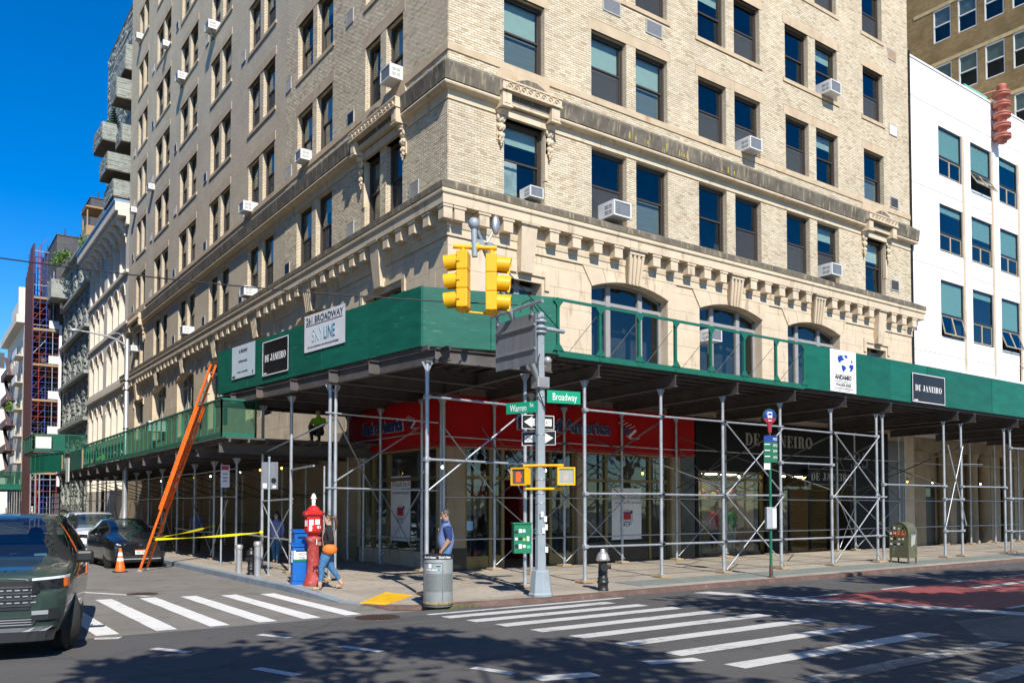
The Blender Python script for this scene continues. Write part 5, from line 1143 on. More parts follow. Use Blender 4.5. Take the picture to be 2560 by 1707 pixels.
for side, u, z, s, b, lab in (
 ('R',6.0,11.50,1.22,False,'largest white air conditioner, above the lower cornice in the second avenue bay'),
 ('R',18.1,11.52,1.15,False,'white air conditioner above the lower cornice near the right end of the avenue front'),
 ('R',2.72,11.46,.80,False,'small air conditioner in the window with wavy white curtain nearest the corner'),
 ('R',13.0,15.50,1.10,False,'air conditioner just above the upper cornice in the middle of the avenue front'),
 ('R',18.2,19.22,1.15,False,'air conditioner on the second row above the upper cornice of the avenue front'),
 ('R',10.72,7.95,1.0,False,'white framed air conditioner in the top of the middle arched window'),
 ('L',3.45,15.52,1.05,False,'air conditioner nearest the corner on the side street front, with gridded grille'),
 ('L',10.9,15.48,.95,False,'air conditioner above the upper cornice, second bay of the side street front'),
 ('L',17.7,15.40,1.05,False,'white air conditioner above the upper cornice, third bay of the side street front'),
 ('L',23.6,26.60,1.05,True,'bulky air conditioner with plants on top high on the side street front'),
 ('L',29.7,26.55,1.0,True,'air conditioner with plants on top, one bay left of the bulky one'),
 ('L',41.1,34.20,.9,True,'highest air conditioner at the far end of the side street front'),
 ('L',33.6,30.32,.8,False,'small tilted white air conditioner two bays from the far end, high up'),
 ('L',36.9,22.40,.85,False,'box air conditioner low at the sixth bay of the side street front'),
 ('L',42.1,22.40,.85,False,'box air conditioner at the very far edge of the side street front'),
 ('L',17.5,11.50,1.0,False,'white air conditioner above the lower cornice, third bay of the side street front'),
 ('L',27.9,11.50,1.0,False,'white air conditioner above the lower cornice, fifth bay of the side street front'),
 ('L',41.4,12.6,.9,False,'air conditioner between the carved drops at the far end window'),
 ('L',35.0,6.6,1.5,False,'air conditioner behind the green netting in the far arched window')): air_con(side, u, z, lab, s, b)
cu = mat('striped_curtain', (.66,.70,.66), .9, var=.5, scale=1.2); tag(MB().box(2.12,2.75,.40,.42,11.55,12.7).build('curtain', cu), 'wavy white and green curtain in the window nearest the corner', 'curtain')
# ------------------------------------------------------------------ street furniture
MT['poleg'] = mat('pole_grey_paint', (.30,.35,.38), .5, .1, var=.1, scale=3, world_co=True, stain=((.20,.21,.22), .6, .75, 6)); MT['yellow'] = mat('signal_yellow', (.80,.42,.004), .42, var=.06, scale=3); MT['signgreen'] = mat('sign_green', (.004,.30,.17), .4, var=.03); MT['boxgreen'] = mat('box_green', (.008,.17,.08), .45, var=.1); MT['silver'] = mat('aluminium', (.50,.51,.52), .4, .6, var=.12, scale=3); MT['signback'] = mat('sign_back_alu', (.30,.31,.33), .45, .4, var=.2, scale=2, stretch=(3,3,.3)); MT['sticker'] = mat('sticker_white', (.75,.75,.74), .6, var=.05)
zp = zs(-1.71,-6.5)
sp = thing('signal_pole', 'grey octagonal traffic signal pole with slanting mast arm at the corner', 'signal pole', (-1.66,-6.52,zp))
MB().lathe([(.26,0),(.27,.05),(.245,.08),(.20,.50),(.19,.55),(.125,.56)], 8, a0=R(22.5), smooth=False).build('base', MT['poleg'], sp, bevel=.008)
MB().lathe([(.118,.55),(.088,5.95),(.085,6.0),(.0,6.0)], 8, a0=R(22.5), smooth=False).build('shaft', MT['poleg'], sp)
for z in (2.15,2.45,3.4,4.2,1.3,1.95): MB().lathe([(.125-.005*z,z),(.127-.005*z,z),(.127-.005*z,z+.012),(.12-.005*z,z+.012)], 12).build('strap', MT['silver'], sp)
for z in (5.55,5.65,5.78): MB().lathe([(.10,z),(.135,z),(.135,z+.05),(.10,z+.05)], 12).build('clamp_ring', MT['poleg'], sp)
armv = Vector((-2.32,-1.05,2.62)); a0 = Vector((-.08,-.04,4.52)); MB().tube(a0, a0+armv, .065, 10, .042).build('mast_arm', MT['poleg'], sp); MB().cbox((-.02,-.02,4.5), (.32,.26,.24)).build('arm_clamp', MT['silver'], sp, bevel=.02)
MB().tube((.05,.02,5.68),(.72,.10,5.70),.05,10).build('stub_arm', MT['poleg'], sp); MB().tube((.66,.09,5.68),tuple(a0+armv*.86+Vector((0,0,.05))),.012,6).build('guy_wire', MT['dark'], sp)
MB().path([(0,0,5.2),(-.18,-.16,4.9),(-.14,-.12,4.3),(.04,-.13,3.9)], .012, 5).build('loose_cable', MT['dark'], sp); MB().path([(-.1,-.1,5.95),(-.5,-.3,6.15),(-.8,-.45,6.0),(-.9,-.5,5.8)], .012, 5).build('loose_cable', MT['dark'], sp)
MB().ball((.13,-.08,4.98), .09, 10).build('detector', MT['silver'], sp); MB().tube((.1,-.05,4.85),(.12,-.08,4.95),.02,6).build('detector_stem', MT['silver'], sp)
tipp = a0+armv; mb = MB(); mb.ball(tipp, .11, 10, sc=(1,1,1.1)); mb.tube(tipp, tipp+Vector((.02,0,-.62)), .055, 10); mb.box(tipp.x-.02,tipp.x+.22,tipp.y-.02,tipp.y+.02,tipp.z-.42,tipp.z-.28); mb.build('arm_fitting', MT['poleg'], sp, bevel=.01)
mb = MB(); p = a0+armv*.86; mb.tube(p, p+Vector((.18,-.02,.32)), .02, 6); mb.ball(p+Vector((.25,-.03,.48)), .13, 10, sc=(.7,.5,1.5)); mb.cbox(p+Vector((.08,-.05,.0)), (.13,.1,.2)); mb.build('street_camera', MT['silver'], sp)
for k, (x, z) in enumerate(((-.06,1.72),(.03,1.62),(.05,1.45),(-.02,1.38),(.06,.98))): MB().box(x-.035,x+.035,-.135,-.118,z-.06,z+.06).build('sticker', MT['sticker'], sp)
R2 = Vector((.812,-.5837,0)); 
def signal_head(center, facing, label):
    a = math.atan2(facing[1], facing[0])+math.pi/2
    t = thing('traffic_signal', label, 'traffic light', center, a, 'yellow traffic signal heads on the mast arm')
    for k in range(3):
        MB().box(-.165,.165,-.10,.11,-.525+.352*k,-.525+.348+.352*k).build('housing_section', MT['yellow'], t, bevel=.018)
        z = -.35+.352*k; mb = MB(); n = 14; pts = []
        for i in range(n+1):
            th = R(-60+300*i/n); pts.append((.15*math.cos(th), z+.15*math.sin(th)))
        vs = [(x,-.10,zz) for x,zz in pts]+[(x,-.37+.05*(1-(zz-z)/.15)*.5,zz-.02) for x,zz in pts]; mb.add(vs, [(i,i+1,n+2+i,n+1+i) for i in range(n)], 0, True); mb.build('visor', MT['yellow'], t)
        MB().lathe([(.13,0),(.10,.03),(.0,.045)], 14).build('lens', mat('lens_%s_%d' % (label[:5], k), ((.01,.06,.03),(.12,.07,.01),(.12,.008,.006))[k], .2), t, (0,-.12,z)).rotation_euler = (R(90),0,0)
        MB().cbox((.17,-.06,z), (.03,.06,.06)).build('hinge', MT['yellow'], t)
    MB().lathe([(.17,-.53),(.12,-.56),(.05,-.6),(.0,-.61)], 8).build('bottom_cap', MT['yellow'], t); MB().tube((0,0,.52),(0,0,.62),.05,8).build('top_stem', MT['yellow'], t)
signal_head((-4.20,-7.46,6.19), (-.72,.69), 'left yellow traffic signal head turned toward the side street')
signal_head((-3.77,-7.78,6.13), (.80,-.60), 'right yellow traffic signal head turned toward the avenue')
sbk = thing('signal_bracket', 'yellow pipe bracket joining the two traffic signal heads', 'bracket', (-3.98,-7.6,6.85)); MB().tube((-.38,.24,-.02),(.28,-.24,-.06),.045,10).build('cross_pipe', MT['yellow'], sbk); MB().ball((-.02,.02,-.03), .10, 10).build('hub', MT['yellow'], sbk); MB().tube((-.22,.14,-1.24),(.21,-.18,-1.30),.022,6).build('lower_strut', MT['yellow'], sbk)
# large sign seen from behind
bs = thing('overhead_sign', 'large blank grey back of a street sign hanging beside the signal pole', 'sign', (-2.75,-7.12,5.24))
MB().box(-.008,.008,-.68,.68,-.49,.49).build('sheet', MT['signback'], bs, bevel=.004)
for z in (-.20,.26): MB().box(-.04,-.008,-.66,.66,z-.02,z+.02).build('stiffener', MT['silver'], bs)
MB().tube((-.03,-.92,.66),(-.03,.80,.66),.035,8).build('hanger_pipe', MT['silver'], bs)
for y in (-.55,.62): MB().box(-.03,.0,y-.03,y+.03,.45,.70).build('hanger', MT['silver'], bs)
def blade(name, label, loc, d, L, h, build, cat='sign', m='signgreen'):
    t = thing(name, label, cat, loc, math.atan2(d[1], d[0])); MB().box(0,L,-.006,.006,-h/2,h/2).build('plate', MT[m] if isinstance(m,str) else m, t, bevel=.003); build(t); return t
wl = MT['white']
def fit_text(t, body, x0, x1, z, size, m, y=-.009, bold=.0):
    me = text_mesh('lettering', body, size, m, .002, 'LEFT', bold); w = max(v.co.x for v in me.vertices)-min(v.co.x for v in me.vertices)
    return inst('lettering', me, t, (x0,y,z), 0, ((x1-x0)/w,1,1))
blade('street_name_sign', 'green Broadway street name sign on the signal pole', (-1.56,-6.62,4.32), (.978,-.208), .80, .27, lambda t: fit_text(t,'Broadway',.12,.70,-.07,.22,wl))
def wsign(t): fit_text(t,'Warren',-.0+.10,.52,-.075,.21,wl); fit_text(t,'St',.60,.70,-.0,.12,wl)
wdir = (.342,-.94); blade('street_name_sign', 'green Warren St street name sign left of the signal pole', (-2.02,-5.78,4.10), wdir, .82, .24, wsign)
def oneway(right):
    def f(t):
        mb = MB(); L, h = .76, .30; q = .012
        for a in ((0,L,h/2-q,h/2),(0,L,-h/2,-h/2+q),(0,q,-h/2+q,h/2-q),(L-q,L,-h/2+q,h/2-q)): mb.box(a[0],a[1],-.009,-.006,a[2],a[3])
        mb.build('border', wl, t); P = [(.05,0),(.24,.115),(.24,.075),(.70,.075),(.70,-.075),(.24,-.075),(.24,-.115)]
        if right: P = [(L-x,z) for x,z in P][::-1]
        MB().prism([(x,-.010,z) for x,z in P], (0,.003,0)).build('arrow', wl, t); fit_text(t, 'ONE WAY', .10 if right else .235, .525 if right else .66, -.05, .135, MT['dark'], -.0105)
    return f
bk = mat('sign_black', (.012,.012,.012), .4); blade('one_way_sign', 'black one way sign with white arrow to the left, upper of the two', (-2.02,-6.34,3.78), (.978,-.208), .76, .30, oneway(False), m=bk); blade('one_way_sign', 'black one way sign with white arrow to the right, lower of the two', (-1.82,-6.08,3.44), (.55,-.835), .76, .30, oneway(True), m=bk)
def ped(loc, facing, label, hand):
    t = thing('pedestrian_signal', label, 'pedestrian signal', loc, math.atan2(facing[1],facing[0])+math.pi/2); t.scale = (.86,.86,.9)
    MB().box(-.20,.20,-.08,.16,-.20,.20).build('housing', MT['yellow'], t, bevel=.02); f = MB()
    for a in ((-.22,.22,.17,.21),(-.22,.22,-.21,-.17),(-.22,-.18,-.17,.17),(.18,.22,-.17,.17)): f.box(a[0],a[1],-.12,-.08,a[2],a[3])
    f.build('frame', MT['yellow'], t); MB().box(-.18,.18,-.09,-.082,-.17,.17).build('screen', mat('ped_screen_%s' % hand, (.10,.10,.09) if hand else (.30,.33,.30), .5, var=.15, scale=30), t)
    m = lamp_mat('red_hand', (1,.05,.01), 2.2) if hand else mat('faded_hand', (.42,.33,.30), .6); mb = MB(); mb.box(-.07,.05,-.094,-.09,-.12,.0)
    for k in range(4): mb.box(-.07+.032*k,-.045+.032*k,-.094,-.09,.0,.09+(.02 if k in (1,2) else 0))
    mb.prism([(.05,-.094,-.05),(.09,-.094,.02),(.075,-.094,.04),(.05,-.094,.0)], (0,.004,0)); mb.build('hand_symbol', m, t)
ped((-2.02,-6.30,2.62), (-.93,-.36), 'left yellow pedestrian signal showing a red hand', True); ped((-1.36,-6.98,2.62), (-.45,-.89), 'right yellow pedestrian signal with pale unlit screen', False)
pb = thing('signal_bracket', 'short yellow pipes holding the pedestrian signals to the pole', 'bracket', (-1.66,-6.52,2.6)); 
for z in (-.24,.25): MB().tube((-.32,.18,z),(.30,-.40,z),.03,8).build('pipe', MT['yellow'], pb)
cbx = thing('control_cabinet', 'green signal cabinet covered in stickers strapped behind the pole', 'cabinet', (-1.84,-6.30,1.0), math.atan2(-.45,.9)); MB().box(-.30,.08,-.05,.26,0,.62).build('cabinet', MT['boxgreen'], cbx, bevel=.015); MB().box(-.32,.10,-.07,.28,.62,.65).build('lid', MT['boxgreen'], cbx)
for k in range(11): x = -.28+.085*(k%4); z = .10+.16*(k//4)+.03*rnd.random(); o = MB().box(x,x+.05+.03*rnd.random(),-.056,-.05,z,z+.05+.05*rnd.random()).build('sticker', rnd.choice([MT['sticker'],MT['dark'],MT['sticker'],mat('sticker_%d' % k, (rnd.random()*.5,rnd.random()*.5,rnd.random()*.4), .6)]), cbx)
# fire alarm box
fr = mat('alarm_red', (.52,.018,.014), .42, var=.15, scale=7, stain=((.55,.40,.36), .66, .72, 7)); fr2 = mat('alarm_red_worn', (.36,.045,.04), .6, var=.25, scale=9, bump=.4, bscale=30, stain=((.42,.26,.22), .58, .68, 9))
fb = thing('fire_alarm_box', 'red cast iron fire alarm pillar with white finial beside the newspaper boxes', 'fire alarm', (-4.78,-1.85,.15))
MB().lathe([(.225,0),(.225,.05),(.195,.12),(.155,.30),(.14,.45),(.135,.95),(.15,1.00),(.18,1.05),(.19,1.09),(.17,1.13),(.09,1.15)], 16).build('pedestal', fr2, fb)
MB().lathe([(.09,1.14),(.12,1.18),(.195,1.24),(.21,1.27),(.21,1.60),(.22,1.62),(.26,1.65),(.26,1.69),(.22,1.72),(.16,1.75),(.135,1.80),(.12,1.82),(.08,1.84),(.065,1.87)], 8, a0=R(22.5), smooth=False).build('alarm_head', fr, fb, bevel=.006)
MB().lathe([(.06,1.86),(.035,1.89),(.05,1.99),(.03,2.0),(.075,2.02),(.075,2.035),(.05,2.05),(.055,2.08),(.03,2.13),(.0,2.15)], 12).build('finial', MT['white'], fb)
for a, z, w, h in ((-2.2,1.47,.10,.13),(-1.5,1.48,.12,.12),(-1.3,1.36,.10,.06),(-2.3,1.33,.07,.12),(-2.9,1.45,.09,.14)): o = MB().box(-w/2,w/2,-.006,0,-h/2,h/2).build('sticker', MT['sticker'], fb, (.198*math.cos(a),.198*math.sin(a),z), a+math.pi/2)
# newspaper boxes
nb = mat('newsbox_blue', (.003,.115,.44), .4, var=.08, scale=4)
def newsbox(loc, rz, w, d, h, label, plates):
    t = thing('newspaper_box', label, 'newspaper box', loc, rz, 'blue newspaper boxes on the corner'); MB().box(0,w,0,d,0,.08).build('plinth', nb, t); MB().box(.01,w-.01,.01,d-.01,.08,h).build('body', nb, t, bevel=.012); MB().prism([(-.01,-.02,h),(w+.01,-.02,h),(w+.01,d+.01,h+.05),(-.01,d+.01,h+.05)], (0,0,.03)).build('lid', nb, t)
    for nm, x0, x1, z0, z1, side in plates:
        if side == 'f': o = MB().box(x0,x1,-.006,.008,z0,z1).build('label_plate', MT['sticker'], t); MB().box(x0,x1,-.008,-.006,z0,z0+.05).build('green_strip', MT['boxgreen'], o); fit_text(t,'VISION',x0+.09,x1-.09,z1-.11,.085,MT['dark'],-.010); fit_text(t,'TIMES',x0+.11,x1-.11,z1-.20,.085,MT['dark'],-.010)
        else: o = MB().box(-.006,.008,x0,x1,z0,z1).build('label_plate', MT['sticker'], t); MB().box(-.008,-.006,x0,x1,z0-.07,z0-.0).build('green_strip', MT['boxgreen'], o); q = fit_text(t,'VISION',0,(x1-x0)-.06,0,.08,MT['dark']); q.location = (-.010,x1-.03,z1-.11); q.rotation_euler = (0,0,-math.pi/2); q = fit_text(t,'TIMES',0,(x1-x0)-.08,0,.08,MT['dark']); q.location = (-.010,x1-.04,z1-.2); q.rotation_euler = (0,0,-math.pi/2)
    MB().box(.08,w-.08,-.014,.0,h-.12,h-.09).build('handle', MT['dark'], t)
newsbox((-5.16,-1.52,.15), R(-14), .44, .42, .90, 'front blue newspaper box with white label beside the red alarm pillar', [('',.03,.41,.55,.80,'f'),('',.06,.36,.52,.80,'s')])
newsbox((-4.88,-.92,.15), R(-8), .40, .38, 1.20, 'taller blue newspaper box behind the front one', [])
# litter bin
lb = thing('litter_bin', 'round grey metal litter bin with dark rim at the kerb', 'bin', (-4.02,-6.28,zs(-4.02,-6.2)-.01))
bg_ = mat('bin_grey', (.31,.335,.325), .45, .25, var=.10, scale=3, stain=((.23,.20,.14), .6, .72, 5, (1,1,.6))); MB().lathe([(.285,0),(.29,.03),(.29,.90),(.285,.92)], 32).build('shell', bg_, lb)
MB().lathe([(.292,.02),(.294,.02),(.294,.09),(.292,.09)], 32).build('rust_band', mat('bin_rust', (.23,.18,.10), .8, var=.4, scale=14, stretch=(1,1,.2)), lb); MB().lathe([(.285,.92),(.30,.925),(.305,.98),(.28,1.0),(.20,1.0),(.19,.97),(.05,.96),(0,.96)], 32).build('rim', MT['dark'], lb)
pm = mat('bin_perforated', (.20,.215,.21), .5, .25, var=.5, scale=90)
def curved(nm, a0, a1, z0, z1, r, m, par, n=10):
    mb = MB(); mb.add([(r*math.cos(a0+(a1-a0)*i/n), r*math.sin(a0+(a1-a0)*i/n), z) for z in (z0,z1) for i in range(n+1)], [(i,i+1,n+2+i,n+1+i) for i in range(n)], 0, True); return mb.build(nm, m, par)
va = math.atan2(-14.3,-8.5)
curved('perforated_panel', va-.95, va+.28, .29, .64, .2925, pm, lb); curved('perforated_panel', va+.36, va+1.2, .29, .64, .2925, pm, lb)
for a in (va+.30,): curved('door_gap', a, a+.025, .10, .84, .2935, MT['dark'], lb, 2)
curved('door_gap', va-1.1, va+.32, .84, .848, .2935, MT['dark'], lb); curved('slot', va-.12, va+.16, .775, .795, .2935, MT['dark'], lb, 4); curved('sticker', va-.68, va-.45, .75, .83, .2935, MT['sticker'], lb, 3); curved('sticker', va-.02, va+.12, .69, .745, .2935, mat('sticker_blue', (.05,.35,.6), .5), lb, 3)
def wrap_text(body, size, r, ac, z, m, par, sx=1.0):
    me = text_mesh('lettering', body, size, m, .001, 'CENTER', .002)
    for v in me.vertices: a = ac+v.co.x*sx/r; v.co = ((r+v.co.y*-1)*math.cos(a), (r-v.co.y)*math.sin(a), z+v.co.z)
    return inst('lettering', me, par)
wrap_text("Don't litter.", .058, .308, va-.55, .938, MT['sticker'], lb); wrap_text("Don't litter.", .058, .308, va+.50, .938, MT['sticker'], lb); wrap_text('in its place', .055, .296, va-.45, .70, MT['sticker'], lb)
# hydrant on the avenue
hm = mat('hydrant_black', (.02,.02,.021), .4, var=.2, scale=12); hsil = mat('hydrant_silver', (.55,.53,.50), .35, .6, var=.25, scale=9, stain=((.25,.15,.08), .62, .74, 8))
def hydrant(loc, rz, label, bonnet, k=1.0):
    t = thing('fire_hydrant', label, 'hydrant', loc, rz); t.scale = (k,k,k)
    MB().lathe([(.13,0),(.13,.03),(.115,.05),(.115,.16),(.135,.17),(.135,.20),(.12,.22),(.115,.24),(.125,.27),(.105,.30),(.10,.62),(.12,.66)], 18).build('barrel', hm, t)
    MB().lathe([(.12,.66),(.155,.67),(.16,.70),(.15,.73),(.125,.80),(.10,.84),(.06,.87),(.055,.92),(.045,.93),(0,.935)], 18).build('bonnet', bonnet, t)
    mb = MB(); mb.tube((0,-.08,.53),(0,-.19,.53),.075,12); mb.lathe([(.03,0),(.03,.04)], 6, (0,-.2,.51)); mb.tube((0,-.19,.53),(0,-.215,.53),.09,12); mb.build('steamer_outlet', hm, t); mb = MB(); mb.tube((.08,0,.53),(.16,0,.53),.05,10); mb.tube((.16,0,.53),(.18,0,.53),.06,10); mb.build('hose_outlet', MT['iron'], t)
    for i in range(10): a = i*math.pi/5; MB().box(.098*math.cos(a)-.008,.098*math.cos(a)+.008,.098*math.sin(a)-.008,.098*math.sin(a)+.008,.32,.46).build('rib', hm, t)
    return t
hydrant((.18,-6.42,zs(.2,-6.4)), R(-30), 'black fire hydrant with worn silver bonnet at the avenue kerb', hsil)
hydrant((-4.95,2.02,.15), R(-60), 'dark hydrant between the two silver bollards on the side street', hm, .78)
for y, lab, h in ((2.95,'shorter silver bollard with rusty cap on the side street pavement',.78),(1.42,'taller silver bollard in front of the dark hydrant',.92)):
    t = thing('bollard', lab, 'bollard', (-4.98,y,.15), group='silver bollards round the hydrant'); MB().lathe([(.085,0),(.085,h-.12)], 16).build('tube', MT['silver'], t); MB().lathe([(.10,h-.13),(.105,h-.11),(.105,h-.03),(.07,h),(0,h+.005)], 16).build('cap', hsil, t)
# mailbox
mbx = thing('mailbox', 'olive relay mailbox covered in graffiti and stickers by the right end of the shed', 'mailbox', (14.09,-5.62,zs(14,-5.8)), R(0))
ol = mat('olive_paint', (.10,.10,.055), .5, var=.2, scale=5, stain=((.24,.24,.19), .56, .68, 9)); w, d = .66, .52
P = [(-w/2,.18),(w/2,.18)]+[(w/2*math.cos(i*math.pi/12), 1.02+.33*math.sin(i*math.pi/12)) for i in range(13)]
MB().prism([(-d/2+.0,-p[0],p[1]) for p in P][::-1], (d,0,0)).build('body', ol, mbx)
for sx in (-1,1):
    for sy in (-1,1): MB().box(sx*(d/2-.03)-.02,sx*(d/2-.03)+.02,sy*(w/2-.03)-.02,sy*(w/2-.03)+.02,0,.2).build('leg', ol, mbx)
mb = MB()
for i in range(14): a0, a1 = -.3+(math.pi+.6)*i/14, -.3+(math.pi+.6)*(i+1)/14; mb.beam((-d/2-.006,w/2*math.cos(a0)*.96,1.02+.32*math.sin(a0)),(-d/2-.006,w/2*math.cos(a1)*.96,1.02+.32*math.sin(a1)),.012,.02)
mb.build('edge_flange', ol, mbx)
og = mat('graffiti_orange', (.75,.14,.01), .5); mb = MB()
for k in range(9): y = .2-.05*k; z = .95+.05*math.sin(k*2.3); mb.beam((-d/2-.010,y,z-.09+.03*(k%3)),(-d/2-.010,y-.04,z+.10-.04*(k%2)),.006,.028,0,(1,0,0)); 
mb.beam((-d/2-.010,.2,.95),(-d/2-.010,-.22,1.0),.006,.03,0,(1,0,0)); mb.build('graffiti', og, mbx)
for k in range(16): y = .22-.13*(k%4)+rnd.uniform(-.02,.02); z = .60+.17*(k//4); MB().box(-d/2-.008,-d/2-.004,y,y+.05+.04*rnd.random(),z,z+.04+.05*rnd.random()).build('sticker', rnd.choice([MT['sticker'],MT['sticker'],MT['dark']]), mbx)
mb = MB()
for k in range(5): mb.beam((-.1+.05*k,-w/2-.004,.55+.02*k),(-.06+.05*k,-w/2-.004,.95-.05*(k%2)),.01,.014,0,(0,1,0))
mb.build('graffiti_tag', MT['sticker'], mbx); MB().lathe([(.05,0),(.05,.004)], 14).build('round_sticker', mat('sticker_navy', (.03,.08,.3), .5), mbx, (.12,-w/2-.003,1.0)).rotation_euler = (R(90),0,0)
# bus stop
bp_ = thing('bus_stop', 'green bus stop pole with round blue sign and route panel', 'bus stop', (6.15,-6.42,zs(6,-6.4)), math.atan2(-.72,.70)*.5)
bgn = mat('busstop_green', (.008,.13,.07), .5, var=.08); MB().tube((0,0,.28),(0,0,3.75),.038,12).build('pole', bgn, bp_); MB().lathe([(.10,0),(.10,.02),(.05,.03),(.045,.30),(.038,.31)], 12).build('rusty_base', MT['iron'], bp_)
bl = mat('bus_blue', (.012,.045,.25), .4); rd_ = mat('bus_red', (.30,.015,.04), .5); MB().lathe([(.0,-.012),(.20,-.012),(.20,.012),(0,.012)], 24).build('roundel', bgn, bp_, (0,0,4.28)).rotation_euler = (R(90),0,0); MB().lathe([(0,-.003),(.185,-.003),(.185,.003),(0,.003)], 24).build('roundel_face', bl, bp_, (0,-.016,4.28)).rotation_euler = (R(90),0,0)
mb = MB(); mb.prism([(.19*math.cos(a),-.022,4.28+.19*math.sin(a)) for a in [math.pi+.25+(math.pi-.5)*i/10 for i in range(11)]], (0,.004,0)); mb.prism([(-.06,-.022,4.12),(.06,-.022,4.12),(.045,-.022,3.85),(-.045,-.022,3.85)], (0,.04,0)); mb.build('red_segment', rd_, bp_)
mb = MB(); mb.box(-.065,.065,-.026,-.022,4.25,4.40); mb.box(-.055,-.03,-.026,-.022,4.23,4.25); mb.box(.03,.055,-.026,-.022,4.23,4.25); mb.box(-.05,.05,-.026,-.022,4.16,4.18); mb.build('bus_symbol', MT['white'], bp_); MB().box(-.05,.05,-.028,-.026,4.31,4.37).build('bus_window', bl, bp_)
MB().box(-.20,.20,-.046,-.036,3.05,3.76).build('route_panel', bgn, bp_); MB().box(-.20,.20,-.050,-.046,3.60,3.76).build('panel_top', bl, bp_)
for txt, z in (('M22',3.64),('SIM2',3.47),('SIM4',3.32),('SIM34',3.15)): fit_text(bp_, txt, .06, .18, z, .10, MT['white'], -.055); 
for z in (3.52,3.36,3.2): MB().box(-.18,-.02,-.050,-.046,z,z+.025).build('route_line', MT['white'], bp_)
MB().box(-.20,-.02,-.046,-.040,2.86,3.03).build('lower_plate', MT['sticker'], bp_); MB().box(-.16,.13,-.09,.03,1.28,1.86).build('schedule_case', MT['silver'], bp_, bevel=.01); MB().box(-.15,-.03,-.094,-.09,1.32,1.82).build('schedule_sheet', mat('schedule_grey', (.35,.38,.42), .6), bp_); MB().box(.01,.12,-.094,-.09,1.32,1.82).build('schedule_sheet', MT['white'], bp_)
# sign posts on the side street
s1 = thing('sign_post', 'grey back of a parking sign with round black sticker on a post', 'sign', (-4.66,1.5,.15), R(-48)); MB().tube((0,0,0),(0,0,3.12),.03,10).build('post', MT['poleg'], s1); MB().lathe([(.14,0),(.05,.03)], 12).build('foot', MT['concrete'], s1); MB().ball((0,0,3.14), .04, 8).build('cap', MT['poleg'], s1)
MB().box(-.24,.24,.03,.036,2.30,3.03).build('plate', MT['signback'], s1, bevel=.01); MB().lathe([(.075,0),(.075,.004)], 18).build('round_sticker', MT['dark'], s1, (.12,.028,2.53)).rotation_euler = (R(90),0,0)
MB().box(-.20,-.08,.022,.03,2.33,2.46).build('sticker', MT['sticker'], s1); MB().box(.09,.19,.022,.03,2.33,2.40).build('sticker', MT['sticker'], s1)
s2 = thing('sign_post', 'white and red parking sign on a thin post beside the ladder', 'sign', (-4.72,5.5,.15), R(-40)); MB().tube((0,0,0),(0,0,3.15),.028,10).build('post', MT['poleg'], s2); MB().box(-.02,.26,-.036,-.03,2.42,3.10).build('plate', MT['white'], s2, bevel=.02); mb = MB(); mb.box(0,.24,-.038,-.036,2.95,3.08)
for z in (2.6,2.7,2.82): mb.box(.05,.2,-.038,-.036,z,z+.03)
mb.build('red_print', mat('sign_red', (.55,.03,.03), .5), s2)
# street light
sl_ = thing('street_light', 'tall grey street light with long curved arm over the side street', 'street light', (-4.85,19.0,.15)); MB().lathe([(.17,0),(.17,.6),(.135,.65),(.12,2),(.085,9.15),(0,9.2)], 10).build('pole', MT['silver'], sl_); MB().path([(0,0,8.85),(-.45,.0,9.1),(-.95,0,9.22),(-1.5,0,9.28),(-1.85,0,9.3)], .04, 8, radii=[.05,.045,.04,.035,.03]).build('arm', MT['silver'], sl_); MB().path([(0,0,9.1),(-.35,0,9.38),(-.8,0,9.30)], .018, 6).build('truss_rod', MT['silver'], sl_)
o = MB(); o.ball((-2.05,0,9.3), .14, 10, sc=(1.9,.8,.5)); o.build('lamp_head', MT['silver'], sl_)
for z in (5.2,6.9,7.3): MB().lathe([(.115,z),(.12,z),(.12,z+.05),(.115,z+.05)], 10).build('band', MT['dark'], sl_)
# cone, ladder, tape, cables
cn = thing('traffic_cone', 'orange traffic cone with two white bands in the street', 'cone', (-7.25,7.1,0)); orn = mat('cone_orange', (.85,.14,.01), .5, var=.06); MB().box(-.19,.19,-.19,.19,.0,.035).build('foot', MT['dark'], cn, bevel=.01); MB().lathe([(.155,.035),(.028,.72),(.015,.725)], 20).build('body', orn, cn)
for z0, z1 in ((.34,.43),(.49,.60)): MB().lathe([(.155-.1854*(z0-.035)+.003,z0),(.155-.1854*(z1-.035)+.003,z1)], 20).build('reflective_band', MT['white'], cn)
ld = thing('extension_ladder', 'long orange extension ladder leaning on the green shed', 'ladder', (0,0,0)); b0 = Vector((-6.60,7.12,.02)); t0 = Vector((-5.02,5.20,6.25)); ldv = t0-b0; sd = Vector((.62,.785,0)).normalized()*.21; sd = sd-ldv*(sd.dot(ldv)/ldv.length_squared); nv = ldv.cross(sd).normalized()
lo_ = mat('ladder_orange', (.90,.14,.006), .5, var=.1, scale=4)
for s in (-1,1): MB().beam(b0+sd*s, b0+sd*s+ldv*.80, .07, .035, 0, sd).build('rail', lo_, ld); MB().beam(b0+sd*s*.84+ldv*.30+nv*.08, b0+sd*s*.84+ldv+nv*.08, .065, .03, 0, sd).build('fly_rail', lo_, ld)
for k in range(20): p = b0+ldv*(.04+k*.0485); MB().tube(p-sd*1.13, p+sd*1.13, .016, 8).build('rung', MT['silver'], ld); MB().tube(p-sd*.98+nv*.105, p+sd*.98+nv*.105, .016, 8).build('rung', MT['silver'], ld) if k > 6 else None
for s in (-1,1): MB().cbox(b0+sd*s+Vector((0,0,.02)), (.13,.09,.05)).build('foot', MT['silver'], ld)
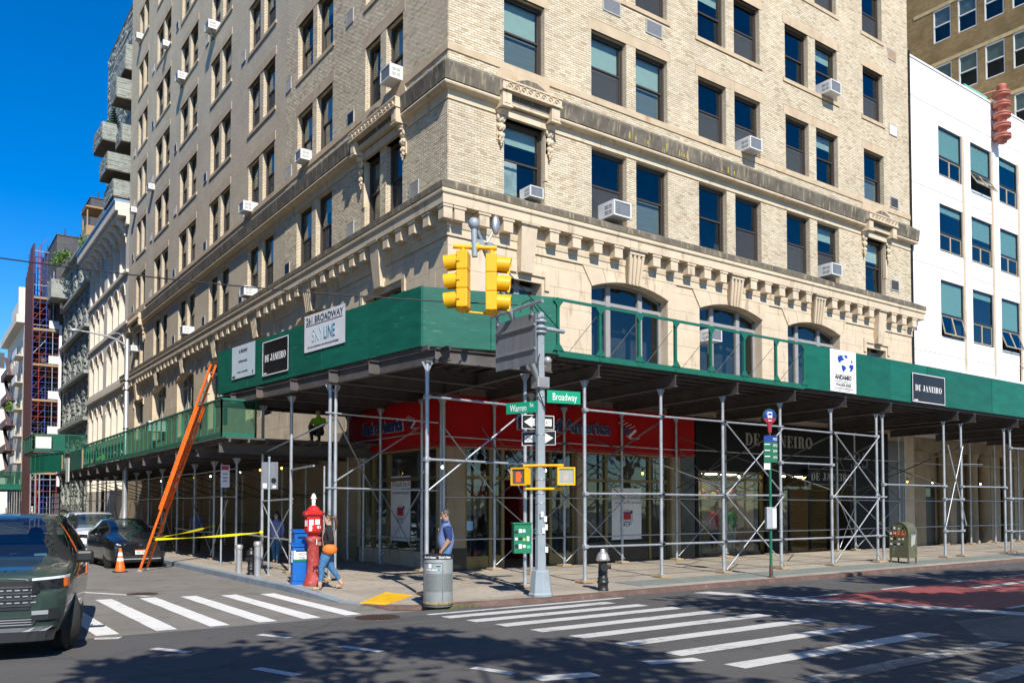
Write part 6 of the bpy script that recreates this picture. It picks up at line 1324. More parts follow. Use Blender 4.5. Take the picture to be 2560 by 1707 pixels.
for k, t_ in enumerate((.16,.42,.47,.66,.72)): p = b0+ldv*t_+sd; MB().beam(p-ldv.normalized()*.10+Vector((-.03,-.03,0)), p+ldv.normalized()*.10+Vector((-.03,-.03,0)), .012, .05, 0, sd).build('label', MT['sticker'], ld)
MT['tape'] = mat('caution_yellow', (.80,.70,.01), .5, var=.03); tp_ = thing('caution_tape', 'yellow caution tape strung from the ladder to the shed posts', 'tape', (0,0,0))
def ribbon(p0, p1, sag, nm='strip'):
    mb = MB(); n = 12; p0, p1 = Vector(p0), Vector(p1); vs = []
    for i in range(n+1): t = i/n; q = p0+(p1-p0)*t; q.z -= sag*4*t*(1-t); h = .038*(.55+.45*math.cos(t*9)); vs += [tuple(q+Vector((0,0,h))), tuple(q-Vector((0,0,h)))]
    mb.add(vs, [(2*i,2*i+1,2*i+3,2*i+2) for i in range(n)]); mb.build(nm, MT['tape'], tp_)
ribbon((-6.36,6.85,1.02),(-3.9,9.15,1.32),.04); ribbon((-6.36,6.85,.98),(-3.82,4.55,1.2),.03)
MB().ball((-3.82,4.5,1.2), .07, 8).build('knot', MT['tape'], tp_); MB().ball((-3.9,9.1,1.3), .06, 8).build('knot', MT['tape'], tp_)
wc = thing('overhead_cable', 'black overhead cable crossing from the left edge to the signal pole', 'cable', (0,0,0)); pA, pB = Vector((-21.5,4.0,8.9)), Vector((-2.6,-7.0,6.05)); mb = MB(); mb.path([tuple(pA+(pB-pA)*t-Vector((0,0,1.5*4*t*(1-t)*.42))) for t in [i/24 for i in range(25)]], .013, 6); mb.build('cable', MT['dark'], wc)
# ------------------------------------------------------------------ banners on the sheds
def fit_text2(t, body, x0, x1, z, size, m, y=-.022, bold=.0):
    me = text_mesh('lettering', body, size, m, .002, 'LEFT', bold); w = max(v.co.x for v in me.vertices)-min(v.co.x for v in me.vertices)
    return inst('lettering', me, t, (x0,y,z), 0, ((x1-x0)/w,1,1))
def sheet(t, w, h, m, amp=.012, seed=1, name='sheet'):
    r = random.Random(seed); mb = MB(); nx, nz = 14, 10; ph = [r.uniform(0,6) for _ in range(6)]
    def dy(u, v): return -.012-amp*(math.sin(u*7+ph[0])*math.sin(v*5+ph[1])+.6*math.sin(u*13+v*9+ph[2]))*math.sin(math.pi*u)**.5*max(.0,math.sin(math.pi*v))**.5*.7
    vs = [(w*i/nx, dy(i/nx,j/nz), h*j/nz) for j in range(nz+1) for i in range(nx+1)]; mb.add(vs, [(j*(nx+1)+i, j*(nx+1)+i+1, (j+1)*(nx+1)+i+1, (j+1)*(nx+1)+i) for j in range(nz) for i in range(nx)], 0, True)
    return mb.build(name, m, t)
AX = Vector((-3.52,-4.73)); DX = (Vector((-4.72,6.0))-AX).normalized(); LRZ = math.atan2(-DX.y,-DX.x); NL = Vector((DX.y*-1, DX.x))
def lpos(s, z): p = AX+DX*s; n = Vector((-.994,-.111))*.03; return (p.x+n.x, p.y+n.y, z)
vinyl = mat('white_vinyl', (.66,.67,.68), .5, var=.05, scale=2); vinyl_b = mat('black_vinyl', (.015,.014,.015), .35, var=.2, scale=2); paper = mat('pale_blue_sheet', (.50,.58,.62), .7, var=.04); ink = mat('banner_ink', (.02,.025,.035), .6); teal = mat('banner_teal', (.02,.20,.33), .5); ltink = mat('banner_pale_teal', (.42,.55,.60), .5)
b1 = thing('banner', 'white 261 BROADWAY SKYLINE banner on the green shed near the corner', 'banner', lpos(5.18,6.0), LRZ); sheet(b1, 2.05, .96, vinyl, .004, 3)
fit_text2(b1, '261 BROADWAY', .10, 1.95, .73, .24, ink, -.0205); MB().box(.10,1.92,-.0205,-.0185,.675,.69).build('rule', ink, b1); fit_text2(b1, 'SKY', .40, .98, .24, .46, ltink, -.0205); fit_text2(b1, 'LINE', 1.00, 1.55, .24, .46, teal, -.0205); fit_text2(b1, 'For more information visit www.nyc.gov/buildings', .20, 1.75, .10, .06, ink, -.0205)
for x, z in ((.03,.03),(2.02,.03),(.03,.93),(2.02,.93),(1.0,.93),(1.0,.03)): MB().ball((x,-.02,z), .014, 6).build('grommet', MT['silver'], b1)
def dj_banner(loc, rz, w, h, label, seed):
    t = thing('banner', label, 'banner', loc, rz); sheet(t, w, h, vinyl_b, .003, seed); f = MB()
    for q in ((0,w,0,.03),(0,w,h-.03,h),(0,.03,.03,h-.03),(w-.03,w,.03,h-.03)): f.box(q[0],q[1],-.028,-.022,q[2],q[3])
    f.build('white_border', vinyl, t); lt = serif_letters('DE JANEIRO', .205*h, .003); inst('letters', lt[0].mesh('letters', MT['white']), t, (.09*w,-.0195,.40*h), 0, (.82*w/lt[1],1,1)); MB().box(.05*w,.16*w,-.029,-.024,.05*h,.09*h).build('small_print', MT['sticker'] if 'sticker' in MT else MT['white'], t)
dj_banner(lpos(7.60,5.66), LRZ, 1.55, .97, 'black DE JANEIRO banner on the left face of the green shed', 5)
b3 = thing('notice', 'pale blue 261 BROADWAY notice on the far left end of the green shed', 'notice', lpos(9.68,5.80), LRZ); sheet(b3, 1.58, .97, paper, .003, 7); fit_text2(b3, '261 BROADWAY', .50, 1.08, .75, .13, ink); fit_text2(b3, 'Fire Service Accounts', .48, 1.06, .47, .09, ink); fit_text2(b3, 'information www.nyc.gov/buildings', .40, 1.10, .17, .045, ink); MB().box(.06,.24,-.022,-.016,.04,.09).build('small_print', ink, b3); MB().box(1.42,1.46,-.022,-.016,.05,.15).build('small_print', ink, b3)
b4 = thing('scaffold_sign', 'white ANDAMIO scaffolding sign with blue globe on the green shed', 'sign', (10.03,-5.685,5.48)); MB().box(0,1.36,-.012,0,0,1.28).build('board', MT['white'], b4)
gb = mat('globe_blue', (.010,.05,.36), .5); cx, cz, rr = .74, .98, 1.0
def land(P): MB().prism([(.40+x*.0052,-.016,1.22-y*.00205*.62) for x, y in P], (0,.004,0)).build('globe_land', gb, b4)
land([(5,95),(30,70),(55,85),(45,130),(70,150),(50,190),(25,215),(30,260),(5,240),(-3,150)]); land([(62,60),(85,50),(100,85),(90,130),(70,110)]); land([(35,300),(70,320),(85,370),(62,440),(50,480),(40,390)]); land([(125,140),(145,170),(150,220),(130,210),(135,170)]); land([(120,270),(155,265),(158,330),(140,420),(115,440),(128,370),(112,330)])
MB().box(.22,1.14,-.015,-.012,.52,.532).build('rule', ink, b4); fit_text2(b4, 'ANDAMIO', .24, 1.12, .39, .17, ink, -.015, .007); fit_text2(b4, 'SCAFFOLDING LLC', .24, 1.12, .29, .10, mat('ink_grey', (.25,.25,.25), .6), -.015); fit_text2(b4, '914-353-5555', .30, 1.08, .175, .13, ink, -.015, .004); fit_text2(b4, 'www.andamioscaffolding.com', .22, 1.16, .10, .06, ink, -.015); MB().box(.18,1.1,-.014,-.012,.05,.062).build('small_print', ink, b4)
dj_banner((14.65,-5.69,5.49), 0, 2.12, .97, 'black DE JANEIRO banner on the right part of the green shed', 9)
# ------------------------------------------------------------------ cars
def car(name, label, loc, rz, st, paint, wheels, wr, glass_side, cowl, roof0, roof1, tail, mats=None, group=None, pillars=()):
    """st: stations from the nose back: (x, z_under, w_low, w_mid, z_mid, w_belt, z_belt, w_top, z_top). Local: nose toward -y, x sideways."""
    t = thing(name, label, 'car', loc, rz, group)
    trim = MT['cartrim']; gl = MT['carglass']; n = 4; rings = []; xs = []
    for i in range(len(st)-1):
        for k in range(n if i < len(st)-2 else n+1):
            u = k/n; a, b = st[i], st[i+1]; p0 = st[max(i-1,0)]; p3 = st[min(i+2,len(st)-1)]
            def cr(j): 
                d = (b[0]-a[0]) or 1e-6; m0 = (b[j]-p0[j])/((b[0]-p0[0]) or 1e-6)*d; m1 = (p3[j]-a[j])/((p3[0]-a[0]) or 1e-6)*d
                v = (2*u**3-3*u**2+1)*a[j]+(u**3-2*u**2+u)*m0*.55+(-2*u**3+3*u**2)*b[j]+(u**3-u**2)*m1*.55; return v
            x = a[0]+(b[0]-a[0])*u; q = [x]+[cr(j) for j in range(1,9)]; rings.append(q); xs.append(x)
    def half(q):
        x, zu, wl, wm, zm, wb, zb, wt, zt = q
        return [(0,zu),(wl*.85,zu),(wl,zu+.09),((wl+wm)/2+.012,(zu+.09+zm)/2),(wm,zm),((wm+wb)/2+.008,(zm+zb)/2+.02),(wb,zb),(wb+(wt-wb)*.5+.012,zb+(zt-zb)*.47),(wt+.005,zt-.055),(wt*.93,zt-.018),(wt*.55,zt-.002),(0,zt)]
    H = [half(q) for q in rings]; m = len(H[0]); mb = MB(); V = []
    for s in (1,-1):
        base = len(V); V += [(s*p[0], xs[i], p[1]) for i in range(len(H)) for p in H[i]]
    NV = len(H)*m; faces = []; mi = []
    for s in (0,1):
        for i in range(len(H)-1):
            xc = (xs[i]+xs[i+1])/2
            for j in range(m-1):
                f = [s*NV+i*m+j, s*NV+i*m+j+1, s*NV+(i+1)*m+j+1, s*NV+(i+1)*m+j]
                if s == 0: f = f[::-1]
                k = 0
                if 6 <= j <= 7 and glass_side[0] < xc < glass_side[1]: k = 1 if not any(p0 < xc < p1 for p0, p1 in pillars) else 2
                if j >= 8 and cowl < xc < roof0: k = 1 if j >= 9 else 2
                if 6 <= j <= 7 and cowl < xc < roof0 and not (glass_side[0] < xc < glass_side[1]): k = 2
                if j >= 9 and roof1 < xc < tail: k = 1
                if j <= 1: k = 2
                faces.append(f); mi.append(k)
    for f, k in zip(faces, mi): mb.f.append(f); mb.m.append(k); mb.sm.append(True)
    mb.v = V
    for i, fl in ((0,False),(len(H)-1,True)):
        ring = [i*m+j for j in range(m)]+[NV+i*m+j for j in range(m-2,0,-1)]
        mb.f.append(ring if not fl else ring[::-1]); mb.m.append(0); mb.sm.append(False)
    body = mb.build('body', [paint, gl, trim], t)
    me = body.data; bm = bmesh.new(); bm.from_mesh(me); bmesh.ops.remove_doubles(bm, verts=bm.verts, dist=.0005); bmesh.ops.recalc_face_normals(bm, faces=bm.faces); bm.to_mesh(me); bm.free()
    for wx, wy, turn in wheels:
        s = 1 if wx > 0 else -1
        MB().lathe([(wr+.075,-.06),(wr+.075,.012),(wr-.1,.012)], 24).build('wheel_arch', trim, t, (wx+s*.012,wy,wr+.03)).rotation_euler = (0,R(90)*s,0)
        w = empty('wheel', (wx-s*.07,wy,wr), turn, t)
        MB().lathe([(wr*.62,-.115),(wr-.03,-.12),(wr,-.09),(wr,.09),(wr-.03,.12),(wr*.62,.115)], 28).build('tyre', MT['tyre'], w).rotation_euler = (0,R(90)*s,0)
        MB().lathe([(wr*.64,.06),(wr*.62,.105),(wr*.55,.09),(wr*.2,.085),(0,.095)], 20).build('rim', MT['rim'], w).rotation_euler = (0,R(90)*s,0)
        for k in range(5): a = k*2*math.pi/5; MB().box(-.03,.03,.08,wr*.58,.088,.112).build('spoke', MT['silver'], w).rotation_euler = (Matrix.Rotation(R(90)*s, 3, 'Y') @ Matrix.Rotation(a, 3, 'Z')).to_euler()
    return t, H, xs
MT['cartrim'] = mat('black_plastic_trim', (.016,.016,.017), .5, var=.1); MT['tyre'] = mat('tyre_rubber', (.022,.021,.02), .75, var=.25, scale=20, bump=.3, bscale=60); MT['rim'] = mat('alloy_dark', (.10,.10,.105), .35, .8); MT['chrome'] = mat('chrome', (.62,.63,.64), .14, 1.0, var=.03); MT['amber'] = mat('amber_lens', (.75,.14,.01), .2); MT['headglass'] = mat('headlamp', (.018,.02,.023), .12, .1, var=.7, scale=14, coat=.6); MT['drl'] = mat('daytime_strip', (.80,.82,.84), .2, var=.02)
MT['carglass'] = glass_mat('car_glass', (.50,.56,.56), .16)
gpaint = mat('green_metallic', (.034,.058,.046), .34, .25, var=.05, coat=.8); bpaint = mat('black_gloss', (.008,.009,.012), .22, .1, var=.05, coat=1.0); wpaint = mat('white_gloss', (.74,.75,.75), .28, var=.02, coat=.8)
#            x     zu   wl   wm   zm   wb   zb   wt   zt
SUV = [(0.0,.30,.58,.66,.66,.62,.92,.52,1.00),(.07,.26,.76,.85,.66,.82,.96,.66,1.05),(.20,.24,.84,.94,.68,.92,1.00,.74,1.09),(.55,.24,.88,.985,.70,.965,1.05,.78,1.13),(1.25,.24,.95,1.0,.72,.96,1.08,.82,1.19),(1.62,.24,.95,1.0,.72,.955,1.12,.70,1.40),(2.15,.24,.95,1.0,.72,.95,1.14,.66,1.70),(2.6,.24,.95,1.0,.72,.95,1.15,.67,1.755),(3.4,.24,.95,1.0,.72,.95,1.16,.67,1.76),(4.3,.25,.94,.99,.74,.94,1.18,.66,1.72),(4.75,.30,.92,.97,.75,.92,1.18,.62,1.55),(4.98,.40,.82,.90,.76,.85,1.14,.60,1.22)]
def suv(label, loc, rz, paint, turn, detail=True):
    t, H, xs = car('suv', label, loc, rz, SUV, paint, [(.90,.93,turn),(-.90,.93,turn),(.88,3.95,0),(-.88,3.95,0)], .385, (1.75,4.55), 1.25, 2.2, 4.35, 4.85, pillars=((2.78,2.9),(3.68,3.8),(1.6,1.78)))
    def fy(x): 
        x = abs(x); P = [(0,0),(.55,.0),(.75,.05),(.86,.12),(.94,.22),(.99,.5)]
        for (a,b),(c,d) in zip(P[:-1],P[1:]):
            if x <= c: return b+(d-b)*(x-a)/(c-a)
        return .5
    def strip(nm, pts_lo, pts_hi, m, out=.012, dep=.03):
        mb = MB(); out += .03; dep += .05; n = len(pts_lo); vs = []
        for (x, z) in pts_lo+pts_hi: vs.append((x, fy(x)-out, z))
        for (x, z) in pts_lo+pts_hi: vs.append((x, fy(x)-out+dep, z))
        for i in range(n-1):
            a, b, c, d = i, i+1, n+i+1, n+i; k = 2*n
            mb.add([vs[q] for q in (a,b,b+k,a+k,d,c,c+k,d+k)], [(0,3,2,1),(4,5,6,7),(0,1,5,4),(1,2,6,5),(2,3,7,6),(3,0,4,7)])
        return mb.build(nm, m, t)
    xsG = [-.62+.155*i for i in range(9)]
    def gw(x): return 1-.0*abs(x)
    strip('grille', [(x*.86,.62) for x in xsG], [(x,.965) for x in xsG], MT['cartrim'], -.012)
    for k in range(4): w = .66+.075*k; strip('grille_bar', [(x*(.88+.03*k),w) for x in xsG], [(x*(.88+.03*k),w+.012) for x in xsG], MT['chrome'], .0, .0)
    for k in range(14):
        for r in range(3): x = -.57+.088*k; z = .68+.075*r; MB().box(x-.028,x+.028,fy(x)-.026,fy(x),z+.02,z+.032).build('grille_mesh', MT['silver'], t)
    for s in (1,-1):
        X = [s*(.56+.05*i) for i in range(9)]; lo = [(x,.86-.02*abs(abs(x)-.75)) for x in X]; hi = [(x,.99+.05*(abs(x)-.56)) for x in X]
        lo = [(x, .80+.06*min(1,(abs(x)-.56)/.12)) for x in X]
        strip('headlight', lo, hi, MT['headglass'], .018, .05); strip('daytime_strip', [(x,z-.022) for x,z in hi], [(x,z+.004) for x,z in hi], MT['drl'], .026, .03)
        X2 = [s*(.90+.02*i) for i in range(4)]; strip('side_marker', [(x,.88) for x in X2], [(x,.985) for x in X2], MT['amber'], .030, .03)
        X3 = [s*(.56+.06*i) for i in range(6)]; strip('fog_recess', [(x,.49) for x in X3], [(x,.62) for x in X3], MT['cartrim'], .014); strip('fog_lamp', [(x,.555) for x in X3[:4]], [(x,.605) for x in X3[:4]], MT['silver'], .024)
        MB().cbox((s*1.06,1.72,1.16),(.24,.12,.17)).build('door_mirror', MT['cartrim'] if paint is not wpaint else bpaint, t, bevel=.04); MB().beam((s*.94,1.72,1.10),(s*1.06,1.72,1.10),.05,.05).build('mirror_arm', MT['cartrim'], t)
        MB().path([(s*.66,2.5,1.79),(s*.68,3.2,1.81),(s*.66,4.3,1.76)], .02, 6).build('roof_rail', MT['cartrim'], t)
        MB().box(s*1.0-.012,s*1.0+.012,2.0,2.2,.98,1.01).build('door_handle', paint, t)
    Xl = [-.80+.1*i for i in range(17)]; strip('lower_grille', [(x*.72,.42) for x in Xl], [(x*.78,.53) for x in Xl], MT['cartrim'], .012)
    for k in range(3): strip('lower_bar', [(x*.7,.44+.03*k) for x in Xl], [(x*.7,.448+.03*k) for x in Xl], MT['silver'], .02)
    strip('skid_plate', [(x*.9,.36) for x in Xl], [(x*1.0,.41) for x in Xl], mat('satin_skid', (.22,.225,.23), .35, .6), .022); strip('lower_bumper', [(x*1.0,.24) for x in Xl], [(x*1.04,.36) for x in Xl], MT['cartrim'], .016)
    if detail:
        me = text_mesh('hood_lettering', 'EXPLORER', .085, MT['chrome'], .006, 'CENTER', 0, 2.1)
        o = inst('hood_lettering', me, t, (0,.10,1.055)); o.rotation_euler = (R(-62),0,0)
        MB().box(.42,.58,1.62,1.63,1.185,1.22).build('windscreen_sticker', mat('sticker_teal', (.30,.60,.60), .5), t).rotation_euler = (0,0,0)
        MB().box(-.55,.55,2.6,2.7,.7,1.35).build('front_seats', MT['cartrim'], t); MB().box(-.85,.85,1.45,1.7,.9,1.08).build('dashboard', MT['cartrim'], t)
        for s in (-.35,.35): MB().ball((s,2.55,1.46), .11, 8, sc=(1,.5,1)).build('headrest', MT['cartrim'], t)
        for s in (-.4,.4): MB().beam((s-.25,1.36,1.225),(s+.25,1.42,1.245),.02,.02).build('wiper', MT['dark'], t)
    return t
th = R(-11.5)
suv('dark green SUV entering at the left edge with its wheel turned', (-11.74,-7.95,0), th, gpaint, R(24)).scale = (1.03,1.03,1.07)
suv('white SUV parked behind the black hatchback', (-6.55,13.2,0), R(2), wpaint, 0, False)
HB = [(0.0,.24,.52,.60,.55,.56,.74,.48,.80),(.08,.20,.70,.78,.56,.76,.80,.60,.87),(.28,.19,.80,.86,.58,.84,.87,.66,.95),(.7,.19,.84,.885,.60,.865,.95,.70,1.04),(1.1,.19,.84,.885,.62,.87,1.0,.70,1.14),(1.6,.19,.85,.89,.64,.87,1.03,.62,1.38),(2.15,.19,.85,.89,.65,.87,1.05,.59,1.55),(2.7,.19,.85,.89,.66,.87,1.06,.59,1.585),(3.4,.20,.85,.89,.68,.86,1.08,.57,1.53),(3.85,.24,.83,.87,.70,.83,1.08,.54,1.36),(4.10,.34,.72,.80,.72,.78,1.04,.52,1.10)]
hb, _, _ = car('hatchback', 'black electric hatchback parked at the kerb beside the ladder', (-6.44,8.25,0), R(1.5), HB, bpaint, [(.79,.83,R(8)),(-.79,.83,R(8)),(.79,3.42,0),(-.79,3.42,0)], .325, (1.25,3.6), 1.05, 2.15, 3.45, 3.98, pillars=((2.28,2.38),(3.15,3.25),(1.1,1.3)))
for s in (-1,1):
    MB().prism([(s*.42,.02,.66),(s*.74,.10,.70),(s*.80,.26,.76),(s*.76,.20,.80),(s*.46,.03,.72)], (0,-.025,0)).build('headlight', MT['headglass'], hb); MB().beam((s*.40,.02,.74),(s*.80,.20,.84),.02,.018).build('daytime_strip', MT['drl'], hb)
    MB().cbox((s*.97,1.42,1.05),(.20,.11,.13)).build('door_mirror', bpaint, hb, bevel=.04); MB().beam((s*.86,1.42,1.0),(s*.96,1.42,1.02),.04,.04).build('mirror_arm', MT['cartrim'], hb); MB().box(s*.72-.02,s*.72+.02,.04,.09,.40,.55).build('air_curtain', MT['cartrim'], hb)
    MB().box(s*.885-.01,s*.885+.01,1.95,2.1,.86,.885).build('door_handle', MT['chrome'], hb)
MB().box(-.16,.16,-.035,-.015,.46,.60).build('number_plate', MT['white'], hb); MB().box(-.14,.14,-.038,-.035,.565,.595).build('plate_band', MT['amber'], hb); fit_text(hb, 'F9178', -.12, .12, .485, .075, MT['dark'], -.040)
MB().box(-.62,.62,-.02,.01,.30,.335).build('bumper_strip', MT['silver'], hb); MB().box(-.60,.60,-.012,.01,.34,.43).build('lower_intake', MT['cartrim'], hb); mb = MB(); mb.prism([(-.075,-.03,.765),(-.03,-.03,.765),(-.03,-.03,.785),(.03,-.03,.785),(.03,-.03,.765),(.075,-.03,.765),(.075,-.03,.745),(.03,-.03,.745),(.03,-.03,.725),(-.03,-.03,.725),(-.03,-.03,.745),(-.075,-.03,.745)], (0,.03,0)); mb.build('badge', MT['chrome'], hb)
MB().box(-.5,.5,2.2,2.3,.6,1.2).build('front_seats', MT['cartrim'], hb); MB().box(-.7,.7,1.25,1.45,.8,.98).build('dashboard', MT['cartrim'], hb)
suv('pale van roof far back in the side street behind the dark SUV', (-12.6,32,0), R(0), wpaint, 0, False)
# ------------------------------------------------------------------ people
SKIN = mat('skin_tan', (.42,.235,.15), .55, var=.06); SKIN2 = mat('skin_light', (.52,.32,.22), .55, var=.06); SKINM = mat('mannequin_skin', (.40,.30,.24), .5)
def cloth(name, c, v=.12): return mat(name, c, .9, var=v, scale=14, bump=.35, bscale=22)
def person(label, loc, rz, J, colors, name='person', cat='person', hair=None, sit=False, scale=1.0):
    """J: joint positions (facing -y). colors: material per body zone. One continuous skinned body."""
    t = thing(name, label, cat, loc, rz); t.scale = (scale,)*3
    rad = dict(pelvis=(.155,.115),belly=(.15,.115),chest=(.165,.12),neck0=(.075,.07),neck=(.055,.058),head0=(.068,.085),head1=(.078,.098),head2=(.074,.092),head3=(.04,.05),
      shL=(.075,.075),shR=(.075,.075),elL=(.048,.048),elR=(.048,.048),wrL=(.032,.032),wrR=(.032,.032),haL=(.036,.022),haR=(.036,.022),
      hiL=(.10,.10),hiR=(.10,.10),thL=(.088,.09),thR=(.088,.09),knL=(.062,.064),knR=(.062,.064),caL=(.055,.058),caR=(.055,.058),anL=(.042,.045),anR=(.042,.045),heL=(.042,.04),heR=(.042,.04),toL=(.045,.026),toR=(.045,.026))
    rad.update(J.pop('rad', {}))
    for k in rad:
        q = 1.0 if k[:4] in ('head','neck') or k[:2] in ('ha','wr','to','he') else (1.28 if k in ('pelvis','belly','chest') else 1.22)
        rad[k] = (rad[k][0]*q*(.93 if k in ('pelvis','belly','chest') else 1), rad[k][1]*q*(1.12 if k in ('pelvis','belly','chest') else 1))
    for s in 'LR':
        h, k, a = Vector(J['hi'+s]), Vector(J['kn'+s]), Vector(J['an'+s]); J.setdefault('th'+s, tuple(h*.5+k*.5+Vector((0,-.01,0)))); J.setdefault('ca'+s, tuple(k*.62+a*.38+Vector((0,.018,0))))
        J.setdefault('he'+s, (a.x, a.y+.02, a.z-.055)); J.setdefault('to'+s, (a.x*1.05, a.y-.17, a.z-.065))
    E_ = [('pelvis','belly','top'),('belly','chest','top'),('chest','neck0','top'),('neck0','neck','skin'),('neck','head0','skin'),('head0','head1','skin'),('head1','head2','skin'),('head2','head3','skin')]
    for s in 'LR': E_ += [('chest','sh'+s,'top'),('sh'+s,'el'+s,'sleeve'),('el'+s,'wr'+s,'forearm'),('wr'+s,'ha'+s,'skin'),('pelvis','hi'+s,'legs'),('hi'+s,'th'+s,'legs'),('th'+s,'kn'+s,'legs'),('kn'+s,'ca'+s,'legs'),('ca'+s,'an'+s,'ankle'),('an'+s,'he'+s,'shoe'),('he'+s,'to'+s,'shoe')]
    names = [k for k in rad if k in J]; E_ = [e for e in E_ if e[0] in J and e[1] in J]
    me = bpy.data.meshes.new('body'); me.from_pydata([J[k] for k in names], [(names.index(a), names.index(b)) for a, b, _ in E_], [])
    o = bpy.data.objects.new('body', me); COL.objects.link(o); md = o.modifiers.new('skin', 'SKIN'); md.use_smooth_shade = True; md.branch_smoothing = .6
    for i, k in enumerate(names): sv = me.skin_vertices[0].data[i]; sv.radius = rad[k]; sv.use_root = (k == 'pelvis')
    ss = o.modifiers.new('sub', 'SUBSURF'); ss.levels = 2; ss.render_levels = 2
    bpy.context.view_layer.update(); res = bpy.data.meshes.new_from_object(o.evaluated_get(bpy.context.evaluated_depsgraph_get())); bpy.data.objects.remove(o)
    zones = ['top','sleeve','forearm','skin','legs','ankle','shoe']; res.materials.clear()
    for z in zones: res.materials.append(colors.get(z, colors['skin']))
    segs = [(Vector(J[a]), Vector(J[b]), zones.index(z), sum(rad[a])/2*(.35 if a == 'neck0' else 1), sum(rad[b])/2*(.8 if b == 'neck' else 1)) for a, b, z in E_]
    for p in res.polygons:
        best, bi = 9, 0
        for a, b, zi, ra, rb in segs:
            d = b-a; u = max(0, min(1, (p.center-a).dot(d)/max(1e-9, d.length_squared))); dd = (p.center-a-d*u).length-(ra+(rb-ra)*u)
            if zi == 5 and u < .6: zi = 4
            if dd < best: best, bi = dd, zi
        p.material_index = bi; p.use_smooth = True
    # hands: four bent fingers of unequal length and a thumb from the side of the palm, joined to the body
    mb = MB()
    for s in 'LR':
        if 'ha'+s not in J: continue
        w, h = Vector(J['wr'+s]), Vector(J['ha'+s]); d = (h-w).normalized(); sd = d.cross(Vector((0,1,0)) if abs(d.y) < .8 else Vector((1,0,0))).normalized(); nr = sd.cross(d)
        for k, L in enumerate((.072,.080,.075,.058)):
            b = h+sd*(.027-.018*k)+d*.015; mb.path([b, b+d*L*.5+nr*.006, b+d*L*.85+nr*.022], .009, 5, radii=[.010,.009,.007])
        b = w+d*.03+sd*.03; mb.path([b, b+d*.03+sd*.02+nr*.01, b+d*.06+sd*.022+nr*.02], .01, 5, radii=[.012,.010,.008])
    if mb.v:
        bm = bmesh.new(); bm.from_mesh(res); hm_ = mb.mesh('h', colors['skin']); nb = len(bm.faces); bm.from_mesh(hm_); bm.faces.ensure_lookup_table()
        for f in bm.faces[nb:]: f.material_index = 3; f.smooth = True
        bm.to_mesh(res); bm.free(); bpy.data.meshes.remove(hm_)
    body = inst('body', res, t)
    if 'head1' in J:
        hc = Vector(J['head1']); hd = J.get('look', 0.0); head = empty('head_details', hc, hd, t)
        f = MB(); f.prism([(-.012,-.088,.005),(.012,-.088,.005),(.016,-.085,-.03),(-.016,-.085,-.03)], (0,-.022,-.006)); f.build('nose', colors['skin'], head); MB().box(-.022,.022,-.096,-.08,-.058,-.050).build('mouth', mat('lips', (.28,.10,.09), .5), head)
        for s in (-1,1): MB().ball((s*.03,-.086,.015), .010, 6).build('eye', MT['dark'], head); MB().ball((s*.080,.012,-.005), .024, 6, sc=(.4,.8,1.2)).build('ear', colors['skin'], head)
        if hair: hair(head)
    return t
def stand(h=1.0, arms=None, legs=None):
    J = dict(pelvis=(0,0,.96),belly=(0,-.01,1.10),chest=(0,.0,1.32),neck0=(0,.01,1.45),neck=(0,.0,1.50),head0=(0,-.015,1.575),head1=(0,-.018,1.63),head2=(0,-.012,1.68),head3=(0,0,1.735),
      shL=(.18,.0,1.40),shR=(-.18,.0,1.40),elL=(.22,.03,1.13),elR=(-.22,.03,1.13),wrL=(.22,-.06,.90),wrR=(-.22,-.06,.90),haL=(.215,-.09,.83),haR=(-.215,-.09,.83),
      hiL=(.09,0,.90),hiR=(-.09,0,.90),knL=(.10,-.02,.50),knR=(-.10,-.02,.50),anL=(.10,.02,.085),anR=(-.10,.02,.085))
    J.update(arms or {}); J.update(legs or {}); return J
jeans = cloth('blue_jeans', (.055,.16,.32), .25); blackc = cloth('black_cloth', (.014,.013,.015)); navy = cloth('navy_cloth', (.015,.035,.13)); slateb = cloth('heather_blue', (.12,.17,.33)); lilac = cloth('lilac_shirt', (.26,.29,.56)); darkc = cloth('charcoal_cloth', (.03,.03,.035)); hiviz = cloth('hi_vis', (.22,.50,.02)); white_c = cloth('white_cloth', (.62,.61,.58)); greenc = cloth('green_top', (.06,.30,.02)); redc = cloth('red_top', (.45,.03,.03)); sand = mat('sandal_tan', (.36,.24,.15), .7); hair_b = mat('hair_brown', (.085,.042,.018), .45, var=.4, scale=40, stretch=(1,1,.1)); hair_k = mat('hair_black', (.012,.010,.009), .45); hair_g = mat('hair_grey', (.05,.045,.042), .6, var=.4, scale=50)
def cap_hair(m, back=.0, low=-.02, bulk=1.0):
    mb = MB(); n = 14
    for j in range(6):
        for i in range(n):
            q = []
            for jj, ii in ((j,i),(j,i+1),(j+1,i+1),(j+1,i)):
                a = 2*math.pi*ii/n; t = jj/6; front = max(0, -math.sin(a)); th = t*(1.75-.78*front); r = 1+.05*math.sin(ii*3.1)
                q.append((.084*bulk*math.sin(th)*math.cos(a)*r, .012+.103*bulk*math.sin(th)*math.sin(a)*r, .010+.104*bulk*math.cos(th)))
            mb.add(q, [(0,1,2,3)], 0, True)
    return mb
def hair_pony(h):
    cap_hair(hair_b).build('hair', hair_b, h); MB().path([(0,.10,.05),(0,.16,.04),(0,.19,-.05),(.0,.185,-.16),(0,.16,-.26)], .03, 8, radii=[.03,.035,.04,.032,.01]).build('ponytail', hair_b, h)
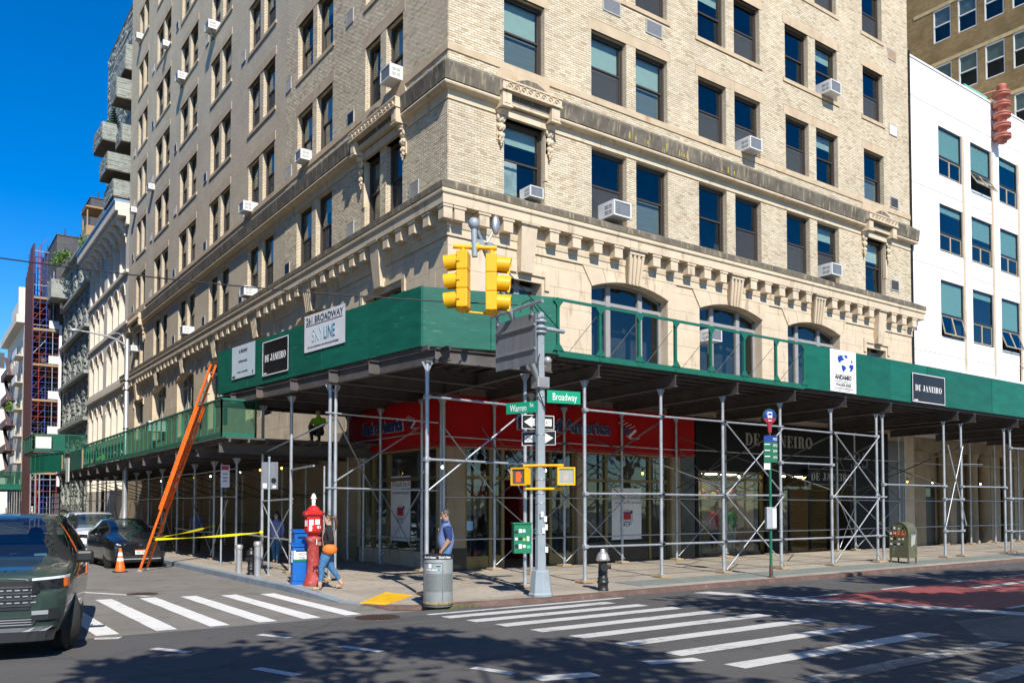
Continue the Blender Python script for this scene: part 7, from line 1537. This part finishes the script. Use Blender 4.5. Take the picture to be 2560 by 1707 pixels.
def hair_long(h):
    cap_hair(hair_k, bulk=1.05).build('hair', hair_k, h)
    for s in (-1,1): MB().path([(s*.075,.03,.02),(s*.11,.05,-.10),(s*.13,.03,-.25),(s*.12,.0,-.34)], .04, 8, radii=[.04,.05,.05,.015]).build('hair_lock', hair_k, h)
    MB().box(-.07,.07,-.100,-.090,.0,.035).build('sunglasses', MT['dark'], h)
def hair_man(h):
    cap_hair(hair_g).build('hair', hair_g, h); g = MB(); g.box(-.065,-.008,-.104,-.096,.002,.032); g.box(.008,.065,-.104,-.096,.002,.032); g.box(-.01,.01,-.104,-.098,.02,.028)
    for s in (-1,1): g.beam((s*.065,-.1,.022),(s*.082,.01,.02),.005,.008)
    g.build('glasses', MT['dark'], h); MB().ball((0,-.085,-.078), .03, 8, sc=(.9,.6,.9)).build('beard', mat('grey_beard', (.42,.40,.38), .9), h)
# woman walking to the left with an orange bag
wJ = stand(arms=dict(elL=(.215,.06,1.13),wrL=(.13,-.10,1.05),haL=(.08,-.16,1.07),elR=(-.22,.03,1.13),wrR=(-.17,-.16,1.03),haR=(-.11,-.22,1.06)),
  legs=dict(knL=(.08,-.16,.52),anL=(.07,-.20,.10),knR=(-.09,.06,.50),anR=(-.09,.30,.135),heR=(-.09,.33,.09),toR=(-.09,.16,.055)))
wJ['rad'] = dict(pelvis=(.185,.145),belly=(.165,.135),chest=(.165,.14),elL=(.066,.066),elR=(.066,.066),thL=(.108,.11),thR=(.108,.11),knL=(.07,.072),knR=(.07,.072),hiL=(.115,.115),hiR=(.115,.115))
face_left = math.atan2(.5837,-.812)+math.pi/2
wm = person('woman in black top and jeans walking left with an orange shoulder bag', (-4.80,-2.78,zs(-4.8,-2.9)-.01), face_left+R(14), wJ, dict(top=blackc, sleeve=blackc, forearm=blackc, skin=SKIN2, legs=jeans, ankle=SKIN2, shoe=sand), hair=hair_pony, scale=.965)
bg2 = thing('shoulder_bag', 'orange crescent shoulder bag carried by the walking woman', 'bag', (-4.80,-2.78,zs(-4.8,-2.9)), face_left+R(14)); mb = MB(); mb.ball((.19,.02,.90), .17, 14, sc=(.42,1.0,.72)); mb.build('pouch', mat('orange_nylon', (.62,.15,.012), .6, var=.12, scale=10, bump=.3, bscale=12), bg2)
MB().path([(.19,-.12,.98),(.15,-.14,1.15),(.02,-.13,1.32),(-.12,-.03,1.38),(-.05,.13,1.30),(.15,.14,1.1),(.19,.15,.98)], .010, 6).build('strap', mat('strap_brown', (.30,.12,.05), .7), bg2)
ph = thing('phone', 'pale phone held by the walking woman', 'phone', (-4.80,-2.78,zs(-4.8,-2.9)), face_left+R(14)); MB().box(-.03,.035,-.27,-.255,1.0,1.13).build('slab', MT['sticker'], ph)
mJ = stand(arms=dict(elL=(.24,.05,1.12),wrL=(.21,-.10,.90),haL=(.18,-.15,.83))); mJ['rad'] = dict(pelvis=(.175,.15),belly=(.18,.17),chest=(.19,.15),shL=(.095,.095),shR=(.095,.095),elL=(.055,.055),elR=(.055,.055)); 
mn = person('man in blue polo shirt and glasses standing behind the litter bin facing left', (-3.02,-4.92,.13), face_left+R(12), mJ, dict(top=slateb, sleeve=navy, forearm=SKIN, skin=SKIN, legs=jeans, ankle=jeans, shoe=darkc), hair=hair_man, scale=1.035)
MB().lathe([(.085,1.43),(.09,1.46),(.075,1.50)], 14).build('collar', navy, mn); MB().ball((.07,-.165,1.32), .03, 8, sc=(1,.2,1)).build('shirt_badge', MT['tape'], mn)
w2 = stand(legs=dict(knL=(.09,-.10,.50),anL=(.09,-.16,.09),knR=(-.09,.05,.48),anR=(-.09,.20,.12))); w2['rad'] = dict(pelvis=(.16,.12),elL=(.06,.06),elR=(.06,.06),belly=(.16,.13),chest=(.165,.13))
person('woman in lilac shirt, jeans and sunglasses walking under the shed', (-2.7,6.3,.15), R(-32), w2, dict(top=lilac, sleeve=lilac, forearm=lilac, skin=SKIN2, legs=jeans, ankle=jeans, shoe=sand), hair=hair_long, scale=.96)
person('dim figure in pale shirt standing in the shade behind the parked cars', (-3.0,14.6,.15), R(-20), stand(), dict(top=slateb, sleeve=slateb, forearm=SKIN, skin=SKIN, legs=darkc, ankle=darkc, shoe=darkc), hair=hair_man, scale=1.0)
person('figure in black seen from behind in the bank doorway', (2.75,1.5,.155), R(180), stand(), dict(top=blackc, sleeve=blackc, forearm=blackc, skin=SKIN2, legs=darkc, ankle=darkc, shoe=MT['sticker']), hair=hair_long, scale=.98)
cJ = dict(pelvis=(0,0,.30),belly=(0,-.03,.46),chest=(0,-.08,.66),neck0=(0,-.09,.78),neck=(0,-.10,.83),head0=(0,-.12,.90),head1=(0,-.125,.955),head2=(0,-.12,1.0),head3=(0,-.11,1.05),shL=(.18,-.07,.73),shR=(-.18,-.07,.73),elL=(.23,-.18,.52),elR=(-.23,-.18,.52),wrL=(.16,-.36,.46),wrR=(-.16,-.36,.46),haL=(.13,-.42,.45),haR=(-.13,-.42,.45),hiL=(.09,0,.28),hiR=(-.09,0,.28),knL=(.14,-.38,.50),knR=(-.14,-.38,.50),anL=(.12,-.28,.09),anR=(-.12,-.28,.09))
person('worker in lime vest crouching on the lower deck under the green shed', (-2.1,4.2,3.98), R(-50), dict(cJ), dict(top=hiviz, sleeve=hiviz, forearm=darkc, skin=SKIN, legs=darkc, ankle=darkc, shoe=darkc), hair=hair_man)
person('worker in lime vest behind the netting far along the lower shed', (-3.9,29.6,3.98), R(-60), dict(cJ), dict(top=hiviz, sleeve=hiviz, forearm=hiviz, skin=SKIN, legs=darkc, ankle=darkc, shoe=darkc), hair=hair_man)
# shop dummies: no heads, dressed in bright tops
for x, top, legs, lab in ((11.25,greenc,greenc,'dummy in long green outfit at the left of the clothes shop window'),(12.35,redc,darkc,'dummy in red top in the middle of the clothes shop window'),(13.35,greenc,white_c,'dummy in green top and white trousers in the clothes shop window')):
    J = stand(); [J.pop(k) for k in ('head0','head1','head2','head3')]
    person(lab, (x,.85,.30), R(-10), J, dict(top=top, sleeve=top, forearm=SKINM, skin=SKINM, legs=legs, ankle=legs, shoe=darkc), name='shop_dummy', cat='mannequin', scale=1.0)
# ------------------------------------------------------------------ plants and trees
MT['leaf'] = mat('leaf_green', (.055,.12,.022), .6, var=.35, scale=.8, world_co=True); MT['leaf2'] = mat('leaf_fresh', (.12,.22,.03), .6, var=.3, scale=2, world_co=True); MT['bark'] = mat('bark', (.10,.075,.055), .9, var=.3, scale=6, bump=.6, bscale=20, stretch=(1,1,.2)); MT['conifer'] = mat('conifer_green', (.03,.08,.05), .7, var=.3, world_co=True)
def leaf_cloud(cl, n, size, seed, squash=.75):
    r = random.Random(seed); mb = MB()
    for _ in range(n):
        c, rad = cl[r.randrange(len(cl))]; d = Vector((r.gauss(0,1), r.gauss(0,1), r.gauss(0,1))).normalized()*rad*(r.random()**.45); p = Vector(c)+Vector((d.x,d.y,d.z*squash))
        u = Vector((r.gauss(0,1), r.gauss(0,1), r.gauss(0,.6))).normalized(); v = u.cross(Vector((r.gauss(0,1), r.gauss(0,1), r.gauss(0,1)))).normalized(); s = size*r.uniform(.6,1.3)
        mb.add([p-u*s, p+v*s*.45, p+u*s, p-v*s*.45], [(0,1,2,3)])
    return mb
def street_tree_meshes(seed):
    r = random.Random(seed); tr = MB(); tr.path([(0,0,0),(.05,.0,1.2),(.0,.08,2.6),(.08,.1,4.2)], .2, 9, radii=[.30,.22,.18,.15]); cl = []
    for k in range(9):
        a = 2*math.pi*k/9+r.uniform(-.3,.3); L = r.uniform(2.2,4.2); z1 = 4.6+r.uniform(.8,4.8); e = Vector((L*math.cos(a), L*math.sin(a), z1)); s = Vector((.05,.1,3.2+.12*k)); m = s*.5+e*.5+Vector((0,0,.4)); tr.path([s, m, e], .07, 6, radii=[.10,.07,.03])
        cl.append((e, r.uniform(1.3,2.0))); cl.append((m+Vector((0,0,.7)), r.uniform(1.0,1.6)))
        for q in range(2): b = e+Vector((r.uniform(-1.3,1.3), r.uniform(-1.3,1.3), r.uniform(-.5,1.3))); tr.path([m, b], .03, 5, radii=[.05,.015]); cl.append((b, r.uniform(.8,1.3)))
    return tr.mesh('trunk', MT['bark']), leaf_cloud(cl, 8500, .21, seed).mesh('crown', MT['leaf'])
TM = [street_tree_meshes(s) for s in (3,8)]
trees = [(-12.7,-22.3,0,1.04,'park tree just behind the viewpoint, shading the dashes at lower left'),(-2.6,-26.4,1,1.02,'park tree right of the viewpoint, shading the middle of the crosswalk'),(1.9,-22.0,0,1.06,'kerbside park tree shading the right end of the crosswalk'),(9.6,-22.0,1,1.12,'park tree across the avenue shading the stop line'),(13.5,-22.0,0,1.10,'park tree across the avenue shading the red lane'),(20.5,-21.9,1,1.12,'park tree across the avenue opposite the mailbox'),(28,-21.9,0,1.12,'park tree across the avenue at the far right'),(4.6,-27.5,0,1.1,'taller park tree in the second row opposite the bank'),(11.8,-26.2,1,1.2,'taller park tree in the second row opposite the clothes shop'),(18.5,-25.5,0,1.15,'taller park tree in the second row opposite the mailbox')]
for x, y, k, s, lab in trees:
    t = thing('street_tree', lab, 'tree', (x,y,0), rnd.uniform(0,6), 'park trees along the near side of the avenue'); t.scale = (s,s,s); inst('trunk', TM[k][0], t); inst('crown', TM[k][1], t)
MB().box(-120,160,-60,-21.5,-.02,.14).build('park_pavement', MT['concrete'], kind='structure', label='park side pavement behind the viewpoint')
def bush(name, label, loc, cl, n, size, m, seed, cat='plant'):
    t = thing(name, label, cat, loc); leaf_cloud(cl, n, size, seed).build('foliage', m, t); mb = MB()
    for c, r_ in cl: mb.path([(0,0,0), (c[0]*.5,c[1]*.5,c[2]*.55), c], .02, 5, radii=[.03,.02,.01])
    mb.build('stem', MT['bark'], t)
cf = thing('conifer', 'little conifer on the highest slate balcony', 'tree', (-.6,47.2,29.9)); mb = MB()
for k in range(9): mb.add([], []); [mb.path([(0,0,.35+.19*k), ((.75-.075*k)*math.cos(a+k), (.75-.075*k)*math.sin(a+k), .30+.19*k)], .02, 4, radii=[.07,.015]) for a in [i*math.pi/3.5 for i in range(7)]]
mb.build('branches', MT['conifer'], cf); MB().tube((0,0,0),(0,0,2.1),.05,6,.015).build('trunk', MT['bark'], cf)
bush('roof_plant', 'green bush on the roof edge above the cream arcaded building', (-.4,59.5,24.0), [((0,0,.9),.8),((.2,1.4,.7),.7),((0,-1,.6),.5)], 420, .14, MT['leaf2'], 11)
bush('roof_plant', 'trailing plant in the slate roof box', (-.9,70.5,25.6), [((0,0,.6),.8),((-.2,1.5,.4),.7),((.1,-1.3,.5),.6)], 420, .15, MT['leaf2'], 12)
bush('balcony_plant', 'yellowish plant on the lowest slate balcony', (-.3,46.6,25.3), [((0,0,.4),.4),((.2,.5,.3),.3)], 160, .09, MT['leaf2'], 13)
bush('balcony_plant', 'plant on a fire escape of the distant beige building', (-.9,116,15.5), [((0,0,.6),1.0),((0,2,.3),.8)], 260, .2, MT['leaf2'], 14)
st2 = thing('street_tree', 'small green tree at the far end of the side street', 'tree', (-9.5,72,0)); MB().tube((0,0,0),(0,0,3),.14,7,.08).build('trunk', MT['bark'], st2); leaf_cloud([((0,0,4.2),1.7),((1.4,.5,3.5),1.3),((-1.5,-.4,3.4),1.4),((.2,.3,5.4),1.1),((-3,0,2.6),1.2)], 1500, .22, 21).build('crown', MT['leaf2'], st2)
gr = MB(); rg = random.Random(5)
for _ in range(420):
    x = -4.15+rg.random()*.95; y = -6.40-.12*(x+4.15)+rg.uniform(-.07,.07); h = rg.uniform(.02,.075); a = rg.random()*6.28; gr.add([(x-.006*math.cos(a),y-.006*math.sin(a),.0),(x+.006*math.cos(a),y+.006*math.sin(a),.0),(x+rg.uniform(-.03,.03),y+rg.uniform(-.03,.03),h)], [(0,1,2)])
tag(gr.build('weeds', mat('weed_green', (.15,.18,.04), .8, var=.4, scale=9)), 'tuft of weeds in the gutter under the litter bin', kind='stuff')

# things that repeat share a group phrase
GR = dict(manhole_cover='manhole covers in the roadway', street_name_sign='green street name signs on the signal pole', one_way_sign='one way signs on the signal pole', pedestrian_signal='pedestrian signals on the signal pole', signal_bracket='yellow signal brackets', window_poster='posters in the bank windows', banner='banners on the green shed', sidewalk_shed='green sidewalk sheds', person='people around the corner', shop_dummy='dummies in the clothes shop window', suv='parked and passing cars', hatchback='parked and passing cars', sign_post='sign posts on the side street pavement', fire_hydrant='fire hydrants', balcony_plant='plants on balconies', roof_plant='plants on roof edges', stair_bulkhead='dark rooftop blocks')
for o in list(COL.objects):
    if o.parent is None and 'category' in o.keys() and 'group' not in o.keys():
        g = GR.get(o.name.split('.')[0])
        if g: o['group'] = g
